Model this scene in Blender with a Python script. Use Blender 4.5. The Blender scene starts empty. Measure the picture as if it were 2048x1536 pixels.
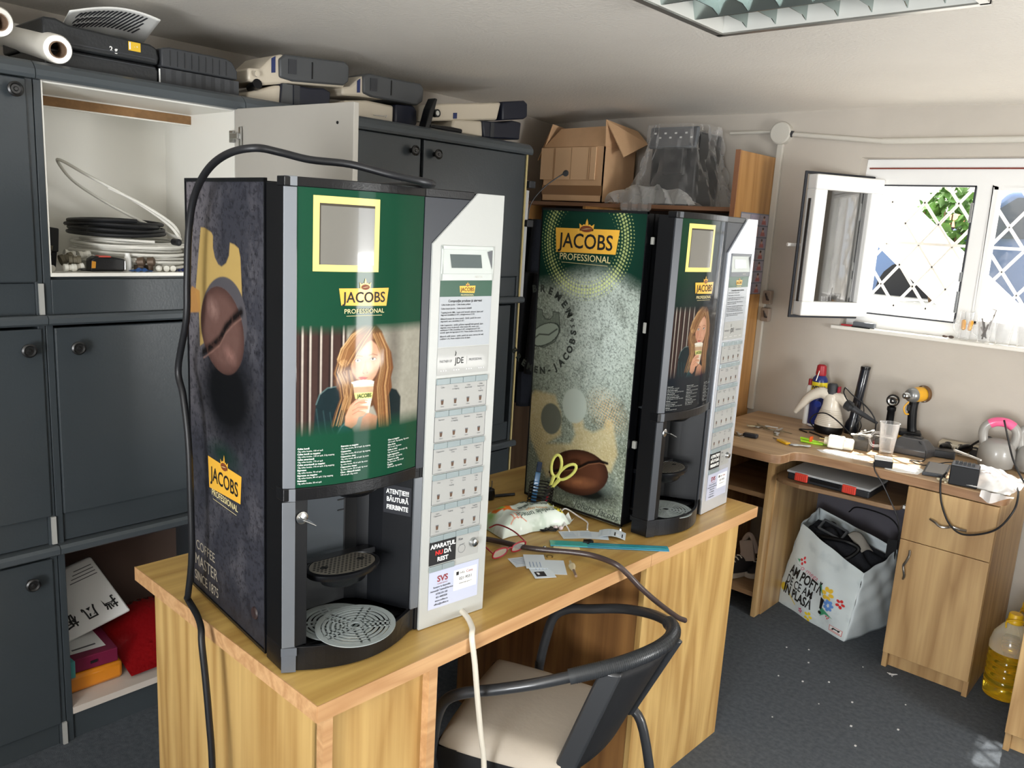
import bpy, bmesh, math, random
import numpy as np
from mathutils import Vector, Matrix, Euler
PI = math.pi
R = math.radians
rnd = random.Random(7)
SC = bpy.context.scene
COL = SC.collection

# ---------------------------------------------------------------- camera, world, sun, exposure
cam = bpy.data.objects.new('camera', bpy.data.cameras.new('camera'))
COL.objects.link(cam)
SC.camera = cam
YAW, PIT, ROL = 0.7254487, 0.1935434, -0.0581749
_f = Vector((-math.sin(YAW) * math.cos(PIT), math.cos(YAW) * math.cos(PIT), -math.sin(PIT)))
_r = Vector((math.cos(YAW), math.sin(YAW), 0))
_d = _f.cross(_r)
_rr = math.cos(ROL) * _r + math.sin(ROL) * _d
_dd = -math.sin(ROL) * _r + math.cos(ROL) * _d
M = Matrix((( _rr[0], -_dd[0], -_f[0], 1.0707), (_rr[1], -_dd[1], -_f[1], -0.7496), (_rr[2], -_dd[2], -_f[2], 1.5875), (0, 0, 0, 1)))
cam.matrix_world = M
cam.data.sensor_width = 36.0
cam.data.lens = 1627.2 / 2048 * 36.0
cam.data.clip_start = 0.03

SC.view_settings.view_transform = 'Standard'
SC.view_settings.look = 'None'
SC.view_settings.gamma = 1.0
SC.view_settings.use_curve_mapping = False
SC.view_settings.exposure = 1.25

W = bpy.data.worlds.new('sky')
SC.world = W
W.use_nodes = True
nt = W.node_tree
for n in list(nt.nodes): nt.nodes.remove(n)
wo = nt.nodes.new('ShaderNodeOutputWorld')
wb = nt.nodes.new('ShaderNodeBackground')
wb.inputs[0].default_value = (0.93, 0.97, 1.0, 1)
wb.inputs[1].default_value = 1.7
nt.links.new(wb.outputs[0], wo.inputs[0])

def lamp(name, kind, loc, energy, color=(1, 1, 1), **kw):
    l = bpy.data.lights.new(name, kind)
    l.energy = energy; l.color = color
    for k, v in kw.items(): setattr(l, k, v)
    o = bpy.data.objects.new(name, l); COL.objects.link(o); o.location = loc
    return o
sun = lamp('sun', 'SUN', (0, 6, 6), 8.0, (1.0, 0.95, 0.86), angle=R(0.6))
sun.rotation_euler = Vector((0.1, -0.6, -1.0)).to_track_quat('-Z', 'Y').to_euler()
# daylight entering by the openings of the room: rear window, side door; the last lamp is added fill
def daylight(name, loc, direction, sx, sy, energy, color):
    o = lamp(name, 'AREA', loc, energy, color, shape='RECTANGLE', size=sx, size_y=sy)
    o.rotation_euler = Vector(direction).to_track_quat('-Z', 'Z').to_euler()
    return o
daylight('daylight_rear_window', (0.35, 3.35, 1.62), (0, -1, -0.05), 1.1, 0.7, 2.5, (0.95, 0.98, 1.0))
daylight('daylight_side_door', (2.80, 1.36, 1.05), (-1, 0, 0.38), 0.7, 1.85, 52, (1.0, 0.99, 0.96))
daylight('fill_behind_camera', (1.2, -2.9, 1.15), (0, 0.6, 0.8), 0.9, 1.9, 86, (0.96, 0.98, 1.0))  # fill light through an added, unseen opening behind the camera

# ---------------------------------------------------------------- helpers
def srgb(*c):
    if len(c) == 1: c = c[0]
    out = []
    for v in c[:3]:
        v = v / 255.0
        out.append(v / 12.92 if v <= 0.04045 else ((v + 0.055) / 1.055) ** 2.4)
    return tuple(out)

class MB:
    """collects shapes into one mesh"""
    def __init__(s): s.v = []; s.f = []
    def add(s, vs, fs):
        b = len(s.v); s.v += [tuple(p) for p in vs]; s.f += [tuple(b + i for i in f) for f in fs]; return s
    def box(s, x0, x1, y0, y1, z0, z1, rot=0, piv=None):
        vs = [(x, y, z) for z in (z0, z1) for y in (y0, y1) for x in (x0, x1)]
        if rot:
            px, py = piv if piv else ((x0 + x1) / 2, (y0 + y1) / 2)
            c, n = math.cos(rot), math.sin(rot)
            vs = [(px + (x - px) * c - (y - py) * n, py + (x - px) * n + (y - py) * c, z) for x, y, z in vs]
        return s.add(vs, [(0, 2, 3, 1), (4, 5, 7, 6), (0, 1, 5, 4), (2, 6, 7, 3), (0, 4, 6, 2), (1, 3, 7, 5)])
    def obox(s, c, a, b, d):
        """oriented box: centre, three half-axis vectors"""
        c, a, b, d = map(Vector, (c, a, b, d))
        vs = [c + a * i + b * j + d * k for k in (-1, 1) for j in (-1, 1) for i in (-1, 1)]
        return s.add(vs, [(0, 2, 3, 1), (4, 5, 7, 6), (0, 1, 5, 4), (2, 6, 7, 3), (0, 4, 6, 2), (1, 3, 7, 5)])
    def prism(s, pts, z0, z1):
        n = len(pts)
        vs = [(p[0], p[1], z0) for p in pts] + [(p[0], p[1], z1) for p in pts]
        fs = [tuple(range(n))[::-1], tuple(range(n, 2 * n))] + [(i, (i + 1) % n, n + (i + 1) % n, n + i) for i in range(n)]
        return s.add(vs, fs)
    def prism_m(s, pts, d0, d1, f):
        """prism of a 2-D outline between depths d0, d1, mapped by f(a, b, depth)"""
        n = len(pts)
        vs = [f(p[0], p[1], d0) for p in pts] + [f(p[0], p[1], d1) for p in pts]
        fs = [tuple(range(n))[::-1], tuple(range(n, 2 * n))] + [(i, (i + 1) % n, n + (i + 1) % n, n + i) for i in range(n)]
        return s.add(vs, fs)
    def tube(s, pts, r, n=10, closed=False, cap=True):
        P = [Vector(p) for p in pts]; m = len(P)
        rs = r if isinstance(r, (list, tuple)) else [r] * m
        up = None; vs = []
        for i in range(m):
            if closed: t = P[(i + 1) % m] - P[i - 1]
            else: t = P[min(i + 1, m - 1)] - P[max(i - 1, 0)]
            if t.length < 1e-9: t = Vector((0, 0, 1))
            t.normalize()
            if up is None:
                up = Vector((0, 0, 1)) if abs(t.z) < .9 else Vector((1, 0, 0))
            up = up - t * up.dot(t)
            if up.length < 1e-6: up = t.orthogonal()
            up.normalize(); sd = t.cross(up)
            for k in range(n):
                a = 2 * PI * k / n
                vs.append(P[i] + (up * math.cos(a) + sd * math.sin(a)) * rs[i])
        fs = []
        rng = m if closed else m - 1
        for i in range(rng):
            j = (i + 1) % m
            for k in range(n):
                l = (k + 1) % n
                fs.append((i * n + k, i * n + l, j * n + l, j * n + k))
        if cap and not closed:
            fs.append(tuple(range(n))[::-1]); fs.append(tuple((m - 1) * n + k for k in range(n)))
        return s.add(vs, fs)
    def lathe(s, prof, c=(0, 0, 0), n=24, axis=(0, 0, 1), cap=True, sq=1.0):
        """revolve (radius, height) pairs around an axis"""
        ax = Vector(axis).normalized(); u = ax.orthogonal().normalized(); w = ax.cross(u); c = Vector(c)
        if abs(ax.z) > .99: u = Vector((1, 0, 0)); w = Vector((0, 1, 0))
        vs = []
        for r, h in prof:
            for k in range(n):
                a = 2 * PI * k / n
                vs.append(c + ax * h + u * (r * math.cos(a)) + w * (r * sq * math.sin(a)))
        fs = [(i * n + k, i * n + (k + 1) % n, (i + 1) * n + (k + 1) % n, (i + 1) * n + k) for i in range(len(prof) - 1) for k in range(n)]
        if cap:
            if prof[0][0] > 1e-5: fs.append(tuple(range(n))[::-1])
            if prof[-1][0] > 1e-5: fs.append(tuple((len(prof) - 1) * n + k for k in range(n)))
        return s.add(vs, fs)
    def sphere(s, c, r, n=16, m=10, sc=(1, 1, 1)):
        vs = []; fs = []
        for i in range(m + 1):
            t = PI * i / m
            for k in range(n):
                a = 2 * PI * k / n
                vs.append((c[0] + r * sc[0] * math.sin(t) * math.cos(a), c[1] + r * sc[1] * math.sin(t) * math.sin(a), c[2] + r * sc[2] * math.cos(t)))
        for i in range(m):
            for k in range(n):
                fs.append((i * n + k, (i + 1) * n + k, (i + 1) * n + (k + 1) % n, i * n + (k + 1) % n))
        return s.add(vs, fs)
    def grid(s, nu, nv, f):
        vs = [f(i / nu, j / nv) for j in range(nv + 1) for i in range(nu + 1)]
        fs = [(j * (nu + 1) + i, j * (nu + 1) + i + 1, (j + 1) * (nu + 1) + i + 1, (j + 1) * (nu + 1) + i) for j in range(nv) for i in range(nu)]
        return s.add(vs, fs)
    def build(s, name, mat, parent=None, bevel=0, smooth=False, seg=2, world=True, sub=0, solid=0):
        me = bpy.data.meshes.new(name)
        vs = s.v
        if parent is not None and world:
            inv = WM(parent).inverted()
            vs = [tuple(inv @ Vector(p)) for p in vs]
        me.from_pydata(vs, [], s.f)
        bm = bmesh.new(); bm.from_mesh(me)
        bmesh.ops.remove_doubles(bm, verts=bm.verts, dist=1e-6)
        bmesh.ops.recalc_face_normals(bm, faces=bm.faces)
        bm.to_mesh(me); bm.free()
        me.materials.append(mat)
        o = bpy.data.objects.new(name, me); COL.objects.link(o)
        if parent is not None: o.parent = parent
        if smooth:
            for p in me.polygons: p.use_smooth = True
        if bevel:
            b = o.modifiers.new('b', 'BEVEL'); b.width = bevel; b.segments = seg; b.limit_method = 'ANGLE'; b.angle_limit = R(35)
            if smooth: b.harden_normals = False
        if solid:
            q = o.modifiers.new('s', 'SOLIDIFY'); q.thickness = solid; q.offset = 0
        if sub:
            q = o.modifiers.new('u', 'SUBSURF'); q.levels = sub; q.render_levels = sub
        if smooth and not sub:
            me.set_sharp_from_angle(angle=R(40))
        return o

def WM(o):
    m = Matrix.LocRotScale(o.location, o.rotation_euler, o.scale)
    return WM(o.parent) @ m if o.parent else m
def tag(o, label, cat, group=None, kind=None):
    if label: o['label'] = label
    if cat: o['category'] = cat
    if group: o['group'] = group
    if kind: o['kind'] = kind
    return o
def thing(name, label, cat, loc, rz=0, group=None):
    o = bpy.data.objects.new(name, None); COL.objects.link(o)
    o.location = loc; o.rotation_euler = (0, 0, rz); o.empty_display_size = .05
    return tag(o, label, cat, group)
def single(mb, name, mat, label, cat, group=None, **kw):
    """a thing that is one mesh: origin moved to its base"""
    xs = [p[0] for p in mb.v]; ys = [p[1] for p in mb.v]; zs = [p[2] for p in mb.v]
    o0 = Vector(((min(xs) + max(xs)) / 2, (min(ys) + max(ys)) / 2, min(zs)))
    mb.v = [(p[0] - o0.x, p[1] - o0.y, p[2] - o0.z) for p in mb.v]
    o = mb.build(name, mat, None, **kw); o.location = o0
    return tag(o, label, cat, group)
def struct(mb, name, mat, **kw):
    o = mb.build(name, mat, None, **kw); o['kind'] = 'structure'; return o
def copy_tree(o, parent=None):
    c = o.copy(); COL.objects.link(c)
    if parent is not None: c.parent = parent
    for ch in list(o.children): copy_tree(ch, c)
    return c
def smooth_path(pts, n=8, closed=False):
    P = [Vector(p) for p in pts]; m = len(P); out = []
    rng = m if closed else m - 1
    for i in range(rng):
        p0 = P[(i - 1) % m] if (closed or i > 0) else P[0] * 2 - P[1]
        p1 = P[i]; p2 = P[(i + 1) % m]
        p3 = P[(i + 2) % m] if (closed or i + 2 < m) else P[-1] * 2 - P[-2]
        for k in range(n):
            t = k / n
            out.append(.5 * ((2 * p1) + (p2 - p0) * t + (2 * p0 - 5 * p1 + 4 * p2 - p3) * t * t + (3 * p1 - p0 - 3 * p2 + p3) * t ** 3))
    if not closed: out.append(P[-1])
    return out
def circle(cx, cy, r, n=24, ry=None, rot=0):
    ry = ry or r
    return [(cx + r * math.cos(a) * math.cos(rot) - ry * math.sin(a) * math.sin(rot), cy + r * math.cos(a) * math.sin(rot) + ry * math.sin(a) * math.cos(rot)) for a in [2 * PI * k / n for k in range(n)]]

# ---------------------------------------------------------------- materials
MATS = {}
def mat(name, col, rough=.5, metal=0, spec=.5, coat=0, bump=0, bscale=50, vary=0, vscale=4, trans=0, ior=1.45, emis=0, alpha=1, stretch=None, sheen=0, coatr=.05):
    if name in MATS: return MATS[name]
    m = bpy.data.materials.new(name); m.use_nodes = True
    t = m.node_tree; b = t.nodes['Principled BSDF']
    b.inputs['Base Color'].default_value = (*col, 1)
    b.inputs['Roughness'].default_value = rough
    b.inputs['Metallic'].default_value = metal
    b.inputs['Specular IOR Level'].default_value = spec
    b.inputs['Coat Weight'].default_value = coat
    b.inputs['Coat Roughness'].default_value = coatr
    b.inputs['Transmission Weight'].default_value = trans
    b.inputs['IOR'].default_value = ior
    b.inputs['Alpha'].default_value = alpha
    b.inputs['Sheen Weight'].default_value = sheen
    if emis: b.inputs['Emission Color'].default_value = (*col, 1); b.inputs['Emission Strength'].default_value = emis
    if bump or vary:
        tc = t.nodes.new('ShaderNodeTexCoord'); mp = t.nodes.new('ShaderNodeMapping')
        t.links.new(tc.outputs['Object'], mp.inputs[0])
        if stretch: mp.inputs['Scale'].default_value = stretch
    if vary:
        n = t.nodes.new('ShaderNodeTexNoise'); n.inputs['Scale'].default_value = vscale; n.inputs['Detail'].default_value = 6; n.inputs['Roughness'].default_value = .6
        t.links.new(mp.outputs[0], n.inputs['Vector'])
        r = t.nodes.new('ShaderNodeValToRGB')
        r.color_ramp.elements[0].position = .3; r.color_ramp.elements[1].position = .7
        r.color_ramp.elements[0].color = (*[max(0, c * (1 - vary)) for c in col], 1)
        r.color_ramp.elements[1].color = (*[min(1, c * (1 + vary)) for c in col], 1)
        t.links.new(n.outputs[0], r.inputs[0]); t.links.new(r.outputs[0], b.inputs['Base Color'])
    if bump:
        n = t.nodes.new('ShaderNodeTexNoise'); n.inputs['Scale'].default_value = bscale; n.inputs['Detail'].default_value = 5
        t.links.new(mp.outputs[0], n.inputs['Vector'])
        bp = t.nodes.new('ShaderNodeBump'); bp.inputs['Strength'].default_value = bump; bp.inputs['Distance'].default_value = .01
        t.links.new(n.outputs[0], bp.inputs['Height']); t.links.new(bp.outputs[0], b.inputs['Normal'])
    MATS[name] = m
    return m
def wood(name, a, b_, grain='z', rough=.42, scale=1.0, coat=.15):
    """laminate with cathedral grain running along one axis"""
    if name in MATS: return MATS[name]
    m = bpy.data.materials.new(name); m.use_nodes = True
    t = m.node_tree; b = t.nodes['Principled BSDF']
    b.inputs['Roughness'].default_value = rough; b.inputs['Coat Weight'].default_value = coat; b.inputs['Coat Roughness'].default_value = .25
    tc = t.nodes.new('ShaderNodeTexCoord'); mp = t.nodes.new('ShaderNodeMapping')
    s = {'x': (.55, 6, 6), 'y': (6, .55, 6), 'z': (6, 6, .55)}[grain]
    mp.inputs['Scale'].default_value = tuple(v * scale for v in s)
    t.links.new(tc.outputs['Object'], mp.inputs[0])
    n1 = t.nodes.new('ShaderNodeTexNoise'); n1.inputs['Scale'].default_value = 1.1; n1.inputs['Detail'].default_value = 2.5; n1.inputs['Distortion'].default_value = .4
    t.links.new(mp.outputs[0], n1.inputs['Vector'])
    ml = t.nodes.new('ShaderNodeMath'); ml.operation = 'MULTIPLY'; ml.inputs[1].default_value = 11
    t.links.new(n1.outputs[0], ml.inputs[0])
    fr = t.nodes.new('ShaderNodeMath'); fr.operation = 'PINGPONG'; fr.inputs[1].default_value = 1
    t.links.new(ml.outputs[0], fr.inputs[0])
    mp2 = t.nodes.new('ShaderNodeMapping'); mp2.inputs['Scale'].default_value = tuple((v * 9 if v > 1 else v * 3) * scale for v in s)
    t.links.new(tc.outputs['Object'], mp2.inputs[0])
    n2 = t.nodes.new('ShaderNodeTexNoise'); n2.inputs['Scale'].default_value = 1.5; n2.inputs['Detail'].default_value = 5
    t.links.new(mp2.outputs[0], n2.inputs['Vector'])
    ad = t.nodes.new('ShaderNodeMix'); ad.data_type = 'FLOAT'; ad.inputs[0].default_value = .55
    t.links.new(fr.outputs[0], ad.inputs[2]); t.links.new(n2.outputs[0], ad.inputs[3])
    rp = t.nodes.new('ShaderNodeValToRGB'); rp.color_ramp.elements[0].position = .22; rp.color_ramp.elements[1].position = .78
    rp.color_ramp.elements[0].color = (*b_, 1); rp.color_ramp.elements[1].color = (*a, 1)
    t.links.new(ad.outputs[0], rp.inputs[0]); t.links.new(rp.outputs[0], b.inputs['Base Color'])
    MATS[name] = m
    return m
def vcol(name, rough=.4, coat=.0, metal=0, coatr=.08, bump=0):
    """printed artwork read from the mesh's colour attribute"""
    if name in MATS: return MATS[name]
    m = bpy.data.materials.new(name); m.use_nodes = True
    t = m.node_tree; b = t.nodes['Principled BSDF']
    a = t.nodes.new('ShaderNodeAttribute'); a.attribute_name = 'print'
    t.links.new(a.outputs['Color'], b.inputs['Base Color'])
    b.inputs['Roughness'].default_value = rough; b.inputs['Coat Weight'].default_value = coat; b.inputs['Coat Roughness'].default_value = coatr
    b.inputs['Metallic'].default_value = metal; b.inputs['Specular IOR Level'].default_value = .08
    MATS[name] = m
    return m
def glass(name, col=(1, 1, 1), rough=0, alpha=.18, mirror=0):
    """thin clear glass or film: mostly transparent with a gloss reflection"""
    if name in MATS: return MATS[name]
    m = bpy.data.materials.new(name); m.use_nodes = True
    t = m.node_tree
    for n in list(t.nodes): t.nodes.remove(n)
    o = t.nodes.new('ShaderNodeOutputMaterial'); mx = t.nodes.new('ShaderNodeMixShader')
    tr = t.nodes.new('ShaderNodeBsdfTransparent'); tr.inputs[0].default_value = (*col, 1)
    gl = t.nodes.new('ShaderNodeBsdfPrincipled'); gl.inputs['Base Color'].default_value = (*[c * .9 for c in col], 1); gl.inputs['Roughness'].default_value = rough + .03; gl.inputs['Specular IOR Level'].default_value = 1.0; gl.inputs['Metallic'].default_value = mirror
    lw = t.nodes.new('ShaderNodeLayerWeight'); lw.inputs[0].default_value = .35
    mm = t.nodes.new('ShaderNodeMath'); mm.operation = 'MULTIPLY_ADD'; mm.inputs[1].default_value = .6; mm.inputs[2].default_value = alpha; mm.use_clamp = True
    t.links.new(lw.outputs['Facing'], mm.inputs[0]); t.links.new(mm.outputs[0], mx.inputs[0])
    t.links.new(tr.outputs[0], mx.inputs[1]); t.links.new(gl.outputs[0], mx.inputs[2]); t.links.new(mx.outputs[0], o.inputs[0])
    MATS[name] = m
    return m

BLK = mat('black_plastic', srgb(11, 12, 15), .3, bump=.05, bscale=300)
BLKM = mat('black_satin', srgb(8, 9, 12), .42, spec=.35)
DGREY = mat('dark_grey_plastic', srgb(48, 50, 54), .5, bump=.05, bscale=200)
SILV = mat('silver_trim', srgb(112, 116, 121), .4, metal=.4)
STEEL = mat('steel', srgb(190, 192, 192), .25, metal=1)
GRAYW = mat('bezel_grey_white', srgb(186, 192, 188), .4)
WHITEP = mat('white_plastic', srgb(232, 232, 228), .4)
OFFW = mat('off_white_plastic', srgb(205, 202, 190), .45)
PAPER = mat('paper_white', srgb(238, 238, 236), .7)
INK = mat('black_ink', srgb(18, 18, 20), .6)
GREYINK = mat('grey_ink', srgb(90, 92, 96), .6)
WHITEINK = mat('white_ink', srgb(240, 242, 238), .5)
REDINK = mat('red_ink', srgb(214, 40, 36), .5)
GOLD = mat('golden_print', srgb(226, 172, 58), .4, coat=.3)
PALEYEL = mat('pale_yellow_print', srgb(240, 214, 120), .4, coat=.4)
WOODT = wood('oak_top', srgb(204, 170, 98), srgb(170, 132, 68), 'y')
WOODP = wood('oak_panel', srgb(206, 172, 110), srgb(168, 130, 74), 'z')
WOODE = wood('beech_edge', srgb(206, 164, 118), srgb(180, 136, 92), 'y', scale=2)
WOODR = wood('walnut_top', srgb(192, 162, 126), srgb(160, 130, 96), 'x')
WOODRP = wood('walnut_panel', srgb(194, 162, 114), srgb(156, 122, 80), 'z')
WOODB = wood('beech_board', srgb(188, 142, 86), srgb(160, 114, 62), 'z')
CABM = mat('grey_cabinet_paint', srgb(60, 66, 70), .28, bump=.04, bscale=160, vary=.05, vscale=3)
CABW = mat('white_cabinet_melamine', srgb(212, 209, 200), .35)
WALLM = mat('wall_plaster', srgb(186, 179, 169), .9, bump=.25, bscale=14, vary=.06, vscale=1.6)
CEILM = mat('ceiling_plaster', srgb(234, 229, 220), .8, bump=.25, bscale=90, vary=.04, vscale=1.5)
FLOORM = mat('floor_carpet', srgb(76, 82, 89), .95, bump=.5, bscale=420, vary=.28, vscale=60)
CARD = mat('cardboard', srgb(218, 178, 138), .85, vary=.07, vscale=8)
GLASS = glass('clear_glass', alpha=.05)
FILM = glass('clear_film', (.97, .97, .97), .1, .06)

# ---------------------------------------------------------------- lettering
_fonts = {}
def text_geo(s, size, align='CENTER', bold=0.0, shear=0.0, sx=1.0, font=None):
    """vertices and faces of a line of text in the x-y plane"""
    cu = bpy.data.curves.new('t', 'FONT'); cu.body = s; cu.size = size; cu.align_x = align; cu.align_y = 'CENTER'
    cu.offset = bold * size; cu.shear = shear; cu.resolution_u = 3
    if font: cu.font = font
    o = bpy.data.objects.new('t', cu); COL.objects.link(o)
    dg = bpy.context.evaluated_depsgraph_get(); dg.update()
    me = o.evaluated_get(dg).to_mesh()
    vs = [(v.co.x * sx, v.co.y) for v in me.vertices]; fs = [tuple(p.vertices) for p in me.polygons]
    o.evaluated_get(dg).to_mesh_clear()
    bpy.data.objects.remove(o); bpy.data.curves.remove(cu)
    return vs, fs
class TX:
    """collects text for one ink"""
    def __init__(s): s.mb = MB()
    def put(s, txt, size, f, align='CENTER', bold=.0, rot=0, at=(0, 0), shear=0, sx=1.0):
        vs, fs = text_geo(txt, size, align, bold, shear, sx)
        c, n = math.cos(rot), math.sin(rot)
        s.mb.add([f(at[0] + x * c - y * n, at[1] + x * n + y * c) for x, y in vs], fs); return s
    def arc(s, txt, size, f, c, r, a0, step, bold=.03, inward=False):
        for i, ch in enumerate(txt):
            a = a0 - step * i
            if ch != ' ': s.put(ch, size, f, 'CENTER', bold, a + (PI / 2 if inward else -PI / 2), (c[0] + r * math.cos(a), c[1] + r * math.sin(a)))
        return s
    def quad(s, p, f, n=14):
        """four-cornered patch cut into strips so that it follows a curved surface"""
        a, b, c, d = map(Vector, p)
        s.mb.grid(n, 1, lambda u, v: f(*(a.lerp(b, u).lerp(d.lerp(c, u), v)))); return s
    def poly(s, pts, f):
        s.mb.add([f(*p) for p in pts], [tuple(range(len(pts)))]); return s
    def build(s, name, m, parent, world=False):
        me = bpy.data.meshes.new(name); me.from_pydata(s.mb.v, [], s.mb.f); me.materials.append(m)
        o = bpy.data.objects.new(name, me); COL.objects.link(o)
        if parent is not None: o.parent = parent
        if world and parent is not None:
            inv = WM(parent).inverted()
            for v in me.vertices: v.co = inv @ v.co
        return o

# ---------------------------------------------------------------- printed artwork (colours per vertex of a fine mesh)
class Art:
    def __init__(s, x0, x1, z0, z1, res):
        s.nx = max(2, int((x1 - x0) / res)); s.nz = max(2, int((z1 - z0) / res))
        s.x0, s.x1, s.z0, s.z1 = x0, x1, z0, z1
        s.X, s.Z = np.meshgrid(np.linspace(x0, x1, s.nx + 1), np.linspace(z0, z1, s.nz + 1))
        s.C = np.zeros(s.X.shape + (3,)); s.rs = np.random.RandomState(3)
    def fill(s, col): s.C[:] = srgb(col)
    def mix(s, col, a):
        if len(np.shape(col)) == 1: col = np.array(srgb(col))
        a = np.clip(a, 0, 1)[..., None]
        s.C = s.C * (1 - a) + col * a
    def sd(s, pts):
        P = np.array(pts); d = np.full(s.X.shape, 1e9); ins = np.zeros(s.X.shape, bool)
        n = len(P)
        for i in range(n):
            a = P[i]; b = P[(i + 1) % n]; e = b - a; wx = s.X - a[0]; wz = s.Z - a[1]
            t = np.clip((wx * e[0] + wz * e[1]) / (e @ e + 1e-12), 0, 1)
            d = np.minimum(d, (wx - e[0] * t) ** 2 + (wz - e[1] * t) ** 2)
            c = ((a[1] > s.Z) != (b[1] > s.Z)) & (s.X < (b[0] - a[0]) * (s.Z - a[1]) / (b[1] - a[1] + 1e-12) + a[0])
            ins ^= c
        return np.where(ins, -1, 1) * np.sqrt(d)
    def poly(s, pts, col, soft=.0012, a=1):
        s.mix(col, a * np.clip(.5 - s.sd(pts) / soft, 0, 1))
    def line(s, pts, col, w=.001, soft=.001, a=1):
        P = np.array(pts); d = np.full(s.X.shape, 1e9)
        for i in range(len(P) - 1):
            p = P[i]; e = P[i + 1] - p; wx = s.X - p[0]; wz = s.Z - p[1]
            t = np.clip((wx * e[0] + wz * e[1]) / (e @ e + 1e-12), 0, 1)
            d = np.minimum(d, (wx - e[0] * t) ** 2 + (wz - e[1] * t) ** 2)
        s.mix(col, a * np.clip(.5 - (np.sqrt(d) - w) / soft, 0, 1))
    def ell(s, c, rx, rz, rot=0):
        x = s.X - c[0]; z = s.Z - c[1]; k, n = math.cos(rot), math.sin(rot)
        return np.sqrt(((x * k + z * n) / rx) ** 2 + ((-x * n + z * k) / rz) ** 2)
    def noise(s, cells, seed=0, oct=4):
        rs = np.random.RandomState(seed); out = np.zeros(s.X.shape); amp = 1; tot = 0
        for o in range(oct):
            nx = int(cells * 2 ** o) + 2; nz = int(cells * 2 ** o * (s.z1 - s.z0) / (s.x1 - s.x0)) + 2
            g = rs.rand(nz + 1, nx + 1)
            fx = (s.X - s.x0) / (s.x1 - s.x0) * (nx - 1); fz = (s.Z - s.z0) / (s.z1 - s.z0) * (nz - 1)
            ix = fx.astype(int); iz = fz.astype(int); tx = fx - ix; tz = fz - iz
            tx = tx * tx * (3 - 2 * tx); tz = tz * tz * (3 - 2 * tz)
            v = (g[iz, ix] * (1 - tx) + g[iz, ix + 1] * tx) * (1 - tz) + (g[iz + 1, ix] * (1 - tx) + g[iz + 1, ix + 1] * tx) * tz
            out += v * amp; tot += amp; amp *= .5
        return out / tot
    def mesh(s, name, m, parent, f):
        vs = np.array([f(x, z) for x, z in zip(s.X.ravel(), s.Z.ravel())])
        nx, nz = s.nx + 1, s.nz + 1
        idx = np.arange(nx * nz).reshape(nz, nx)
        fs = np.stack([idx[:-1, :-1], idx[:-1, 1:], idx[1:, 1:], idx[1:, :-1]], -1).reshape(-1, 4)
        me = bpy.data.meshes.new(name); me.from_pydata(vs.tolist(), [], fs.tolist())
        at = me.color_attributes.new('print', 'FLOAT_COLOR', 'POINT')
        c = np.concatenate([s.C.reshape(-1, 3), np.ones((nx * nz, 1))], 1).astype(np.float32)
        at.data.foreach_set('color', c.ravel())
        me.materials.append(m)
        me.polygons.foreach_set('use_smooth', [True] * len(me.polygons))
        o = bpy.data.objects.new(name, me); COL.objects.link(o)
        if parent is not None: o.parent = parent
        return o

# ================================================================ THE ROOM
XL, XR, YN, YB, ZC = -2.03, 2.70, -2.80, 2.955, 2.19
mb = MB(); mb.box(XL - .2, XR + .2, YN - .2, YB + .3, -.1, 0); struct(mb, 'floor', FLOORM)
def wav(x, y):
    return ZC + .012 * math.sin(x * 1.7 + .6) * math.sin(y * 1.3) + .004 * math.sin(x * 5 + y * 3) - .03 * max(0, (y - 2.35) / .6) ** 2
mb = MB()
mb.grid(60, 60, lambda a, b: (XL - .2 + a * (XR - XL + .4), YN - .2 + b * (YB - YN + .37), wav(XL - .2 + a * (XR - XL + .4), YN - .2 + b * (YB - YN + .37))))
ce = struct(mb, 'ceiling', CEILM, smooth=True)
mb = MB(); mb.box(XL - .2, XR + .2, YN - .2, YB + .17, ZC + .05, ZC + .15); struct(mb, 'ceiling_slab', CEILM)
mb = MB(); mb.box(XL - .2, XL, YN, YB + .3, 0, ZC + .06); struct(mb, 'wall_left', WALLM)
# rear wall with the window hole
wx0, wx1, wz0, wz1 = -.27, .95, 1.223, 1.957
mb = MB()
mb.box(XL, wx0, YB, YB + .17, 0, ZC + .06); mb.box(wx1, XR + .2, YB, YB + .17, 0, ZC + .06)
mb.box(wx0, wx1, YB, YB + .17, 0, wz0); mb.box(wx0, wx1, YB, YB + .17, wz1, ZC + .06)
struct(mb, 'wall_rear', WALLM)
mb = MB(); mb.box(wx0 - .03, wx1, YB - .025, YB + .12, wz0 - .012, wz0 + .004); struct(mb, 'trim_1', mat('sill_board', srgb(225, 222, 214), .5, bump=.2, bscale=30), bevel=.004)
# side wall with an open doorway
mb = MB()
mb.box(XR, XR + .2, YN, 1.0, 0, ZC + .06); mb.box(XR, XR + .2, 1.72, YB + .17, 0, ZC + .06)
mb.box(XR, XR + .2, 1.0, 1.72, 2.05, ZC + .06)
struct(mb, 'wall_right', WALLM)
mb = MB()
mb.box(XR - .01, XR + .06, 1.0, 1.04, 0, 2.05); mb.box(XR - .01, XR + .06, 1.68, 1.72, 0, 2.05); mb.box(XR - .01, XR + .06, 1.04, 1.68, 2.01, 2.05)
struct(mb, 'door_1', WHITEP, bevel=.004)
# unseen near wall; its opening is added for the fill lamp
mb = MB()
mb.box(XL, .7, YN - .2, YN, 0, ZC + .06); mb.box(1.7, XR, YN - .2, YN, 0, ZC + .06); mb.box(.7, 1.7, YN - .2, YN, 2.1, ZC + .06)
struct(mb, 'wall_near', WALLM)

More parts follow.
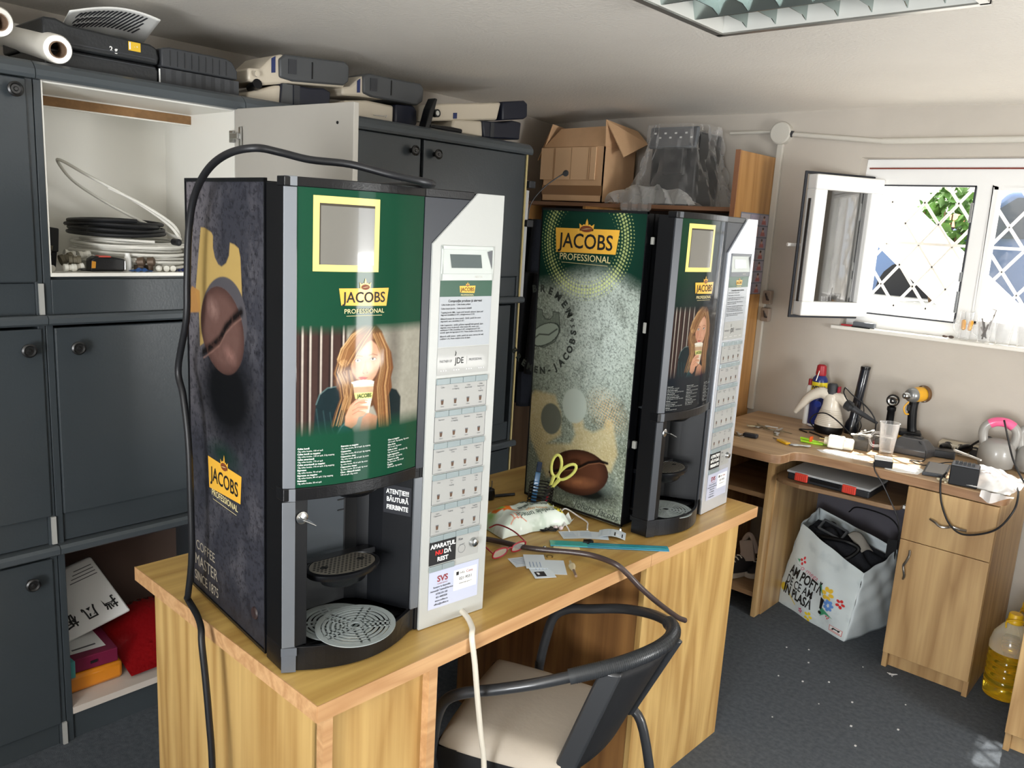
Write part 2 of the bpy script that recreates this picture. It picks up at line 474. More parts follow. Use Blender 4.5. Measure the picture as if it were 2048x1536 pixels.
# window_1: white frame, mullion, second pane; the open casement is its own structure
PVC = mat('window_pvc', srgb(236, 236, 234), .3, coat=.2)
RUB = mat('rubber_gasket', srgb(52, 54, 60), .7)
fy0, fy1 = YB + .075, YB + .135
mb = MB()
mb.box(-.270, .95, fy0, fy1, 1.848, 1.9565); mb.box(-.270, .95, fy0, fy1, 1.2235, 1.287)
mb.box(-.270, -.192, fy0, fy1, 1.287, 1.848); mb.box(.178, .240, fy0, fy1, 1.287, 1.848); mb.box(.86, .95, fy0, fy1, 1.287, 1.848)
mb.box(.240, .262, fy0 - .004, fy1, 1.287, 1.848); mb.box(.84, .86, fy0 - .004, fy1, 1.287, 1.848)
mb.box(.240, .86, fy0 - .004, fy1, 1.83, 1.848); mb.box(.240, .86, fy0 - .004, fy1, 1.287, 1.308)
win = struct(mb, 'window_1', PVC, bevel=.004)
mb = MB(); mb.box(.262, .84, fy0 + .025, fy0 + .03, 1.308, 1.83); mb.build('pane', GLASS, win)
mb = MB(); mb.box(-.255, .95, fy0 - .006, fy0 + .004, 1.914, 1.920); mb.build('sealant_line', mat('red_brown_paint', srgb(120, 52, 40), .7), win)
mb = MB()
for (x0, x1, z0, z1) in ((-.192, .178, 1.843, 1.849), (-.192, .178, 1.286, 1.292), (.172, .179, 1.287, 1.848), (-.193, -.187, 1.287, 1.848)): mb.box(x0, x1, fy0 - .003, fy0 + .004, z0, z1)
mb.build('gasket', RUB, win)
mb = MB()
for z0, z1 in ((1.70, 1.78), (1.33, 1.42), (1.46, 1.50)): mb.box(.168, .178, fy0 - .012, fy0 - .002, z0, z1)
mb.build('striker_plate', STEEL, win, bevel=.001)
# open casement
hx, hy, ox, oy = -.198, 3.015, -.370, 2.705
dv = Vector((ox - hx, oy - hy, 0)); LW = dv.length; dv.normalize(); nv = Vector((-dv.y, dv.x, 0))
def cs(a, b, n): return tuple(Vector((hx, hy, 0)) + dv * a + nv * n + Vector((0, 0, b)))
def csbox(mb, a0, a1, z0, z1, n0, n1):
    vs = [cs(a, z, n) for n in (n0, n1) for z in (z0, z1) for a in (a0, a1)]
    mb.add(vs, [(0, 2, 3, 1), (4, 5, 7, 6), (0, 1, 5, 4), (2, 6, 7, 3), (0, 4, 6, 2), (1, 3, 7, 5)])
mb = MB(); z0, z1 = 1.272, 1.868
csbox(mb, 0, LW, z0, z0 + .062, -.03, .03); csbox(mb, 0, LW, z1 - .062, z1, -.03, .03)
csbox(mb, 0, .062, z0 + .06, z1 - .06, -.03, .03); csbox(mb, LW - .062, LW, z0 + .06, z1 - .06, -.03, .03)
cas = struct(mb, 'window_3', PVC, bevel=.006)
mb = MB(); csbox(mb, .06, LW - .06, z0 + .06, z1 - .06, -.004, .004); mb.build('pane', glass('reflecting_pane', (.55, .55, .55), .0, .35, mirror=1), cas)
mb = MB()
for s in (-1,):
    n0, n1 = (-.040, -.030)
    csbox(mb, -.0, LW + .012, z1 + .002, z1 + .014, n0, n1); csbox(mb, 0, LW + .012, z0 - .014, z0 - .002, n0, n1); csbox(mb, LW + .002, LW + .014, z0 - .014, z1 + .014, n0, n1)
mb.build('gasket', RUB, cas, bevel=.003)
mb = MB(); csbox(mb, LW - .001, LW + .004, z0 + .06, z1 - .1, -.008, .006); mb.build('lock_rail', mat('lock_rail_metal', srgb(70, 72, 74), .4, metal=.7), cas)
mb = MB(); csbox(mb, LW - .045, LW - .02, 1.545, 1.60, -.05, -.03); mb.tube([cs(LW - .032, 1.57, -.045), cs(LW - .032, 1.57, -.075), cs(LW + .03, 1.57, -.078)], .008)
mb.build('handle', PVC, cas, bevel=.003)
# conduits on the rear wall
CONDM = mat('conduit_grey', srgb(200, 196, 186), .6)
mb = MB(); mb.box(-.655, -.625, YB - .02, YB, .77, 2.02); struct(mb, 'trim_2', CONDM, bevel=.004)
mb = MB(); mb.tube([(-.60, YB - .012, 2.062), (-.19, YB - .012, 2.022)], .011); mb.tube([(-.19, YB - .012, 2.022), (1.0, YB - .012, 2.012)], .013); struct(mb, 'trim_3', CONDM, smooth=True)
mb = MB(); mb.tube([(-.90, YB - .01, 2.075), (-.67, YB - .01, 2.075)], .008); struct(mb, 'trim_4', CONDM, smooth=True)
mb = MB(); mb.lathe([(.05, 0), (.05, .032), (.044, .037), (0, .037)], (-.64, YB, 2.066), axis=(0, -1, 0)); j = single(mb, 'junction_box', CONDM, 'round painted junction box high on the rear wall where the pipes meet', 'junction box', smooth=True)
mb = MB(); mb.tube([(-.605, YB - .02, 2.066), (-.585, YB - .02, 2.06)], .014); mb.build('cable_gland', DGREY, j)

# outside the window: ground, grille, shrub, car, wall, white board
OUTG = mat('outside_paving', srgb(150, 146, 138), .9, bump=.2, bscale=5)
mb = MB(); mb.box(-6, 8, YB + .18, 14, 1.05, 1.12); struct(mb, 'ground_outside', OUTG)
mb = MB()
gx0, gx1, gz0, gz1 = -.34, 1.0, 1.2, 2.0
def gbar(p, q): mb.tube([(p[0], YB + .2, p[1]), (q[0], YB + .2, q[1])], .0065, n=6)
sp = .135
for k in range(-8, 14):
    for sgn in (1, -1):
        # clip a diagonal line to the rectangle
        xa = gx0 + k * sp; pts = []
        sl = 1.35 * sgn; za = 1.2 if sgn > 0 else 2.0
        for i in range(2):
            pass
        t0, t1 = 0, .8 / 1.35
        x0_, x1_ = xa, xa + .8 / 1.35
        zz0, zz1 = za, za + .8 * sgn
        if x1_ < gx0 or x0_ > gx1: continue
        if x0_ < gx0: zz0 += (gx0 - x0_) * sl; x0_ = gx0
        if x1_ > gx1: zz1 -= (x1_ - gx1) * sl; x1_ = gx1
        gbar((x0_, zz0), (x1_, zz1))
mb.box(gx0, gx1, YB + .19, YB + .21, 1.19, 1.205); mb.box(gx0, gx1, YB + .19, YB + .21, 1.6, 1.612)
single(mb, 'window_grille', mat('grille_white_paint', srgb(214, 208, 198), .5), 'white diagonal lattice burglar grille outside the window', 'grille')
LEAF = mat('leaves_green', srgb(70, 104, 40), .7, vary=.5, vscale=12)
r_ = random.Random(4)
mb = MB()
for i in range(420):
    a, b = r_.uniform(0, 2 * PI), r_.uniform(-1, 1)
    rr = .62 * (.6 + .4 * r_.random()); q = math.sqrt(1 - b * b)
    c = (-.98 + rr * q * math.cos(a) * .5, 7.2 + rr * q * math.sin(a) * .5, 1.72 + rr * b * .75)
    d1 = Vector((r_.uniform(-1, 1), r_.uniform(-1, 1), r_.uniform(-1, 1))).normalized() * .07; d2 = d1.orthogonal().normalized() * .035
    cc = Vector(c); mb.add([cc - d1, cc + d2, cc + d1, cc - d2], [(0, 1, 2, 3)])
sh = thing('shrub', 'green leafy shrub seen outside through the open window', 'shrub', (-.98, 7.2, .85))
mb.build('foliage', LEAF, sh)
mb = MB()
for i in range(7): mb.tube([(-.98, 7.2, .85), (-.98 + r_.uniform(-.2, .2), 7.2 + r_.uniform(-.3, .3), 1.9)], [.02, .006], n=6)
mb.build('branches', mat('bark', srgb(90, 70, 50), .9), sh)
cr = thing('parked_car', 'blue parked car seen outside behind the window grille', 'car', (-.1, 8.5, .85))
pr = [(-2.0, .25), (-2.0, .62), (-1.85, .75), (-1.1, .82), (-.55, 1.28), (.75, 1.32), (1.35, .86), (1.95, .72), (2.05, .3)]
mb = MB(); mb.prism_m(pr, -.8, .8, lambda a, b, d: (-.1 + a, 8.5 + d, .85 + b)); mb.build('body', mat('car_blue', srgb(48, 78, 118), .3, metal=.3, coat=1), cr, bevel=.05, smooth=True)
mb = MB(); mb.prism_m([(-.95, .86), (-.48, 1.22), (.68, 1.25), (1.15, .88)], -.83, .83, lambda a, b, d: (-.1 + a, 8.5 + d, .85 + b)); mb.build('windows', mat('car_glass', srgb(40, 50, 60), .1), cr)
for sx in (-1.25, 1.25):
    for sy in (-.78, .78):
        mb = MB(); mb.tube([(-.1 + sx, 8.5 + sy - .1, .85 + .31), (-.1 + sx, 8.5 + sy + .1, .85 + .31)], .31, n=20); mb.build('wheel', mat('tyre', srgb(26, 26, 28), .8), cr)
mb = MB(); mb.box(-5, 7, 12.4, 12.7, .85, 3.0)
single(mb, 'garden_wall', mat('white_render', srgb(214, 212, 206), .9), 'long white rendered wall far outside the window', 'wall')
gg = thing('garden_shed', 'low mauve shed with an orange tiled roof outside beyond the grille', 'shed', (-2.5, 10.4, .85))
mb = MB(); mb.box(-3.4, -1.45, 9.6, 11.2, .85, 1.84); mb.build('wall', mat('shed_mauve', srgb(92, 84, 92), .9), gg)
mb = MB(); mb.prism_m([(9.45, 1.84), (11.35, 1.84), (10.4, 2.02)], -3.5, -1.35, lambda a, b, d: (d, a, b)); mb.build('roof', mat('terracotta_tiles', srgb(186, 112, 58), .9), gg)
mb = MB(); mb.obox((-.30, 4.3, 1.53), (.50, .0, -.42), (0, .03, 0), (.09, 0, .11))
single(mb, 'leaning_board', mat('white_board', srgb(232, 232, 230), .6), 'white board leaning diagonally outside behind the open window', 'board')

# ================================================================ STORAGE CABINETS along the left wall
XF = -1.300
KN = mat('knob_metal', srgb(70, 70, 70), .35, metal=.8)
RAIL = mat('grey_cabinet_rail', srgb(74, 80, 84), .3, bump=.03, bscale=120)
def knob(y, z, par, x=XF):
    mb = MB(); mb.lathe([(.009, -.002), (.007, .016), (.015, .019), (.0185, .023), (.0185, .028), (.0145, .031), (.011, .027), (.006, .027), (.004, .030), (0, .030)], (x, y, z), axis=(1, 0, 0), n=20)
    return mb.build('knob', KN, par, smooth=True)
def rails(par, y0, y1, xf=-1.283):
    mb = MB()
    pf = lambda a, b, d: (a, d, b)
    mb.prism_m([(-1.80, 1.880), (xf, 1.880), (xf + .004, 1.888), (xf + .002, 1.902), (xf - .010, 1.916), (xf - .024, 1.924), (-1.80, 1.925)], y0, y1, pf)
    for zt, zb in ((1.278, 1.251), (.627, .598)):
        mb.prism_m([(-1.78, zb), (xf - .006, zb), (xf + .003, zb + .006), (xf + .004, zt - .008), (xf - .004, zt), (-1.78, zt)], y0, y1, pf)
    return mb.build('rail', RAIL, par, smooth=False)
def carcass(par, y0, y1, open_up=False, open_low=False):
    mb = MB(); t = .018
    for y in (y0, y1 - t): mb.box(-1.78, XF - .006, y, y + t, 0, 1.88)
    mb.box(-1.78, -1.772, y0, y1, 0, 1.88)
    for z in (.085, 1.362): mb.box(-1.775, XF - .02, y0 + t, y1 - t, z, z + .018)
    mb.box(XF - .03, XF - .014, y0 + t, y1 - t, .63, .712); mb.box(XF - .03, XF - .014, y0 + t, y1 - t, 0.0, .085)
    if open_up: mb.box(XF - .02, XF - .004, y0 + t, y1 - t, 1.278, 1.372)
    else: mb.box(XF - .03, XF - .014, y0 + t, y1 - t, 1.278, 1.362)
    return mb.build('carcass', CABM, par, bevel=.0015)
def door(par, y0, y1, z0, z1, ky=None, kz=None):
    mb = MB(); mb.box(XF - .017, XF, y0, y1, z0, z1)
    d = mb.build('door', CABM, par, bevel=.003)
    if ky is not None: knob(ky, kz, d)
    return d
# A: nearest column, cut by the frame
cA = thing('storage_cabinet', 'dark grey cabinet column nearest the camera under the plastic film rolls', 'cabinet', (-1.54, -.31, 0))
carcass(cA, -.65, .030); rails(cA, -.65, .030)
door(cA, -.63, .014, 1.366, 1.878, -.018, 1.846); door(cA, -.63, .020, .713, 1.242, -.021, 1.189); door(cA, -.63, .016, .07, .588, -.045, .535)
mb = MB(); mb.box(XF - .008, XF + .001, .018, .030, 1.279, 1.362); mb.box(XF - .008, XF + .001, .018, .030, .63, .71); mb.box(XF - .008, XF + .001, .018, .030, .0, .07)
mb.build('edge_strip', mat('pale_edge', srgb(168, 168, 164), .5), cA)
# B: open niche above, open shelf below, white door swung open
cB = thing('storage_cabinet', 'dark grey cabinet column with the open white niche and open lower shelf', 'cabinet', (-1.54, .32, 0))
carcass(cB, .032, .610, True, True); rails(cB, .032, .610)
door(cB, .052, .600, .713, 1.242, .101, 1.187)
mb = MB()
mb.box(-1.772, -1.768, .05, .592, 1.38, 1.88); mb.box(-1.77, XF - .008, .050, .054, 1.38, 1.88); mb.box(-1.77, XF - .008, .588, .592, 1.38, 1.88)
mb.box(-1.77, XF - .002, .05, .592, 1.380, 1.3895); mb.box(-1.77, XF - .012, .05, .592, 1.876, 1.880)
mb.box(-1.60, -1.585, .05, .592, 1.842, 1.876)
LIN = mb.build('niche_lining', mat('niche_white', srgb(236, 234, 226), .3), cB)  # cabinet white brightened to make up for weak light in the niche
mb = MB(); mb.box(-1.586, -1.580, .05, .592, 1.846, 1.872); mb.build('chipboard_strip', mat('chipboard_brown', srgb(136, 102, 66), .8, vary=.2, vscale=30), LIN)
mb = MB(); mb.box(-1.77, XF - .003, .05, .592, .085, .106); mb.build('lower_shelf', mat('white_shelf', srgb(206, 196, 186), .5), cB)
mb = MB(); mb.box(-1.77, -1.764, .05, .592, .106, .597); mb.build('back_panel', mat('brown_back', srgb(112, 92, 82), .8), cB)
# white open door on its hinge
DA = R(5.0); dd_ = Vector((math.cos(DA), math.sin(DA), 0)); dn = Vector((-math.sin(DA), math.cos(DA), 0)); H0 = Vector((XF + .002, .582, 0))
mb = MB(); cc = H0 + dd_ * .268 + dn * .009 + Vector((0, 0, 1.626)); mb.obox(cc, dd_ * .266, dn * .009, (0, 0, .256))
od = mb.build('door', mat('door_white_dimmed', srgb(172, 168, 160), .4), cB, bevel=.002)  # white door toned down to offset the strong light on it
mb = MB(); hc = H0 + dd_ * .012 - dn * .008 + Vector((0, 0, 1.80))
mb.obox(hc + dd_ * .030, dd_ * .006, dn * .003, (0, 0, .028)); mb.obox(hc + dd_ * .012 - dn * .006, dd_ * .020, dn * .007, (0, 0, .009)); mb.obox(hc - dd_ * .012, dd_ * .010, dn * .004, (0, 0, .018))
mb.build('hinge', STEEL, od, bevel=.002)
mb = MB(); mb.lathe([(.004, 0), (.004, .002), (0, .002)], H0 + dd_ * .47 + Vector((0, 0, 1.83)) + dn * .0, axis=tuple(-dn)); mb.build('screw_cap', INK, od)
# C: far column with pairs of doors
cC = thing('storage_cabinet', 'grey cabinet column with two upper knobbed doors behind the machine', 'cabinet', (-1.54, 1.28, 0))
carcass(cC, .612, 1.940); rails(cC, .612, 1.952)
door(cC, .790, 1.337, 1.366, 1.878, 1.290, 1.832); door(cC, 1.352, 1.925, 1.366, 1.878, 1.405, 1.830)
door(cC, .640, 1.255, .713, 1.242); door(cC, 1.262, 1.885, .713, 1.242); door(cC, .640, 1.255, .07, .588); door(cC, 1.262, 1.925, .07, .588)
mb = MB(); mb.box(XF - .004, XF + .0015, 1.934, 1.942, .03, 1.88); mb.build('edge_strip', mat('worn_yellow_edge', srgb(196, 180, 128), .6), cC)

# ================================================================ CENTRAL DESK
DP = -.0174
def dk(a, b, z): # a along the long edge, b towards the cabinets
    c, n = math.cos(DP), math.sin(DP); return (-n * a - c * b, c * a - n * b, z)
desk = thing('office_desk', 'long light oak desk carrying both coffee machines', 'desk', (-.37, .8, 0), DP)
def dbox(mb, a0, a1, b0, b1, z0, z1):
    vs = [dk(a, b, z) for z in (z0, z1) for a in (a0, a1) for b in (b0, b1)]
    mb.add(vs, [(0, 2, 3, 1), (4, 5, 7, 6), (0, 1, 5, 4), (2, 6, 7, 3), (0, 4, 6, 2), (1, 3, 7, 5)]); return mb
tp = .033
mb = MB(); dbox(mb, .001, 1.0335, .001, .752, .75 - tp, .75); dbox(mb, 1.035, 1.6395, .001, .752, .75 - tp, .75)
t = mb.build('desk_top', WOODT, desk)
mb = MB(); dbox(mb, 0, 1.0335, -.0008, .0012, .75 - tp, .7502); dbox(mb, 1.035, 1.6395, -.0008, .0012, .75 - tp, .7502)
dbox(mb, -.0008, .0012, 0, .753, .75 - tp, .7502); dbox(mb, 1.639, 1.641, 0, .753, .75 - tp, .7502)
mb.build('edge_band', WOODE, t)
mb = MB(); dbox(mb, .022, .270, .030, .048, .0, .75 - tp); mb.build('front_panel', WOODP, desk)
mb = MB(); dbox(mb, .022, .040, .012, .700, 0, .75 - tp); mb.build('side_panel', WOODP, desk)
mb = MB(); dbox(mb, .270, .288, .012, .700, 0, .75 - tp); mb.build('side_panel', WOODP, desk)
mb = MB(); dbox(mb, .0195, .040, .0105, .0300, 0, .75 - tp); dbox(mb, .268, .290, .0105, .0300, 0, .75 - tp); mb.build('edge_strip', WOODE, desk)
mb = MB(); dbox(mb, 1.023, 1.041, .02, .700, 0, .75 - tp); mb.build('side_panel', wood('oak_panel_shaded', srgb(150, 108, 62), srgb(104, 70, 38), 'z'), desk)  # panel oak darkened: shade of the knee space put into the colour
mb = MB(); dbox(mb, 1.023, 1.528, .004, .022, 0, .75 - tp); mb.build('front_panel', WOODP, desk)
mb = MB(); dbox(mb, 1.51, 1.527, .02, .700, 0, .75 - tp); mb.build('side_panel', WOODP, desk)
mb = MB(); dbox(mb, .04, 1.51, .60, .618, .25, .75 - tp); mb.build('modesty_panel', wood('oak_modesty_shaded', srgb(150, 108, 62), srgb(104, 70, 38), 'z'), desk)  # same darkened oak, shade put into the colour
mb = MB(); dbox(mb, .288, .300, .10, .16, .55, .717); mb.build('bracket', WOODE, desk)

# ================================================================ COFFEE VENDING MACHINES
FA = {'hairback':[(.117,.633),(.128,.647),(.147,.651),(.165,.647),(.179,.633),(.189,.612),(.202,.593),(.208,.564),(.203,.546),(.206,.527),(.197,.510),(.199,.480),(.204,.444),(.185,.441),(.174,.476),(.164,.496),(.120,.487),(.110,.479),(.092,.467),(.090,.463),(.094,.489),(.096,.511),(.100,.524),(.089,.536),(.085,.549),(.095,.559),(.093,.572),(.090,.589),(.099,.604),(.108,.619)],'face':[(.118,.584),(.127,.603),(.141,.617),(.156,.619),(.169,.609),(.177,.591),(.177,.571),(.169,.554),(.158,.541),(.140,.543),(.128,.550),(.120,.562),(.117,.573)],'sweep':[(.150,.646),(.138,.647),(.117,.631),(.101,.604),(.093,.589),(.095,.575),(.109,.572),(.120,.583),(.133,.599),(.148,.614),(.163,.621),(.165,.640)],'hairR':[(.163,.621),(.174,.600),(.178,.580),(.174,.558),(.166,.541),(.161,.519),(.170,.490),(.179,.457),(.188,.440),(.204,.444),(.199,.480),(.197,.510),(.206,.527),(.203,.546),(.208,.564),(.202,.593),(.189,.612),(.179,.633),(.165,.647)],'jacketL':[(.050,.442),(.052,.488),(.054,.507),(.060,.525),(.074,.536),(.089,.538),(.097,.526),(.101,.502),(.120,.464),(.130,.434)],'jacketR':[(.174,.478),(.183,.502),(.198,.528),(.218,.521),(.229,.506),(.229,.475),(.229,.426),(.171,.435)],'chest':[(.154,.485),(.174,.476),(.171,.449),(.153,.438),(.135,.445),(.142,.476)],'cup':[(.12,.544),(.165,.542),(.161,.51),(.155,.484),(.135,.486),(.129,.513)],'cuplid':[(.118,.544),(.128,.546),(.142,.547),(.158,.545),(.165,.542),(.164,.537),(.150,.536),(.133,.537),(.120,.541)],'cupband':[(.124,.524),(.163,.522),(.161,.511),(.127,.513)],'cuppic':[(.122,.535),(.164,.533),(.163,.522),(.124,.524)],'hand':[(.107,.466),(.108,.483),(.117,.502),(.129,.512),(.143,.512),(.152,.508),(.151,.503),(.137,.501),(.154,.497),(.153,.491),(.136,.491),(.150,.486),(.144,.480),(.134,.479),(.130,.466),(.120,.459)],'cuff':[(.087,.444),(.095,.460),(.106,.473),(.115,.459),(.123,.455),(.116,.442),(.107,.437)],'eyeL':[(.124,.583),(.128,.586),(.134,.586),(.137,.583),(.133,.580),(.128,.580)],'eyeR':[(.155,.584),(.159,.586),(.165,.586),(.169,.584),(.165,.581),(.159,.581)],'lips':[(.132,.552),(.139,.553),(.145,.552),(.151,.550),(.145,.546),(.138,.546)],'brows':[(.123,.588),(.129,.592),(.139,.590)],'browR':[(.153,.591),(.161,.593),(.171,.590)],'nose':[(.146,.580),(.143,.567),(.140,.560),(.146,.558),(.151,.560)],'fadetop':[(.011,.664),(.276,.654)],'fadebot':[(.012,.444),(.280,.440)],'wallshadow':[(.186,.652),(.216,.651),(.226,.534),(.205,.527)],'stripes':[(.016,.004),(.031,.004),(.044,.004),(.062,.004),(.081,.004),(.102,.004)],'stripeR':.106,'pupL':(.130,.583),'pupR':(.161,.584),'txt1':(.023,.429),'txt1b':(.023,.369),'txt2':(.099,.426),'txt2b':(.100,.361),'txt3':(.198,.424),'txt3b':(.201,.358),'cuptext':(.127,.518),'signature':(.141,.648)}
GC = {'crown':[(.371,.796),(.351,.796),(.317,.788),(.310,.782),(.311,.759),(.302,.741),(.286,.729),(.270,.726),(.249,.734),(.235,.749),(.230,.773),(.210,.771),(.191,.765),(.184,.749),(.179,.696),(.177,.660),(.175,.648),(.385,.556),(.388,.632),(.405,.664)],'crownL':[(.382,.669),(.424,.675),(.444,.651),(.443,.618),(.379,.626)],'circL':[(.389,.739),(.364,.737),(.355,.718),(.355,.699),(.369,.680),(.393,.668)],'beanc':(.273,.602),'beanw':[(.384,.570),(.175,.631),(.262,.680),(.284,.522)],'crease':[(.367,.546),(.323,.565),(.282,.585),(.253,.612),(.22,.632),(.182,.649)],'ring':[(.262,.695)],'logo':[(.350,.331),(.184,.330),(.190,.273),(.345,.264)],'crownlogo':[(.265,.352)],'prof':[(.334,.256),(.204,.260)],'coffee':[(.404,.087),(.311,.093),(.424,.039),(.276,.051),(.417,.000),(.277,.017)],'hole':(.126,.071)}
HD = {'corners':[(.396,.882),(.002,.891),(.388,.003),(-.003,.001)],'logo':[(.315,.835),(.089,.838),(.097,.771),(.307,.766)],'crown':[(.228,.834),(.229,.855),(.215,.848),(.207,.856),(.203,.866),(.194,.856),(.184,.848),(.175,.855),(.175,.835)],'beanlogo':[(.224,.836),(.181,.838),(.203,.845),(.201,.826)],'prof':[(.284,.75),(.122,.758)],'green_end':[(.297,.699),(.174,.672),(.02,.71)],'crest':[(.383,.571),(.379,.594),(.346,.591),(.343,.576),(.333,.566),(.315,.566),(.304,.578),(.305,.591),(.282,.59),(.277,.557),(.276,.531),(.289,.503),(.33,.48),(.378,.48),(.389,.503),(.394,.533),(.379,.538),(.373,.554)],'crestbean':[(.385,.49),(.277,.548),(.36,.527),(.302,.505)],'bremenc':[(.346,.512),(.357,.654),(.231,.557)],'goldcrown':[(.354,.343),(.275,.344),(.249,.294),(.243,.227),(.296,.188),(.204,.208),(.19,.239),(.217,.307),(.206,.323),(.172,.31),(.159,.265),(.127,.259),(.089,.28),(.084,.308),(.061,.306),(.036,.214),(.054,.157),(.287,.084),(.359,.188),(.387,.309)],'dots2':[(.163,.391),(.027,.345),(.013,.277),(.099,.298)],'bean':[(.28,.103),(.06,.182),(.178,.201),(.157,.059)],'crease':[(.276,.102),(.221,.126),(.165,.146),(.134,.167),(.095,.181),(.068,.18)],'shadow':[(.208,.069),(.023,.152),(.004,.123),(.061,.075),(.179,.032)],'sign':[(.17,.021),(.01,.029)]}
mW, mD, mH = .468, .447, .89
GREEN = (16, 70, 50)
def front_art(dark):
    A = Art(.020, .2765, .358, .880, .00095)
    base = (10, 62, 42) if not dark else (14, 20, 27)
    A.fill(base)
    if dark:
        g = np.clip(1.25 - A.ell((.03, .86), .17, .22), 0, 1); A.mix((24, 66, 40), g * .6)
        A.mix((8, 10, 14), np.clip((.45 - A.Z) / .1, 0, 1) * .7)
    # photograph: dark striped wall, pale wall, woman drinking from a cup
    soft = np.clip((.648 - A.Z) / .02, 0, 1) * np.clip((A.Z - (.450 - (A.X - .02) * .0)) / .03, 0, 1)
    P = Art.__new__(Art); P.__dict__.update(A.__dict__); P.C = np.zeros_like(A.C); P.rs = A.rs
    P.fill((58, 40, 36))
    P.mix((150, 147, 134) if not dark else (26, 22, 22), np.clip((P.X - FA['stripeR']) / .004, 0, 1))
    if not dark: P.mix((104, 98, 90), np.clip(1.2 - P.ell((.208, .60), .022, .12), 0, 1) * .8)
    for x, w in FA['stripes']:
        P.mix((186, 176, 164), np.clip(.5 - (abs(P.X - x) - .0016) / .0012, 0, 1) * (.45 + .55 * np.clip((P.Z - .45) / .2, 0, 1)))
        P.mix((28, 20, 20), np.clip(.5 - (abs(P.X - x + .004) - .0015) / .002, 0, 1) * .8)
    n1 = P.noise(40, 1); n2 = P.noise(12, 2)
    P.poly(FA['hairback'], (92, 60, 38), .004)
    P.poly(FA['jacketR'], (20, 32, 34), .003); P.poly(FA['chest'], (190, 138, 108), .003)
    P.poly(FA['jacketL'], (17, 34, 38), .003)
    for k in range(6): P.line([(.055 + .012 * k, .50 - .004 * k), (.060 + .012 * k, .46), (.066 + .012 * k, .445)], (62, 96, 98), .0006, .002, .45)
    P.line([(.0545, .508), (.0606, .5257), (.0742, .5364), (.0894, .5381)], (96, 128, 128), .0008, .002, .7)
    P.poly(FA['face'], (206, 152, 122), .003)
    P.mix((172, 108, 84), np.clip(1 - P.ell((.128, .570), .012, .03), 0, 1) * .5)
    P.mix((228, 182, 152), np.clip(1 - P.ell((.147, .600), .02, .018), 0, 1) * .7)
    P.mix((226, 176, 148), np.clip(1 - P.ell((.150, .566), .016, .014), 0, 1) * .5)
    P.poly(FA['nose'], (186, 130, 104), .003, .6); P.line([FA['nose'][0], FA['nose'][1], FA['nose'][2]], (164, 104, 82), .0005, .0016, .6)
    P.line([(.1412, .5592), (.1432, .5583)], (120, 66, 54), .0007, .001, .8); P.line([(.149, .5588), (.1505, .5596)], (120, 66, 54), .0006, .001, .8)
    P.poly(FA['lips'], (192, 96, 90), .0016); P.line([(.1325, .5514), (.1400, .5508), (.1512, .5500)], (124, 50, 50), .0004, .001, .8)
    for e, q in (('eyeL', 'pupL'), ('eyeR', 'pupR')):
        P.poly(FA[e], (214, 200, 190), .0008); P.mix((70, 56, 44), .5 + (.0022 - np.hypot(P.X - FA[q][0], P.Z - FA[q][1])) / .0008)
        P.mix((16, 12, 12), .5 + (.0011 - np.hypot(P.X - FA[q][0], P.Z - FA[q][1])) / .0006)
        P.line(FA[e][:4], (40, 26, 22), .0005, .0008, .9); P.line([FA[e][0], FA[e][5], FA[e][4], FA[e][3]], (110, 70, 56), .0003, .0008, .6)
    P.line(FA['brows'], (112, 74, 48), .0008, .0014, .8); P.line(FA['browR'], (112, 74, 48), .0008, .0014, .8)
    P.poly(FA['hairR'], (112, 72, 44), .003); P.poly(FA['sweep'], (132, 90, 54), .003)
    rs = random.Random(5)
    def strand(pts, n, spread, cols):
        for k in range(n):
            o = rs.uniform(-spread, spread); w = rs.uniform(.0002, .0007)
            P.line([(x + o * (1 + .5 * i / len(pts)), z + rs.uniform(-.002, .002)) for i, (x, z) in enumerate(pts)], rs.choice(cols), w, .0012, rs.uniform(.4, .85))
    br = [(190, 148, 96), (160, 116, 70), (214, 172, 120), (120, 80, 48), (76, 48, 32)]
    strand([(.148, .645), (.122, .628), (.103, .604), (.097, .585), (.106, .577)], 14, .006, br)
    strand([(.160, .642), (.140, .618), (.124, .594), (.114, .577)], 12, .006, br)
    strand([(.100, .585), (.094, .562), (.104, .540), (.108, .515), (.100, .490), (.094, .466)], 22, .009, br)
    strand([(.170, .630), (.186, .600), (.190, .565), (.184, .530), (.188, .495), (.192, .455)], 26, .011, br)
    strand([(.112, .565), (.116, .545), (.113, .520), (.108, .495)], 14, .006, br)
    P.poly(FA['cuff'], (34, 74, 78), .003); P.line([(.092, .448), (.100, .463), (.108, .470)], (110, 150, 150), .0007, .002, .7)
    P.poly(FA['cup'], (226, 214, 190), .0012); P.poly(FA['cuppic'], (188, 156, 124), .0012); P.poly(FA['cupband'], (222, 214, 130), .0012)
    P.poly(FA['cuplid'], (240, 234, 218), .0012); P.line(FA['cuplid'][5:] + FA['cuplid'][:1], (170, 160, 140), .0003, .0008, .8)
    P.mix((120, 104, 84), np.clip((.1225 - P.X) / .006, 0, 1) * (P.sd(FA['cup']) < 0) * .5)
    P.poly(FA['hand'], (212, 156, 124), .0022)
    for z0 in (.5045, .4955, .4885):
        P.line([(.1215, z0 - .004), (.133, z0 + .0012), (.150, z0)], (150, 92, 70), .0005, .0012, .75)
    P.line([(.1215, .5005), (.128, .507), (.139, .5112), (.150, .5105)], (240, 196, 166), .0007, .0016, .6)
    P.line([(.1476, .5068), (.1512, .5055)], (238, 214, 204), .0011, .0008, .9)
    P.C = np.clip(P.C * (1 + (n1 - .5)[..., None] * .25), 0, 1)
    A.C = A.C * (1 - soft[..., None]) + P.C * soft[..., None]
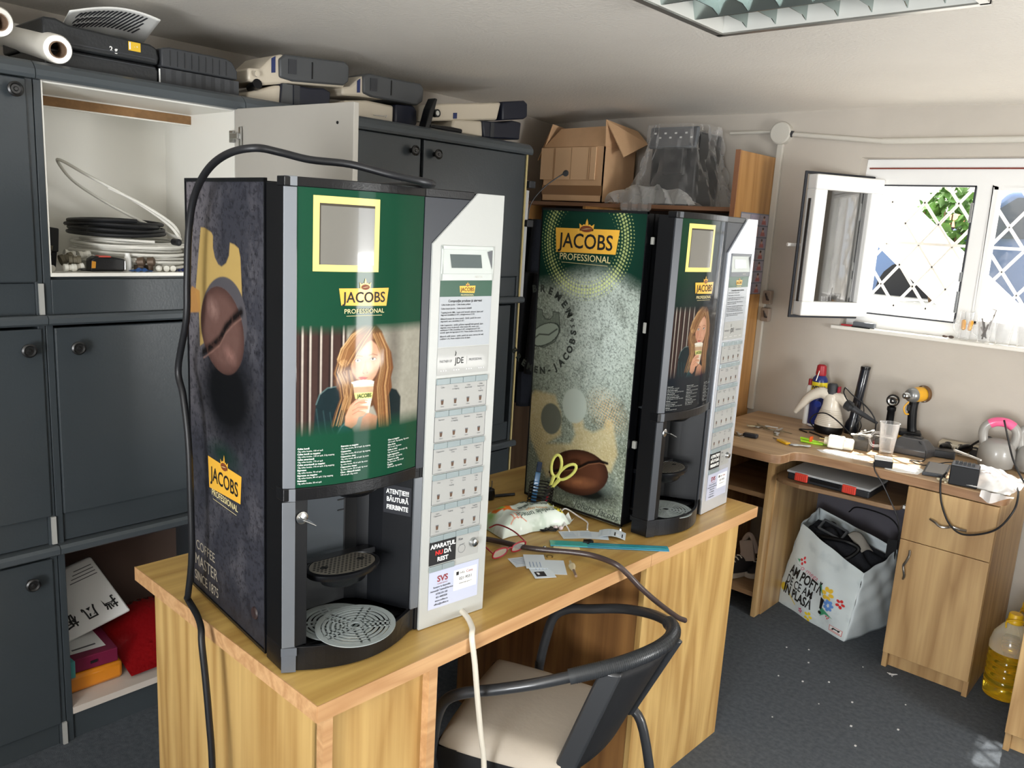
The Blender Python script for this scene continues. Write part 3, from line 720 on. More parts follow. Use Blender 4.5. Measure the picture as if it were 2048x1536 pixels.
    if dark: A.C *= (1 - .35 * soft[..., None])
    return A
_x = {}
def bulge(u, B=.020):
    t = (u - .149) / .127
    return -B * max(0.0, 1 - t * t)
def machine(name, label, loc, ang, dark, side_art, door_t, door_open, cable=True):
    root = thing(name, label, 'coffee machine', loc, ang, 'coffee vending machines on the desk')
    # ---- body: a shell with a hollow behind the cup bay
    mb = MB(); b0 = .078
    mb.box(.006, mW - .004, b0 + .085, mD, .012, mH - .004)
    mb.box(.006, .035, b0, b0 + .09, .012, mH - .004); mb.box(.285, mW - .004, b0, b0 + .09, .012, mH - .004)
    mb.box(.03, .29, b0, b0 + .09, .36, mH - .004); mb.box(.03, .29, b0, b0 + .09, .012, .035)
    for u in (.05, mW - .05):
        for d in (b0 + .04, mD - .05): mb.lathe([(.014, 0), (.014, .013)], (u, d, 0), n=12)
    mb.build('body', BLKM, root, world=False)
    # printed side panel
    A = side_art()
    A.mesh('side_panel', vcol('side_print', .6, .15, coatr=.3), root, lambda d, z: (.0035, d, z))
    mb = MB()
    for z0, z1 in ((mH - .006, mH + .001), (.008, .014)): mb.box(.0005, .006, b0, mD, z0, z1)
    mb.box(.0005, .006, mD - .003, mD, .010, mH); mb.box(.0005, .006, b0, b0 + .003, .010, mH)
    mb.build('panel_frame', BLK, root, world=False)
    # ---- door
    P = Vector((mW, .05, 0))
    def sh(mb):
        mb.v = [(x - P.x, y - P.y, z - P.z) for x, y, z in mb.v]; return mb
    def f_(u, z): # flat plate on the right
        return (u - P.x, -.0075 - P.y, z)
    def curve_pts(u0, u1, off, n=14, B=.020):
        return [(u0 + (u1 - u0) * i / n, bulge(u0 + (u1 - u0) * i / n, B) - off) for i in range(n + 1)]
    mb = MB(); dt = door_t
    out = [(.002, dt), (.002, .006)] + curve_pts(.020, .2775, 0) + [(.290, 0), (.290, dt)]
    mb.prism(out, .345, mH - .006)
    mb.box(.290, mW, -.0005, dt, .002, mH + .001)
    # lower left post and back of the bay frame
    mb.prism([(.002, dt), (.002, .004), (.022, .0), (.046, .0), (.046, .012), (.030, dt)], .050, .346)
    mb.prism([(.277, .0), (.290, .0), (.290, dt), (.277, dt)], .050, .346)
    dr = sh(mb).build('door', BLKM, root, world=False, bevel=.0012)
    dr.location = P; dr.rotation_euler = (0, 0, R(door_open))
    def part(mb, nm, m, par=None, **k):
        return sh(mb).build(nm, m, par or dr, world=False, **k)
    # rims above and below the picture
    mb = MB()
    o1 = [(.0, .03), (.0, .003)] + curve_pts(.020, .2775, .004) + [(.2775, .03)]
    mb.prism(o1, mH - .012, mH + .004); mb.prism(o1, .334, .3575)
    mb.box(.2785, .395, -.0025, .03, mH - .012, mH + .004)
    part(mb, 'rim', BLK, bevel=.0015)
    # silver corner strips
    mb = MB()
    for z0, z1, u0, u1, dx in ((.3575, mH - .0125, .0005, .0195, 0), (mH - .0115, mH + .0045, .0005, .0195, .0015), (.3335, .3570, .0005, .0195, .0015)):
        mb.prism([(u0, .0062 - dx), (u1, -.0045 - dx + bulge(.020)), (u1 + .0005, .004), (u0 + .002, .012)], z0, z1)
    mb.prism([(-.0015, .0045), (.0205, -.0035), (.0215, .004), (.002, .010)], .052, .3325)
    mb.prism([(.2770, -.0030), (.2960, -.0030), (.2960, .004), (.2770, .004)], .052, .3325)
    part(mb, 'corner_strip', SILV if not dark else mat('dark_trim', srgb(58, 61, 66), .4, metal=.2), bevel=.001)
    # printed curved front
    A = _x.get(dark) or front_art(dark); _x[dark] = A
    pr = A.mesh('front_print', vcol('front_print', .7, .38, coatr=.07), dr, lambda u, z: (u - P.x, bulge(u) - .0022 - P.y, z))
    g = lambda off: (lambda u, z: (u - P.x, bulge(u) - off - P.y, z))
    # window in the print
    mb = MB()
    def cpatch(mb, u0, u1, z0, z1, off, n=12):
        f = g(off); mb.v += []; mb.grid(n, 1, lambda a, b: f(u0 + (u1 - u0) * a, z0 + (z1 - z0) * b)); return mb
    for (u0, u1, z0, z1) in ((.046, .168, .854, .866), (.046, .168, .740, .7515), (.046, .0565, .7515, .854), (.158, .168, .7515, .854)): cpatch(mb, u0, u1, z0, z1, .0030)
    mb.build('window_border', PALEYEL, dr, world=False, smooth=True)
    mb = MB(); cpatch(mb, .0565, .158, .7515, .854, .0027)
    wn = mb.build('window', mat('smoked_window', srgb(112, 110, 104), .2, coat=1, coatr=.04), dr, world=False, smooth=True)
    mb = MB(); cpatch(mb, .0565, .158, .850, .854, .0031); cpatch(mb, .0565, .0585, .7515, .854, .0031); mb.build('window_shadow_gap', mat('gap_brown', srgb(60, 54, 44), .7), wn, world=False)
    # logo on the front
    def logo(par, f, c, w, h, dk_=INK, green=False):
        T = TX(); x0, z0 = c
        T.quad([(x0 - w * .5, z0 + h * .40), (x0 + w * .5, z0 + h * .42), (x0 + w * .455, z0 - h * .48), (x0 - w * .455, z0 - h * .42)], f)
        cr_ = [(-.14, .36), (-.16, .62), (-.10, .54), (-.06, .60), (-.035, .56), (-.02, .70), (0, .80), (.02, .70), (.035, .56), (.06, .60), (.10, .54), (.16, .62), (.14, .36)]
        T.poly([(x0 + a * w * .72, z0 + b * h * 1.12) for a, b in cr_], f)
        T.build('logo_banner', GOLD, par)
        f2 = lambda u, z: tuple(Vector(f(u, z)) + OFFV)
        T = TX(); T.put('JACOBS', w * .262, f2, bold=.012, at=(x0, z0 - h * .06), sx=.93); T.build('logo_lettering', dk_, par)
        T = TX(); T.poly([(x0 + a, z0 + h * .46 + b) for a, b in circle(0, 0, w * .085, 18, h * .13)], f2); T.build('logo_bean', mat('bean_brown', srgb(120, 62, 34), .5), par)
        T = TX(); f3 = lambda u, z: tuple(Vector(f(u, z)) + OFFV * 2)
        T.put('PROFESSIONAL', w * .112, f2, bold=.004, at=(x0, z0 - h * .72), sx=1.06); T.poly([(x0 - w * .36, z0 - h * .93), (x0 + w * .36, z0 - h * .93), (x0 + w * .36, z0 - h * .95), (x0 - w * .36, z0 - h * .95)], f2)
        T.poly([(x0 - w * .075, z0 + h * .42), (x0, z0 + h * .475), (x0 + w * .075, z0 + h * .49), (x0, z0 + h * .45)], f3)
        T.build('logo_subtitle', mat('pale_gold_ink', srgb(220, 206, 150), .5), par)
    OFFV = Vector((0, -.0006, 0))
    logo(dr, g(.0034), (.1415, .697), .100, .036)
    T = TX(); T.put('JACOBS', .0100, g(.0034), bold=.02, at=(.1445, .5172), sx=.85); T.build('cup_lettering', mat('cup_green_ink', srgb(40, 80, 40), .6), dr)
    cols = [(.0235, .4291, ['Cafea lungă|10g cafea boabe, 150 ml apă', 'Cafea lungă cu topping|10g cafea boabe, 130 ml apă, 2.5g topping', 'Cafea americană|10g cafea boabe, 170 ml apă', 'Cafea americană cu topping|10g cafea boabe, 170 ml apă, 2.5g topping', 'Espresso|10g cafea boabe, 70 ml apă', 'Espresso cu topping|10g cafea boabe, 80 ml apă, 2.5g topping', 'Ristretto|10g cafea boabe, 50 ml apă']),
            (.1000, .4275, ['Ristretto cu topping|10g cafea boabe, 50 ml apă, 2g topping', 'Cappuccino|10g cafea boabe, 80 ml apă, 5g topping', 'Cappuccino choc|10g cafea boabe, 80 ml apă, 3g cacao', 'Moka-choco|5g cafea boabe, 90 ml apă, 8g cacao', 'Cappuccino vienez|5g cafea boabe, 90 ml apă, 4g cacao', 'Choc - Băutură instant|150 ml apă, 22g cacao']),
            (.2000, .4260, ['Choc cu topping|130 ml apă, 15g topping, 15g cacao', 'Choc forte|100 ml apă, 24g cacao', 'Cafea cu choc|10g cafea boabe, 100 ml apă, 10g', 'Lapte cappuccino|130 ml apă, 15g topping', 'Topping cu cafea|5g cafea boabe, 100 ml apă', 'Topping|150 ml apă, 12g topping'])]
    T = TX()
    for x, z, rows in cols:
        for i, rw in enumerate(rows):
            a, b = rw.split('|'); T.put(a, .0042, g(.0030), 'LEFT', .02, 0, (x, z - i * .0098)); T.put(b, .0038, g(.0030), 'LEFT', .0, 0, (x, z - i * .0098 - .0048))
    T.build('recipe_lettering', WHITEINK if not dark else mat('grey_recipe_ink', srgb(150, 152, 150), .6), dr)
    # ---- selector plate
    Lw = .297
    plate = [(Lw, .001), (mW + .001, .001), (mW + .001, mH + .002), (.402, mH + .002), (Lw, .793)]
    PLM = mat('selector_plate_white', srgb(174, 176, 173), .38, metal=.05, bump=.02, bscale=90) if not dark else mat('selector_plate_silver', srgb(196, 200, 206), .26, metal=.35)
    mb = MB(); mb.prism_m(plate, -.0065, -.0005, lambda a, b, d: (a, d, b)); pl = part(mb, 'selector_plate', PLM, bevel=.0008)
    mb = MB(); mb.prism_m([(.2785, .352), (Lw, .352), (Lw, .793), (.402, mH - .012), (.2785, mH - .012)], -.0022, .001, lambda a, b, d: (a, d, b)); part(mb, 'dark_infill', mat('dark_blue_plastic', srgb(36, 40, 48), .4), bevel=.0005)
    pu0, pu1 = .317, .447
    # display hood
    mb = MB(); y0 = -.0068
    mb.box(pu0, pu1, y0 - .0016, y0, .783, .790); mb.box(pu0, pu0 + .004, y0 - .0016, y0, .724, .790); mb.box(pu1 - .004, pu1, y0 - .0016, y0, .724, .790); mb.box(pu0, pu1, y0 - .0016, y0, .724, .737)
    dh = part(mb, 'display_hood', GRAYW if not dark else SILV, bevel=.0006)
    mb = MB(); mb.add([(pu0 + .004, -.0070, .783), (pu1 - .004, -.0070, .783), (pu1 - .004, -.0095, .737), (pu0 + .004, -.0095, .737)], [(0, 1, 2, 3)])
    part(mb, 'display_bezel', GRAYW, dh)
    mb = MB(); mb.add([(.337, -.0080, .774), (.414, -.0080, .774), (.417, -.0098, .748), (.341, -.0098, .748)], [(0, 1, 2, 3)])
    part(mb, 'display', mat('lcd_grey', srgb(88, 98, 98), .15, coat=.6) if not dark else mat('lcd_bright', srgb(150, 156, 158), .12, coat=1), dh)
    mb = MB(); mb.add([(pu1 - .017, -.0090, .780), (pu1 - .0045, -.0092, .783), (pu1 - .0045, -.0096, .745)], [(0, 1, 2)]); part(mb, 'bezel_side', GREYINK, dh)
    T = TX(); T.put('NECTA', .006, f_ if False else (lambda u, z: (u - P.x, -.0086 - P.y, z)), at=(.410, .7305), bold=.01); T.build('maker_lettering', mat('faint_ink', srgb(176, 174, 166), .6), dh)
    fp = lambda off: (lambda u, z: (u - P.x, -.0066 - off - P.y, z))
    def sheet(nm, m, u0, u1, z0, z1, off=.0006, par=None):
        T = TX(); T.poly([(u0, z0), (u1, z0), (u1, z1), (u0, z1)], fp(off)); return T.build(nm, m, par or pl)
    SHG = mat('label_grey', srgb(160, 161, 158), .4, coat=.2); SLAT = mat('slot_frame', srgb(66, 68, 74), .6)
    gb = sheet('green_band', mat('band_green', srgb(22, 72, 52), .4, coat=.3), pu0, pu1, .692, .7235)
    OFFV = Vector((0, -.0003, 0)); logo(gb, fp(.0010), (.384, .7065), .040, .016)
    sh_ = sheet('composition_sheet', mat('sheet_blue_grey', srgb(162, 167, 172), .4, coat=.3), pu0, pu1, .5935, .692)
    T = TX(); T.put('Compoziție produse și alergeni', .0066, fp(.0010), bold=.02, at=(.380, .6835))
    para = [('Cafea boabe Jacobs - Cafea boabe prăjită', 1), ('Cafea instant Jacobs - Cafea instant solubilă', 1), ('Topping Jacobs Milk - Lapte praf, lactoză, zaharuri, lapte praf', 0), ('degresat emulsifiant E 471, antiaglomerant E 551', 1), ('Băutură instant din cacao pudră - Zahăr, pudră de cacao', 0), ('degresată, sare, emulsifiant E 471', 1), ('Irish Cappuccino - zahăr, grăsime vegetală hidrogenată, lapte', 0), ('degresat, sirop de glucoză, cafea instant 6%, cacao, sare', 0), ('stabilizator E 340, emulsifiant E 471, antiaglomerant E 551', 0), ('aromă, agent de îngroșare E 415. Poate conține urme de soia', 1), ('Băutură caldă instant - zahăr, pudră de cacao, extract de malț', 0), ('conținut 1,1%. Poate conține urme de lapte', 1)]
    z = .6765
    for s_, gap in para: T.put(s_, .0043, fp(.0010), 'LEFT', .01, 0, (pu0 + .004, z)); z -= .0048 + gap * .0028
    T.build('composition_lettering', INK, sh_)
    jd = sheet('partner_sheet', SHG, pu0, pu1, .537, .5915)
    T = TX(); T.put('PARTNER OF', .0072, fp(.0010), 'LEFT', .0, 0, (pu0 + .006, .5645), sx=.72); T.put('PROFESSIONAL', .0072, fp(.0010), 'LEFT', 0, 0, (pu0 + .079, .5645), sx=.70)
    T.poly([(pu0 + .0735, .556), (pu0 + .0739, .556), (pu0 + .0739, .573), (pu0 + .0735, .573)], fp(.0010)); T.build('partner_lettering', GREYINK, jd)
    T = TX(); T.put('JDE', .0175, fp(.0010), 'LEFT', .012, 0, (pu0 + .044, .5640), sx=.82); T.poly([(pu0 + .043, .574), (pu0 + .0445, .580), (pu0 + .0435, .585), (pu0 + .0465, .581), (pu0 + .0455, .575)], fp(.0010)); T.build('partner_initials', INK, jd)
    T = TX()
    for k in range(4):
        for j in range(3): T.poly(circle(pu0 + .010 + k * .032 + j * .006, .546, .0012, 8), fp(.0010))
    T.build('dots', WHITEINK, jd)
    rows = [('Cafea', 'Cafea|cu topping', 'Cafea|Americană', 'Cafea|Americană|cu|topping'), ('Espresso', 'Espresso|cu topping', 'Ristretto', 'Ristretto|cu topping'), ('Cappuccino', 'Cappuccino|Choc', 'Moka|Choc', 'Cappuccino|Vienez'),
            ('Choc', 'Choc|cu|topping', 'Choc|forte', 'Cafea|cu|choc'), ('Lapte|Cappuccino', 'Topping', 'Topping|cu|cafea', 'Topping|macchiato')]
    BTN = mat('button_grey', srgb(134, 146, 148), .35, coat=.3); CUPB = mat('cup_brown', srgb(88, 62, 44), .6)
    z = .531; bw = (pu1 - pu0) / 4
    btn0 = None
    def strip(z, n0=0, n1=4):
        nonlocal btn0
        for k in range(n0, n1):
            if btn0 is None:
                mb = MB(); mb.prism_m([(0, 0), (bw - .0006, 0), (bw - .0006, .0125), (0, .0125)], -.0040, 0, lambda a, b, d: (a, d, b))
                btn0 = mb.build('selection_button', BTN, dr, world=False, bevel=.0012); b = btn0
            else:
                b = btn0.copy(); COL.objects.link(b); b.parent = dr
            b.location = (pu0 + k * bw - P.x, -.0066 - P.y, z - .0125)
    for r, names in enumerate(rows):
        strip(z)
        fr_ = sheet('slot_frame', SLAT, pu0 - .0008, pu1 + .0005, z - .0645, z - .0115, .0002)
        s2 = sheet('drink_labels', SHG, pu0, pu1 - .0008, z - .0635, z - .0125, .0006)
        T = TX(); C2 = TX()
        for k, nm in enumerate(names):
            cx = pu0 + (k + .5) * bw; ls = nm.split('|')
            for i, l in enumerate(ls): T.put(l, .0046, fp(.0010), bold=.0, at=(cx, z - .0185 - i * .0048), sx=.9)
            C2.poly([(cx - .0034, z - .0455), (cx + .0034, z - .0455), (cx + .0024, z - .0535), (cx - .0024, z - .0535)], fp(.0010))
            T.put('150ml', .0038, fp(.0010), at=(cx, z - .0575)); T.poly([(cx - .0036, z - .0430), (cx + .0036, z - .0430), (cx + .0034, z - .0455), (cx - .0034, z - .0455)], fp(.0010))
        T.build('drink_lettering', GREYINK, s2); C2.build('cup_icons', CUPB, s2)
        z -= .0658
    strip(z)
    s2 = sheet('lock_sheet', SHG, pu0, pu1 - .0008, z - .0635, z - .0125)
    sheet('warning_sticker', INK, pu0 - .001, pu0 + .068, z - .0640, z - .0128, .0009, s2)
    T = TX(); q = fp(.0014)
    if not dark:
        T.put('APARATUL', .0130, q, bold=.035, at=(pu0 + .034, z - .0240)); T.put('DĂ', .0130, q, bold=.035, at=(pu0 + .046, z - .0390)); T.put('REST', .0130, q, bold=.035, at=(pu0 + .034, z - .0535)); T.build('warning_lettering', WHITEINK, s2)
        T = TX(); T.put('NU', .0130, q, bold=.035, at=(pu0 + .024, z - .0390)); T.build('warning_red_lettering', REDINK, s2)
    else:
        for i, l in enumerate(('ATENȚIE!!!', 'BĂUTURĂ', 'FIERBINTE')): T.put(l, .0122, q, bold=.04, at=(pu0 + .034, z - .024 - i * .0148))
        T.build('warning_lettering', WHITEINK, s2)
    T = TX(); T.put('Kan', .0075, q, 'LEFT', .02, 0, (pu0 + .074, z - .0215))
    ci = circle(pu0 + .0835, z - .0435, .0095, 28); ci2 = circle(pu0 + .0835, z - .0435, .0089, 28)
    for k in range(28): T.poly([ci[k], ci[(k + 1) % 28], ci2[(k + 1) % 28], ci2[k]], q)
    T.poly([(pu0 + .077, z - .0345), (pu0 + .091, z - .0325), (pu0 + .091, z - .0335), (pu0 + .077, z - .0353)], q); T.build('jug_icon', GREYINK, s2)
    mb = MB(); lx, lz = pu0 + .114, z - .0355
    mb.lathe([(.0105, 0), (.0105, .002), (.0085, .009), (.0060, .0105), (0, .0105)], (lx, -.0068, lz), axis=(0, -1, 0)); lk = part(mb, 'lock', STEEL, smooth=True)
    mb = MB(); mb.box(lx - .0008, lx + .0008, -.0182, -.0172, lz - .004, lz + .004); part(mb, 'keyhole', INK, lk)
    z -= .0658; strip(z, 0, 2)
    st = sheet('service_sticker', mat('sticker_lilac', srgb(186, 192, 212), .35, coat=.4), pu0 + .001, pu1 + .003, .0395, z - .0125, .0008)
    sheet('phone_sticker', PAPER, pu0 + .066, pu1 - .002, .066, .112, .0011, st)
    q = fp(.0015)
    T = TX(); T.put('SVS', .0185, q, bold=.02, at=(pu0 + .036, .104)); T.put('COFFEE SERVICE', .0036, q, at=(pu0 + .036, .0935)); T.put('Cons', .0085, q, 'LEFT', .01, 0, (pu0 + .099, .1035)); T.build('logo_red_lettering', mat('dark_red_ink', srgb(140, 40, 44), .5), st)
    T = TX()
    for i, l in enumerate(('Suntem la dispoziția', 'Asistență Tehnică/Service', '0730.335.100', '021.4482028', 'www.coffee.ro', 'office@coffee.ro')): T.put(l, .0056, q, bold=.01, at=(pu0 + .035, .087 - i * .0078))
    T.put('Info', .0085, q, 'LEFT', .0, 0, (pu0 + .082, .1035)); T.put('021-9551', .0092, q, bold=.012, at=(pu0 + .098, .0905)); T.put('www.anpc.gov.ro', .0050, q, at=(pu0 + .098, .080))
    T.poly([(pu0 + .072, .100), (pu0 + .079, .100), (pu0 + .079, .108), (pu0 + .072, .108)], q)
    T.build('sticker_lettering', INK, st)
    # ---- cup bay liner, shelf, spout, drip tray
    mb = MB(); ln = [(.046, .004), (.052, .06), (.072, .120), (.196, .124), (.216, .112), (.232, .092), (.246, .062), (.277, .004)]
    n = len(ln); vs = [(u, d, zz) for zz in (.050, .346) for u, d in ln]
    mb.add(vs, [(i, i + 1, n + i + 1, n + i) for i in range(n - 1)]); part(mb, 'bay_liner', mat('bay_black', srgb(11, 13, 17), .35))
    mb = MB(); mb.box(.088, .190, .1185, .1225, .135, .345)
    sp_ = part(mb, 'splash_plate', mat('splash_grey', srgb(70, 76, 82), .3, metal=.3), bevel=.001)
    mb = MB()
    for zz in (.262, .240): mb.box(.088, .103, .1165, .1190, zz, zz + .002)
    for zz in (.262, .240): mb.box(.175, .190, .1165, .1190, zz + .008, zz + .010)
    part(mb, 'slots', INK, sp_)
    sx_, sy_ = .143, .040
    mb = MB(); mb.lathe([(.074, .158), (.078, .164), (.078, .170), (.070, .172), (.069, .168), (0, .168)], (sx_, sy_, 0), sq=.66, n=36); mb.lathe([(.030, .132), (.046, .140), (.055, .158)], (sx_, sy_ - .004, 0), sq=.66, n=30)
    mb.box(.048, .238, .074, .095, .160, .172)
    cs_ = part(mb, 'cup_shelf', BLK, smooth=True)
    mb = MB(); mb.lathe([(.0, .1695), (.068, .1695), (.068, .1712), (0, .1712)], (sx_, sy_, 0), sq=.66, n=36); gr = part(mb, 'shelf_grid', mat('shelf_grid_metal', srgb(146, 140, 128), .4, metal=.6), cs_)
    T = TX(); hf = lambda u, d: (u - P.x, d - P.y, .1716)
    for i in range(-7, 8):
        for j in range(-7, 8):
            hx_ = i * .0088 + (j % 2) * .0044; hy_ = j * .0068
            if (hx_ / .064) ** 2 + (hy_ / .041) ** 2 < 1: T.poly(circle(sx_ + hx_, sy_ + hy_, .0029, 8, .0023), hf)
    for s in (-1, 1): T.poly(circle(sx_ + s * .040, sy_, .009, 12, .0055), lambda u, d: (u - P.x, d - P.y, .1718))
    T.build('shelf_holes', INK, cs_)
    mb = MB(); mb.lathe([(.062, .346), (.056, .326), (.034, .312), (.0, .310)], (.165, .035, 0), n=30, sq=.7, cap=False); part(mb, 'spout_housing', BLK, smooth=True)
    tr_o = [(.002, dt), (.002, .004)] + curve_pts(.022, .279, .0, 16, .042) + [(.290, .002), (.290, dt)]
    mb = MB(); mb.prism(tr_o, .003, .034)
    n = len(tr_o); inn = [(.012, .07), (.012, .012)] + [(u, d + .009) for u, d in curve_pts(.026, .275, .0, 16, .042)] + [(.283, .012), (.283, .07)]
    vs = [(u, d, .034) for u, d in tr_o] + [(u, d, .050) for u, d in tr_o] + [(u, d, .050) for u, d in inn] + [(u, d, .034) for u, d in inn]
    mb.add(vs, [((k * n) + i, (k * n) + (i + 1) % n, ((k + 1) * n) + (i + 1) % n, ((k + 1) * n) + i) for k in range(3) for i in range(n - 1)])
    mb.prism([(.05, .01), (.05, .07), (.075, .118), (.20, .118), (.245, .06), (.272, .01)], .020, .042)
    part(mb, 'drip_tray', BLK, bevel=.0008)
    mb = MB(); mb.prism([(-.0015, .006), (.0215, -.0065), (.0225, .004), (.002, .010)], .003, .036); mb.prism([(-.0022, .006), (.0225, -.0080), (.0225, .004), (.002, .010)], .036, .0515)
    part(mb, 'tray_corner', mat('tray_corner_grey', srgb(92, 96, 102), .4, metal=.3) if not dark else BLK, bevel=.001)
    mb = MB(); mb.lathe([(.0115, 0), (.0115, .003), (.008, .005), (0, .005)], (.034, .0, .300), axis=(0, -1, 0), n=20); l2 = part(mb, 'cylinder_lock', STEEL, smooth=True)
    mb = MB(); mb.obox((.036, -.018, .2985), (.0105, -.004, -.006), (.001, .013, .0), (.0006, 0, .0012)); part(mb, 'key', STEEL, l2, bevel=.0015)
    if not dark:
        a_ = Vector((.246, .062)); b_ = Vector((.277, .004)); nrm = Vector((-(b_ - a_).y, (b_ - a_).x)).normalized()
        fw = lambda u, zz: ((a_.x + (b_.x - a_.x) * u) - .0012 - P.x, (a_.y + (b_.y - a_.y) * u) - .0008 - P.y, zz)
        fw2 = lambda u, zz: ((a_.x + (b_.x - a_.x) * u) - .0006 - P.x, (a_.y + (b_.y - a_.y) * u) - .0004 - P.y, zz)
        T = TX(); T.poly([(.03, .250), (.97, .250), (.97, .310), (.03, .310)], fw2); T.build('hot_drink_sticker', mat('sticker_black', srgb(30, 32, 38), .45), dr)
        T = TX()
        for i, l in enumerate(('ATENȚIE!!!', 'BĂUTURĂ', 'FIERBINTE')): T.put(l, .0135, lambda x, zz: fw(x / .0657, zz), bold=.03, at=(.0335, .296 - i * .0165), sx=.80)
        T.build('hot_drink_lettering', WHITEINK, dr)
    return root, dr, P

def grille_disc(mb, r=.077, t=.0016):
    """steel drip grille: hub, concentric rings cut by spokes, all in one mesh"""
    def ring(r0, r1, a0=0, a1=2 * PI, n=60):
        k = max(2, int(n * (a1 - a0) / (2 * PI)))
        for i in range(k):
            A0 = a0 + (a1 - a0) * i / k; A1 = a0 + (a1 - a0) * (i + 1) / k
            mb.prism([(r0 * math.cos(A0), r0 * math.sin(A0)), (r1 * math.cos(A0), r1 * math.sin(A0)), (r1 * math.cos(A1), r1 * math.sin(A1)), (r0 * math.cos(A1), r0 * math.sin(A1))], 0, t)
    ring(.066, r); ring(.009, .017)
    for rr in (.0215, .031, .0405, .050, .0590): ring(rr, rr + .0052)
    for k in range(5):
        a = 2 * PI * k / 5 + .3; ca, sa = math.cos(a), math.sin(a)
        for s in (-1, 1):
            o = .0075 * s
            mb.obox(((.040) * ca - o * sa, .040 * sa + o * ca, t / 2), (.027 * ca, .027 * sa, 0), (-.0022 * sa, .0022 * ca, 0), (0, 0, t / 2))
    return mb

def side_art_dark():
    A = Art(.081, .444, .014, .884, .0016)
    A.fill((50, 51, 58)); n1 = A.noise(6, 1, 5); n2 = A.noise(40, 2, 3); n3 = A.noise(90, 3, 2)
    A.mix((104, 100, 104), np.clip((A.X - .26) / .16, 0, 1) * np.clip((A.Z - .35) / .3, 0, 1) * .9)  # lighter upper rear is a reflection put into the print colour
    A.mix((98, 96, 100), np.clip((n1 - .5) * 4, 0, 1) * .28)
    A.mix((28, 28, 34), np.clip((n2 - .56) * 9, 0, 1) * .55); A.mix((24, 24, 28), np.clip((n3 - .70) * 14, 0, 1) * .8)
    cells = (np.sin(A.X * 2 * PI / .013) * np.sin(A.Z * 2 * PI / .028 + np.floor(A.X / .013) * PI) > .35)
    A.mix((96, 94, 98), cells * np.clip(1 - abs(A.X - .14) / .05, 0, 1) * np.clip(1 - abs(A.Z - .72) / .13, 0, 1) * .35)
    A.poly(GC['crown'], (168, 142, 84), .003, .92); A.poly(GC['crownL'], (160, 116, 62), .003, .9)
    cx, cz = .2737, .6026
    A.mix((72, 70, 74), .5 + (1 - A.ell((.268, .618), .112, .088, -.25)) * 30)
    A.mix((8, 9, 12), np.clip(1.35 - A.ell((.25, .48), .13, .10), 0, 1) * 1.3)
    e = A.ell((cx, cz), .104, .083, .18)
    A.mix((92, 68, 62), .5 + (1 - e) * 22)
    A.mix((58, 38, 34), np.clip((e - .72) / .3, 0, 1) * (e < 1.0) * .85)
    A.mix((140, 112, 104), np.clip(1 - A.ell((.315, .64), .04, .028, .3), 0, 1) * .7); A.mix((134, 100, 92), np.clip(1 - A.ell((.235, .56), .04, .02, .3), 0, 1) * .7)
    A.line(GC['crease'], (14, 10, 10), .0080, .010); A.line([(x, z - .012) for x, z in GC['crease']], (150, 116, 104), .0012, .004, .5)
    A.mix((86, 60, 54), (e < 1) * np.clip((n2 - .5) * 5, 0, 1) * .35)
    A.mix((12, 40, 30), np.clip(1.2 - A.ell((.27, .35), .085, .03), 0, 1) * .8)
    A.mix((26, 24, 24), np.clip((.12 - A.Z) / .1, 0, 1) * .5)
    return A
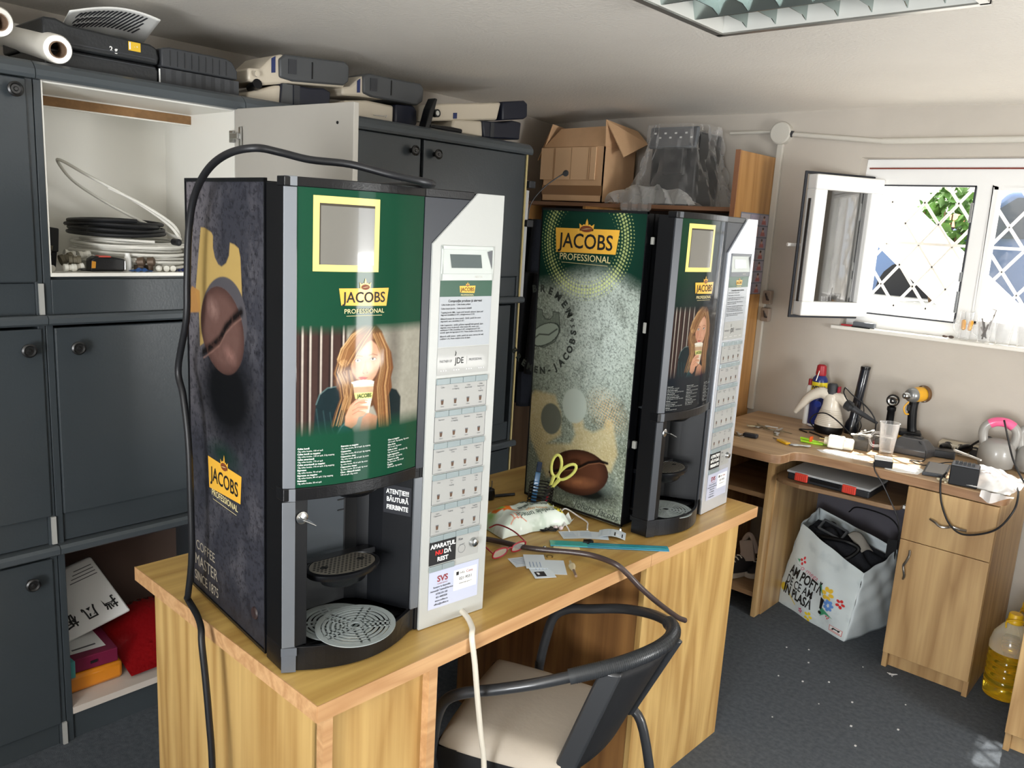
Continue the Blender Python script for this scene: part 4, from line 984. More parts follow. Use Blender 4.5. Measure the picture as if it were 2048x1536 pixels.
def side_art_light():
    A = Art(.081, .444, .006, .886, .0016)
    t = A.X - .077 # distance from the door edge
    A.fill((122, 132, 122)); n1 = A.noise(5, 1, 5); n2 = A.noise(30, 2, 4); n3 = A.noise(95, 3, 2)
    A.mix((160, 170, 164), np.clip(1.3 - A.ell((.21, .55), .16, .20), 0, 1) * .75)
    A.mix((72, 78, 68), np.clip((n1 - .5) * 4, 0, 1) * .5); A.mix((92, 98, 78), np.clip((.36 - A.Z) / .2, 0, 1) * .5)
    A.mix((50, 54, 50), np.clip((abs(n2 - .5) < .012) * 1.0, 0, 1) * .55); A.mix((48, 52, 48), np.clip((n3 - .62) * 12, 0, 1) * .5); A.mix((180, 188, 180), np.clip((.36 - n3) * 10, 0, 1) * .35)
    rs = random.Random(8)
    for k in range(34):
        x, z = rs.uniform(.08, .44), rs.uniform(.05, .68); a = rs.uniform(-1.2, 1.2); l = rs.uniform(.03, .2)
        A.line([(x, z), (x + l * math.sin(a), z + l * math.cos(a))], (56, 60, 56), .0003, .001, .55)
    A.mix((70, 74, 66), np.clip((.13 - t) * 0 + (A.X - .38) / .08, 0, 1) * np.clip((.5 - A.Z) / .3, 0, 1) * .7)
    # golden crown remains and the pale circle
    T_ = lambda L: [(x + .077, z) for x, z in L]
    A.poly(T_(HD['goldcrown']), (176, 158, 112), .012, .55)
    A.mix((148, 158, 150), .5 + (1 - A.ell((.077 + .200, .325), .045, .052)) * 10); A.mix((84, 88, 80), (.5 + (1 - A.ell((.077 + .285, .268), .040, .048)) * 12) * .85)
    # halftone dots
    a0 = .077 + .202; z0 = .805
    rr = np.hypot(A.X - a0, (A.Z - z0) * .95); th = np.arctan2(A.Z - z0, A.X - a0)
    green = np.clip((A.Z - (.668 + .03 * np.sin((A.X - .1) * 12))) / .05, 0, 1)
    A.mix((11, 50, 38), green); A.mix((6, 28, 22), green * np.clip((rr - .15) / .1, 0, 1) * .6)
    q = .0098; ring = np.floor(rr / q); ar = 2 * PI * (ring + .5) * q; nn = np.maximum(1, np.round(ar / q)); ph = (th / (2 * PI) * nn + ring * .5) % 1
    dd = np.hypot(((ph - .5) * ar / nn), ((rr / q) % 1 - .5) * q); size = .0040 * np.clip(1 - abs(rr - .136) / .042, 0, 1) * np.clip(1.1 - (abs(A.X - a0) < .05) * (A.Z > z0) * .0, 0, 1)
    A.mix((176, 186, 120), np.clip(.5 + (size - dd) / .0012, 0, 1) * (size > .0008) * np.clip((A.Z - .60) / .06, 0, 1) * .85)
    q2 = .0085; dx = (A.X + A.Z * .35) / q2; dz = (A.Z - A.X * .35) / q2; d2 = np.hypot(dx % 1 - .5, dz % 1 - .5)
    A.mix((176, 150, 108), (d2 < .36) * np.clip(1.2 - A.ell((.077 + .085, .33), .075, .055, .6), 0, 1) * .8); A.mix((60, 64, 56), (d2 < .33) * np.clip(1.2 - A.ell((.077 + .345, .16), .045, .10), 0, 1) * .55)
    # engraved crest
    A.poly(T_(HD['crest']), (88, 98, 90), .003, .75); A.line(T_(HD['crest'] + HD['crest'][:1]), (38, 44, 40), .0012, .002, .9)
    eb = A.ell((.077 + .331, .519), .060, .030, -.48); A.mix((132, 144, 134), .5 + (1 - eb) * 20); A.mix((40, 46, 42), (abs(eb - 1.0) < .05) * .9)
    A.line([(.077 + .377, .497), (.077 + .352, .517), (.077 + .315, .520), (.077 + .285, .541)], (44, 50, 46), .0022, .002, .9)
    A.C = np.clip(A.C * (1 + .55 * (1 - green))[..., None], 0, 1)
    # coffee bean and smoke
    A.mix((10, 14, 12), np.clip(1.35 - A.ell((.077 + .14, .083), .115, .042), 0, 1) * 1.2); A.mix((96, 108, 104), np.clip(1.2 - A.ell((.077 + .065, .118), .045, .035), 0, 1) * .6)
    e = A.ell((.077 + .170, .128), .110, .068, -.22); A.mix((84, 50, 34), .5 + (1 - e) * 24)
    A.mix((34, 18, 12), np.clip((e - .7) / .3, 0, 1) * (e < 1) * .8); A.mix((150, 98, 66), (e < 1) * np.clip(1 - A.ell((.077 + .17, .098), .085, .022, -.2), 0, 1) * (.5 + .5 * n2) * 1.1)
    A.line([(x + .077, z) for x, z in HD['crease']], (20, 10, 8), .0042, .004); A.line([(x + .077, z - .006) for x, z in HD['crease']], (168, 118, 84), .0008, .002, .6)
    return A

m1, d1, P1 = machine('coffee_machine', 'green-fronted coffee machine nearest the camera with white selector plate', (-.122, .010, .7505), R(83.7), False, side_art_dark, .074, 0)
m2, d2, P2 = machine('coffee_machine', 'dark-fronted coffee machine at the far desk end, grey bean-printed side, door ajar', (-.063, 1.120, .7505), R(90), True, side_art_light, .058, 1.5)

# lettering and logos on the two printed side panels
def fs(off): return lambda a, z: (.0035 - off, .077 - a, z)   # a measured towards the front, negative to the rear
def side_logo(root, cx, cz, w, h, f, banner, skew=0.0):
    T = TX(); T.poly(banner, f(.0008)); 
    cr_ = [(-.14, .36), (-.16, .62), (-.10, .54), (-.06, .60), (-.035, .56), (-.02, .70), (0, .80), (.02, .70), (.035, .56), (.06, .60), (.10, .54), (.16, .62), (.14, .36)]
    T.poly([(cx + a * w * .75, cz + b * h * 1.1) for a, b in cr_], f(.0008)); T.build('logo_banner', GOLD, root)
    T = TX(); T.put('JACOBS', w * .265, f(.0014), bold=.012, at=(cx, cz - h * .06), sx=.93); T.build('logo_lettering', INK, root)
    T = TX(); T.poly([(cx + a, cz + h * .47 + b) for a, b in circle(0, 0, w * .10, 20, h * .13)], f(.0014)); T.build('logo_bean', mat('bean_brown', (0, 0, 0)), root)
    T = TX(); T.put('PROFESSIONAL', w * .118, f(.0010), bold=.004, at=(cx, cz - h * .70), sx=1.02); T.poly([(cx - w * .37, cz - h * .92), (cx + w * .37, cz - h * .92), (cx + w * .37, cz - h * .935), (cx - w * .37, cz - h * .935)], f(.0010))
    T.poly([(cx - w * .09, cz + h * .43), (cx, cz + h * .485), (cx + w * .09, cz + h * .50), (cx, cz + h * .46)], f(.0020))
    T.build('logo_subtitle', mat('pale_gold_ink', (0, 0, 0)), root)
f2 = lambda off: (lambda a, z: (.0035 - off, .077 - a, z))
side_logo(m2, -.203, .803, .222, .070, f2, [(-x, z) for x, z in HD['logo']])
f1 = lambda off: (lambda a, z: (.0035 - off, -a, z))
side_logo(m1, -.267, .300, .158, .060, f1, [(-x, z) for x, z in GC['logo']])
T = TX(); q = f1(.0008)
T.put('COFFEE', .030, q, 'LEFT', .0, 0, (-.425, .112)); T.put('MASTER', .036, q, 'LEFT', 0, 0, (-.432, .076), sx=.95); T.put('SINCE 1875', .031, q, 'LEFT', 0, 0, (-.435, .038), sx=.85); T.build('slogan_lettering', mat('slogan_grey_gold', srgb(150, 142, 126), .5), m1)
T = TX(); T.put('Johann Jacobs', .030, f2(.0008), 'CENTER', -.004, -.02, (-.095, .030), shear=.35, sx=.95)
T.arc('BREMEN', .029, f2(.0008), (-.352, .532), .122, R(104), R(15), bold=.05); T.arc('1895', .020, f2(.0008), (-.352, .535), .125, R(34), R(8)); T.arc('BREMEN-JACOBS', .028, f2(.0008), (-.350, .535), .128, R(-140), R(-11.8), bold=.05, inward=True)
T.build('engraved_lettering', mat('engraving_dark', srgb(52, 58, 54), .7), m2)
mb = MB(); mb.lathe([(.013, 0), (.011, .003), (0, .001)], (.0030, .127, .071), axis=(-1, 0, 0)); mb.build('knockout', mat('knockout', srgb(44, 32, 32), .5), m1, world=False, smooth=True)
# bracket blocks seen in the open gap of the far machine
mb = MB(); mb.box(.012, .022, .0620, .074, .240, .262); mb.box(.012, .020, .0620, .072, .805, .825); mb.box(.012, .017, .062, .072, .566, .596); mb.build('latch_block', mat('latch_grey', srgb(150, 150, 144), .5), m2, world=False, bevel=.002)
# cords and drain hose of the near machine
CORD = mat('black_rubber_cord', srgb(22, 23, 26), .45)
pts = [(-.30, .33, 1.40), (-.20, .30, 1.60), (-.12, .27, 1.652), (-.027, .241, 1.650), (-.098, .209, 1.662), (-.157, .165, 1.676), (-.198, .109, 1.679), (-.218, .061, 1.687), (-.224, .018, 1.690), (-.272, -.004, 1.680), (-.337, -.008, 1.654), (-.397, -.004, 1.608), (-.431, .0, 1.543), (-.446, .002, 1.447), (-.455, .003, 1.368), (-.503, .008, 1.264), (-.478, .005, 1.212), (-.456, .003, 1.123), (-.451, .003, .997), (-.454, .004, .876), (-.477, .006, .783), (-.500, .016, .762), (-.424, -.003, .762), (-.372, -.020, .758), (-.354, -.028, .733), (-.342, -.028, .667), (-.330, -.028, .583), (-.319, -.028, .469), (-.31, -.035, .25), (-.30, -.05, .02), (-.25, -.12, .012)]
pts = [(-.50, .36, 1.60), (-.45, .36, 1.648), (-.25, .33, 1.6495), (-.09, .28, 1.6495)] + pts[3:]
mb = MB(); mb.tube(smooth_path(pts, 6), .0068, n=10)
single(mb, 'power_cable', CORD, 'thick black cable looping over and down beside the near machine', 'cable', smooth=True)
mb = MB(); mb.tube(smooth_path([(-.16, .43, .762), (-.067, .416, .762), (-.008, .385, .762), (.012, .366, .752), (.020, .371, .692), (.020, .385, .606), (.020, .401, .517), (.020, .417, .430), (.02, .43, .22), (.03, .44, .02), (.1, .46, .01)], 6), .0062, n=10)
single(mb, 'drain_hose', mat('milky_hose', srgb(206, 200, 186), .35, coat=.3), 'whitish plastic hose hanging from under the near machine over the desk edge', 'hose', smooth=True)
# loose steel grilles
GRM = mat('grille_steel', srgb(176, 186, 186), .3, metal=.35)
def w1(u, d, z):
    return tuple(m1.matrix_basis @ Vector((u, d, z)))
proto = MB(); grille_disc(proto)
g1 = proto.build('drip_grille', GRM, None, world=False); g1.name = 'drip_grille'
g1.location = w1(.147, -.006, .058); g1.rotation_euler = (R(3.5), R(-2), .6)
tag(g1, 'loose round steel drip grille, upper one overhanging the near tray', 'drip grille', 'steel drip grilles of the coffee machines')
for (lc, lb, rz_) in ((w1(.136, .048, .046), 'round steel drip grille lying under the loose one in the near machine', 1.4), (tuple(m2.matrix_basis @ Vector((.142, .022, .0455))), 'round steel drip grille in the tray of the far machine', .2)):
    c = g1.copy(); COL.objects.link(c); c.location = lc; c.rotation_euler = (0, 0, rz_); c['label'] = lb

# ================================================================ CEILING LIGHT
fl = thing('ceiling_light', 'square louvred metal ceiling light without tubes lit', 'ceiling light', (.24, .97, ZC))
FX0, FX1, FY0, FY1, FZ = -.067, .553, .655, 1.275, 2.105
LOUV = mat('louvre_metal', srgb(168, 180, 176), .22, metal=.9)
mb = MB()
for a in ((FX0, FX1, FY0, FY0 + .012), (FX0, FX1, FY1 - .012, FY1), (FX0, FX0 + .012, FY0, FY1), (FX1 - .012, FX1, FY0, FY1)): mb.box(*a, FZ, ZC - .012)
mb.box(FX0, FX1, FY0, FY1, ZC - .020, ZC - .012)
mb.build('housing', mat('fixture_white', srgb(206, 206, 200), .35), fl, bevel=.001)
mb = MB(); mb.box(FX0 + .013, FX1 - .013, FY0 + .013, FY1 - .013, ZC - .026, ZC - .021); mb.build('reflector_plate', mat('plate_teal_metal', srgb(96, 112, 110), .25, metal=.9), fl)
mb = MB()
for a in ((FX0 - .010, FX1 + .010, FY0 - .010, FY0 + .010), (FX0 - .010, FX1 + .010, FY1 - .010, FY1 + .010), (FX0 - .010, FX0 + .010, FY0, FY1), (FX1 - .010, FX1 + .010, FY0, FY1)): mb.box(*a, FZ - .004, FZ + .004)
mb.build('rim', mat('fixture_rim', srgb(150, 148, 142), .3, metal=.6), fl)
# parabolic lengthwise reflectors and thin cross blades
for i in range(1, 4):
    y = FY0 + (FY1 - FY0) * i / 4
    mb = MB(); mb.prism_m([(-.002, FZ + .002), (.002, FZ + .002), (.010, FZ + .020), (.022, FZ + .050), (-.022, FZ + .050), (-.010, FZ + .020)], FX0 + .012, FX1 - .012, lambda a, b, d, y=y: (d, y + a, b)); mb.build('reflector', LOUV, fl, smooth=True)
for i in range(1, 8):
    x = FX0 + (FX1 - FX0) * i / 8
    for j in range(4):
        ya = FY0 + (FY1 - FY0) * j / 4 + .006; yb = FY0 + (FY1 - FY0) * (j + 1) / 4 - .006
        pts = [(ya, FZ + .048), (ya, FZ + .004), ((ya + yb) / 2 - .04, FZ + .014), ((ya + yb) / 2 + .04, FZ + .014), (yb, FZ + .004), (yb, FZ + .048)]
        mb = MB(); mb.prism_m(pts, x - .0012, x + .0012, lambda a, b, d: (d, a, b)); mb.build('louvre_blade', LOUV, fl)
for j in range(4):
    y = FY0 + (FY1 - FY0) * (j + .5) / 4
    mb = MB(); mb.tube([(FX0 + .02, y, FZ + .056), (FX1 - .02, y, FZ + .056)], .0125, n=12); mb.build('tube', WHITEP, fl, smooth=True)

# ================================================================ ON TOP OF THE CABINETS
FILMR = mat('film_roll', srgb(214, 210, 200), .3, coat=.5); CORE = mat('cardboard_core', srgb(128, 104, 84), .8)
for (a, b_, r, lb) in (((-1.335, .105, 1.966), (-1.80, .112, 2.058), .0375, 'roll of clear stretch film with an open cardboard core, beside the black case'),
                       ((-1.30, -.040, 2.000), (-1.80, -.06, 2.080), .036, 'roll of clear stretch film cut off by the left picture edge')):
    A_, B_ = Vector(a), Vector(b_); ax = (B_ - A_).normalized(); L = (B_ - A_).length
    t = thing('film_roll', lb, 'film roll', (A_.x, A_.y, 1.925), 0, 'stretch film rolls on the cabinets')
    mb = MB(); mb.lathe([(.021, 0), (r - .003, 0), (r, .004), (r, L), (.021, L)], A_, axis=ax, n=32, cap=False); mb.build('film', FILMR, t, smooth=True)
    mb = MB(); mb.lathe([(.0185, -.004), (.0212, -.004), (.0212, L), (.0185, L), (.0185, -.004)], A_, axis=ax, n=28, cap=False); mb.build('core', CORE, t, smooth=True)
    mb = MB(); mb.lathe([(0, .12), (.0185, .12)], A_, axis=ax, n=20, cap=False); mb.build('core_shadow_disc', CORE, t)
CASEB = mat('case_black', srgb(34, 36, 38), .45, bump=.08, bscale=120)
c1 = thing('tool_case', 'black plastic tool case with a yellow sticker on the cabinets', 'case', (-1.52, .235, 1.925))
mb = MB(); mb.prism_m([(.088, 1.926), (.392, 1.926), (.394, 1.965), (.385, 1.978), (.090, 1.978)], -1.385, -1.70, lambda a, b, d: (d, a, b)); mb.build('base', CASEB, c1, bevel=.006, smooth=True)
mb = MB(); mb.prism_m([(.086, 1.980), (.390, 1.980), (.394, 2.000), (.388, 2.026), (.370, 2.034), (.150, 2.042), (.120, 2.052), (.086, 2.050)], -1.380, -1.70, lambda a, b, d: (d, a, b)); ld = mb.build('lid', CASEB, c1, bevel=.006, smooth=True)
mb = MB(); mb.box(-1.379, -1.377, .100, .380, 1.992, 1.996); mb.box(-1.379, -1.377, .100, .380, 1.968, 1.971)
mb.build('ridge', DGREY, c1)
mb = MB(); mb.box(-1.3785, -1.3775, .306, .340, 2.006, 2.030); yl = mb.build('warning_label', mat('label_yellow', srgb(226, 184, 44), .5), ld)
T = TX(); T.poly([(.308, 2.009), (.312, 2.009), (.312, 2.028), (.308, 2.028)], lambda a, b: (-1.3770, a, b)); T.build('label_strip', PAPER, ld, world=True)
T = TX(); T.put('2 g', .018, lambda a, b: (-1.3785, a, b), at=(.265, 2.000), bold=.03); T.put('- +', .010, lambda a, b: (-1.3765, a, b), at=(.327, 2.018)); T.build('case_lettering', PAPER, ld, world=True)
c2 = thing('tool_case', 'ribbed dark grey plastic case without a sticker', 'case', (-1.52, .52, 1.925))
def ribbed(mb, y0, y1, z0, z1, x0, x1, n=16):
    pts = []
    for i in range(n + 1):
        y = y0 + (y1 - y0) * i / n; pts.append((x0 - (.0025 if i % 2 else 0), y)); 
    vs = [(x, y, z) for z in (z0, z1) for x, y in pts]; m = n + 1
    mb.add(vs, [(i, i + 1, m + i + 1, m + i) for i in range(n)])
    mb.box(x1, x0 - .003, y0, y1, z0, z1)
mb = MB(); ribbed(mb, .398, .645, 1.926, 1.976, -1.380, -1.68); mb.build('base', mat('case_dark_grey', srgb(52, 54, 57), .55, bump=.08, bscale=120), c2)
mb = MB(); mb.prism_m([(.400, 1.979), (.640, 1.979), (.640, 2.004), (.622, 2.030), (.60, 2.036), (.425, 2.036), (.400, 2.030)], -1.378, -1.68, lambda a, b, d: (d, a, b)); l2_ = mb.build('lid', MATS['case_dark_grey'], c2, bevel=.004, smooth=True)
mb = MB()
for k in range(9): mb.box(-1.378, -1.3765, .425 + k * .022, .4265 + k * .022, 1.985, 2.028)
mb.build('rib_lines', CASEB, l2_)
mb = MB(); mb.box(-1.384, -1.380, .3935, .3965, 1.930, 1.972); single(mb, 'paper_slip', PAPER, 'thin white paper slip wedged between the two black cases', 'paper slip')
# perforated white plate lying on the case
mb = MB(); mb.grid(24, 16, lambda a, b: (-1.42 - b * .20, .17 + a * .25 + b * .03, 2.085 + .032 * math.sin(a * PI * .8) - .045 * b + .01 * a))
fp_ = thing('perforated_plate', 'curved white slotted plastic plate lying on the black case', 'plate', (-1.50, .31, 2.045))
mb.build('sheet', WHITEP, fp_, smooth=True, solid=.003)
mb = MB()
for r in range(3):
    for k in range(16):
        a = .12 + k * .048; b = .18 + r * .2
        p = Vector((-1.42 - b * .20, .17 + a * .25 + b * .03, 2.085 + .032 * math.sin(a * PI * .8) - .045 * b + .01 * a - .0025))
        mb.obox(p, (.020, .003, .0045), (0, .0022, 0), (0, 0, .0008))
mb.build('slots', DGREY, fp_)
# ingredient canisters
CREAM = mat('canister_cream', srgb(196, 186, 168), .4, coat=.2); LIDG = mat('lid_grey', srgb(70, 72, 74), .45); BLUEL = mat('label_blue', srgb(30, 44, 92), .5)
LIDB = mat('lid_blue_black', srgb(22, 26, 40), .4)
fx = lambda a, b, d: (d, a, b)
def canister(body, lid, x0, x1, lb, lidm, stripe=None, extra=None, z0=1.925):
    ys = [p[0] for p in body + lid]
    t = thing('ingredient_canister', lb, 'canister', ((x0 + x1) / 2, sum(ys) / len(ys), min(p[1] for p in body + lid)), 0, 'vending ingredient canisters on the cabinets')
    mb = MB(); mb.prism_m(body, x0 - .006, x1, fx); b = mb.build('body', CREAM, t, bevel=.008, smooth=True)
    if lid: mb = MB(); mb.prism_m(lid, x0 + .004, x1 + (.02 if x0 > x1 else 0), fx); l = mb.build('lid', lidm, t, bevel=.006, smooth=True)
    if stripe: mb = MB(); mb.prism_m(stripe, x0 - .0055, x0 - .0035, fx); mb.build('blue_label', BLUEL, b)
    return t, b
def lid_detail(t, y0, y1, z0, z1, x, m):
    mb = MB(); mb.prism_m([(y0, z0), (y0 + .03, z0 + .002), (y0 + .03, z1), (y0, z1 - .002)], x, x + .003, fx); mb.build('lid_recess', DGREY, t)
    ym = y0 + (y1 - y0) * .38
    mb = MB(); mb.box(x, x + .002, ym, ym + .004, z0 - .002, z1 + .004); mb.build('hinge_line', BLK, t)
X1 = -1.412
t, b = canister([(.70, 1.990), (.755, 1.985), (.850, 2.006), (1.075, 2.026), (1.08, 2.100), (.82, 2.092), (.79, 2.080), (.745, 2.035), (.70, 2.030)], [(.810, 2.018), (.86, 2.013), (1.065, 2.032), (1.086, 2.048), (1.088, 2.098), (1.07, 2.112), (.83, 2.093), (.808, 2.075)], X1, -1.60, 'cream canister with a grey flip lid, upper of the leftmost pair', LIDG, [(.783, 2.028), (.797, 2.031), (.797, 2.082), (.783, 2.073)])
lid_detail(t, .84, 1.08, 2.034, 2.082, X1 + .004, LIDG)
mb = MB(); mb.tube([(X1 + .002, .722, 2.013), (X1 + .012, .722, 2.013)], .009, n=16); mb.build('pivot', CREAM, t, smooth=True)
mb = MB(); mb.tube([(X1, .730, 1.985), (X1 - .05, .735, 1.975)], .016, n=14); mb.build('outlet', BLK, t, smooth=True)
t, b = canister([(.70, 1.9255), (.98, 1.9255), (1.005, 1.935), (1.01, 2.004), (.85, 2.000), (.80, 1.992), (.70, 1.955)], [(.815, 1.928), (1.01, 1.930), (1.015, 2.003), (.985, 2.012), (.93, 2.004), (.82, 2.003)], X1 - .006, -1.60, 'cream canister with a grey and black lid, lying under the leftmost upper one', LIDB)
mb = MB(); mb.prism_m([(.865, 1.930), (.888, 1.930), (.888, 2.003), (.865, 2.003)], X1 - .002, X1 + .0005, fx); mb.build('lid_band', DGREY, t)
mb = MB(); mb.prism_m([(.817, 1.932), (.860, 1.930), (.860, 2.002), (.822, 2.002)], X1 - .002, X1 + .0002, fx); mb.build('lid_panel', LIDG, t)
t, b = canister([(1.065, 2.000), (1.15, 2.008), (1.42, 2.020), (1.425, 2.075), (1.16, 2.082), (1.14, 2.070), (1.10, 2.035), (1.065, 2.028)], [(1.152, 2.020), (1.19, 2.012), (1.41, 2.014), (1.435, 2.030), (1.438, 2.080), (1.42, 2.094), (1.17, 2.090), (1.150, 2.075)], X1, -1.60, 'cream canister with a grey flip lid above the open white door corner', LIDG, [(1.128, 2.018), (1.141, 2.020), (1.141, 2.068), (1.128, 2.058)])
lid_detail(t, 1.18, 1.43, 2.032, 2.078, X1 + .004, LIDG)
t, b = canister([(1.08, 1.9255), (1.305, 1.9255), (1.305, 1.998), (1.18, 2.000), (1.08, 1.985)], [(1.306, 1.930), (1.402, 1.934), (1.414, 1.945), (1.412, 1.995), (1.395, 2.010), (1.306, 2.003)], X1 - .006, -1.60, 'cream canister with a blue-black end cap behind the open white door corner', LIDB)
mb = MB(); mb.tube(smooth_path([(X1, 1.20, 1.951), (X1, 1.25, 1.953), (X1, 1.262, 1.957), (X1, 1.258, 1.949)], 4), .0016, n=6); mb.build('wire_hook', STEEL, t, smooth=True)
t, b = canister([(1.09, 1.9255), (1.435, 1.9255), (1.44, 1.975), (1.40, 1.985), (1.09, 1.985)], [(1.36, 1.9275), (1.43, 1.928), (1.446, 1.94), (1.446, 1.965), (1.42, 1.98), (1.36, 1.975)], -1.615, -1.76, 'grey-lidded canister lying farthest back behind the blue-black cap', mat('lid_pale_grey', srgb(120, 122, 120), .5))
X2 = -1.335
sc_ = lambda L: [(-.75 + (y + .75) * .968, 1.5875 + (z - 1.5875) * .968) for y, z in L]
t, b = canister(sc_([(1.50, 1.968), (1.88, 2.020), (1.90, 2.096), (1.52, 2.036)]), sc_([(1.902, 2.022), (2.04, 2.044), (2.062, 2.056), (2.058, 2.112), (2.035, 2.122), (1.900, 2.098)]), X2 - .012, -1.50, 'long cream canister with a black end cap, upper one at the far end', LIDB, sc_([(1.62, 1.992), (1.64, 1.995), (1.64, 2.018), (1.62, 2.015)]))
mb = MB(); mb.prism_m(sc_([(1.445, 1.930), (1.470, 1.932), (1.505, 2.050), (1.492, 2.052), (1.470, 2.01)]), X2 - .03, X2 + .012, fx); mb.build('outlet_flap', BLK, t, bevel=.003)
mb = MB(); mb.tube([(X2 - .01, sc_([(1.512, 1.995)])[0][0], sc_([(1.512, 1.998)])[0][1]), (X2 + .008, sc_([(1.512, 1.995)])[0][0], sc_([(1.512, 1.998)])[0][1])], .015, n=18); k_ = mb.build('knob_ring', BLK, t, smooth=True)
mb = MB(); mb.tube([(X2 + .008, sc_([(1.510, 1.998)])[0][0], sc_([(1.510, 1.998)])[0][1]), (X2 + .010, sc_([(1.510, 1.998)])[0][0], sc_([(1.510, 1.998)])[0][1])], .009, n=16); mb.build('knob_face', STEEL, k_, smooth=True)
t, b = canister(sc_([(1.60, 1.9400), (1.79, 1.9368), (1.79, 2.004), (1.62, 1.99)]), sc_([(1.785, 1.937), (2.01, 1.953), (2.015, 2.026), (1.96, 2.028), (1.91, 2.012), (1.775, 2.004)]), X2 - .004, -1.50, 'cream canister with a ribbed black lid, lower one at the far cabinet end', LIDB)
mb = MB(); mb.prism_m(sc_([(1.82, 1.944), (1.842, 1.945), (1.842, 2.004), (1.82, 2.002)]), X2, X2 + .0025, fx); mb.build('lid_band', DGREY, t)
mb = MB(); mb.tube([(X2 + .010, 1.40, 1.934), (X2 + .012, 1.50, 1.934), (X2 + .012, 1.56, 1.933)], [.006, .010, .009], n=8)
single(mb, 'plastic_lever', BLK, 'flat black plastic lever lying in front of the far canisters', 'lever', smooth=True)

# ================================================================ SHELVING UNIT at the rear wall
su = thing('shelving_unit', 'tall beech shelving unit in the rear corner holding the cardboard box', 'shelving unit', (-1.3, 2.78, 0))
mb = MB(); mb.box(-.675, -.655, 2.592, 2.950, 0, 1.958); sb = mb.build('side_board', WOODB, su, bevel=.001)
mb = MB(); mb.box(-.676, -.654, 2.588, 2.5935, 0, 1.960); mb.build('edge_band', wood('edge_brown', srgb(160, 112, 82), srgb(136, 92, 66), 'z'), sb)
mb = MB(); mb.box(-1.96, -.676, 2.605, 2.950, 1.698, 1.716); mb.build('top_shelf', wood('shelf_brown', srgb(150, 110, 84), srgb(120, 86, 62), 'x'), su)
mb = MB(); mb.box(-1.96, -1.942, 2.605, 2.950, 0, 1.698); mb.build('side_board', WOODB, su)
mb = MB(); mb.box(-1.50, -1.482, 2.61, 2.945, 0, 1.698); mb.build('divider', WOODB, su)
mb = MB(); mb.box(-1.94, -.676, 2.935, 2.948, 0, 1.698); mb.build('back_panel', mat('shelf_back_dark', srgb(66, 58, 56), .8), su)
for z in (1.35, .95): mb = MB(); mb.box(-1.94, -.676, 2.62, 2.935, z, z + .018); mb.build('shelf', MATS['shelf_brown'], su)
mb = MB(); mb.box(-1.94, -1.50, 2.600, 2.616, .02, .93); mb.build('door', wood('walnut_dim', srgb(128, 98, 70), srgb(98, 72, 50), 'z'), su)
# ID photo sheet on the side board
A = Art(2.655, 2.935, 1.330, 1.700, .0022); A.fill((120, 124, 140))
r_ = random.Random(3)
for r in range(7):
    for c in range(3):
        y0, z0_ = 2.662 + c * .0925, 1.648 - r * .0525
        A.poly([(y0, z0_), (y0 + .086, z0_), (y0 + .086, z0_ + .046), (y0, z0_ + .046)], r_.choice([(168, 164, 168), (184, 152, 152), (158, 150, 166)]), .002)
        if r > 0 or c > 1:
            A.poly([(y0 + .020, z0_ + .004), (y0 + .066, z0_ + .004), (y0 + .060, z0_ + .022), (y0 + .026, z0_ + .022)], (168, 96, 96), .003); A.mix((206, 158, 144), .5 + (1 - A.ell((y0 + .043, z0_ + .030), .009, .011)) * 5); A.mix((80, 52, 50), (.5 + (1 - A.ell((y0 + .043, z0_ + .037), .010, .006)) * 5))
        for k in range(3): A.line([(y0 + .006, z0_ + .010 + k * .012), (y0 + .018, z0_ + .010 + k * .012)], (110, 100, 120), .0008, .002, .7)
for z_ in [1.648 - r * .0525 - .003 for r in range(7)]: A.line([(2.655, z_), (2.935, z_)], (66, 64, 84), .0010, .002, .8)
o = A.mesh('card_pocket_sheet', vcol('pocket_print', .25, .8), None, lambda y, z: (-.6535, y, z))
tag(o, 'plastic pocket sheet of small reddish cards taped on the tall beech board', 'card sheet')
# socket blocks on the conduit
for z, lb in ((1.318, 'upper small brown switch block on the wall conduit'), (1.236, 'lower small brown switch block on the wall conduit')):
    mb = MB(); mb.box(-.632, -.592, YB - .034, YB - .003, z - .032, z + .032); t = single(mb, 'switch_block', mat('block_beige', srgb(150, 136, 124), .6), lb, 'switch', 'switch blocks on the rear wall', bevel=.004)
    mb = MB()
    for k in range(3): mb.tube([(-.618 + k * .006, YB - .036, z + .018 - k * .012), (-.606 + k * .004, YB - .040, z - .012)], .0035, n=6)
    mb.build('clips', mat('clip_dark', srgb(60, 50, 48), .6), t)
# cardboard box with open flaps
cb = thing('cardboard_box', 'worn brown cardboard box with torn open flaps on the shelving unit', 'box', (-1.59, 2.77, 1.716))
bx0, bx1, by0, by1, bz0, bz1 = -1.790, -1.400, 2.625, 2.90, 1.7165, 1.990
TAPE = mat('parcel_tape', srgb(150, 112, 78), .35, coat=.4)
for nm, a in (('front_wall', (bx0, bx1, by0, by0 + .006)), ('rear_wall', (bx0, bx1, by1 - .006, by1)), ('left_wall', (bx0, bx0 + .006, by0, by1)), ('right_wall', (bx1 - .006, bx1, by0, by1))):
    mb = MB(); mb.box(*a, bz0, bz1); mb.build(nm, CARD, cb)
mb = MB(); mb.box(bx0, bx1, by0, by1, bz0, bz0 + .006); mb.build('bottom', CARD, cb)
mb = MB(); mb.add([(bx0, by0, bz1), (bx1, by0, bz1), (bx1 - .005, by0 + .07, bz1 + .105), (bx0 + .05, by0 + .07, bz1 + .10)], [(0, 1, 2, 3)]); mb.build('front_flap', CARD, cb, solid=.005)
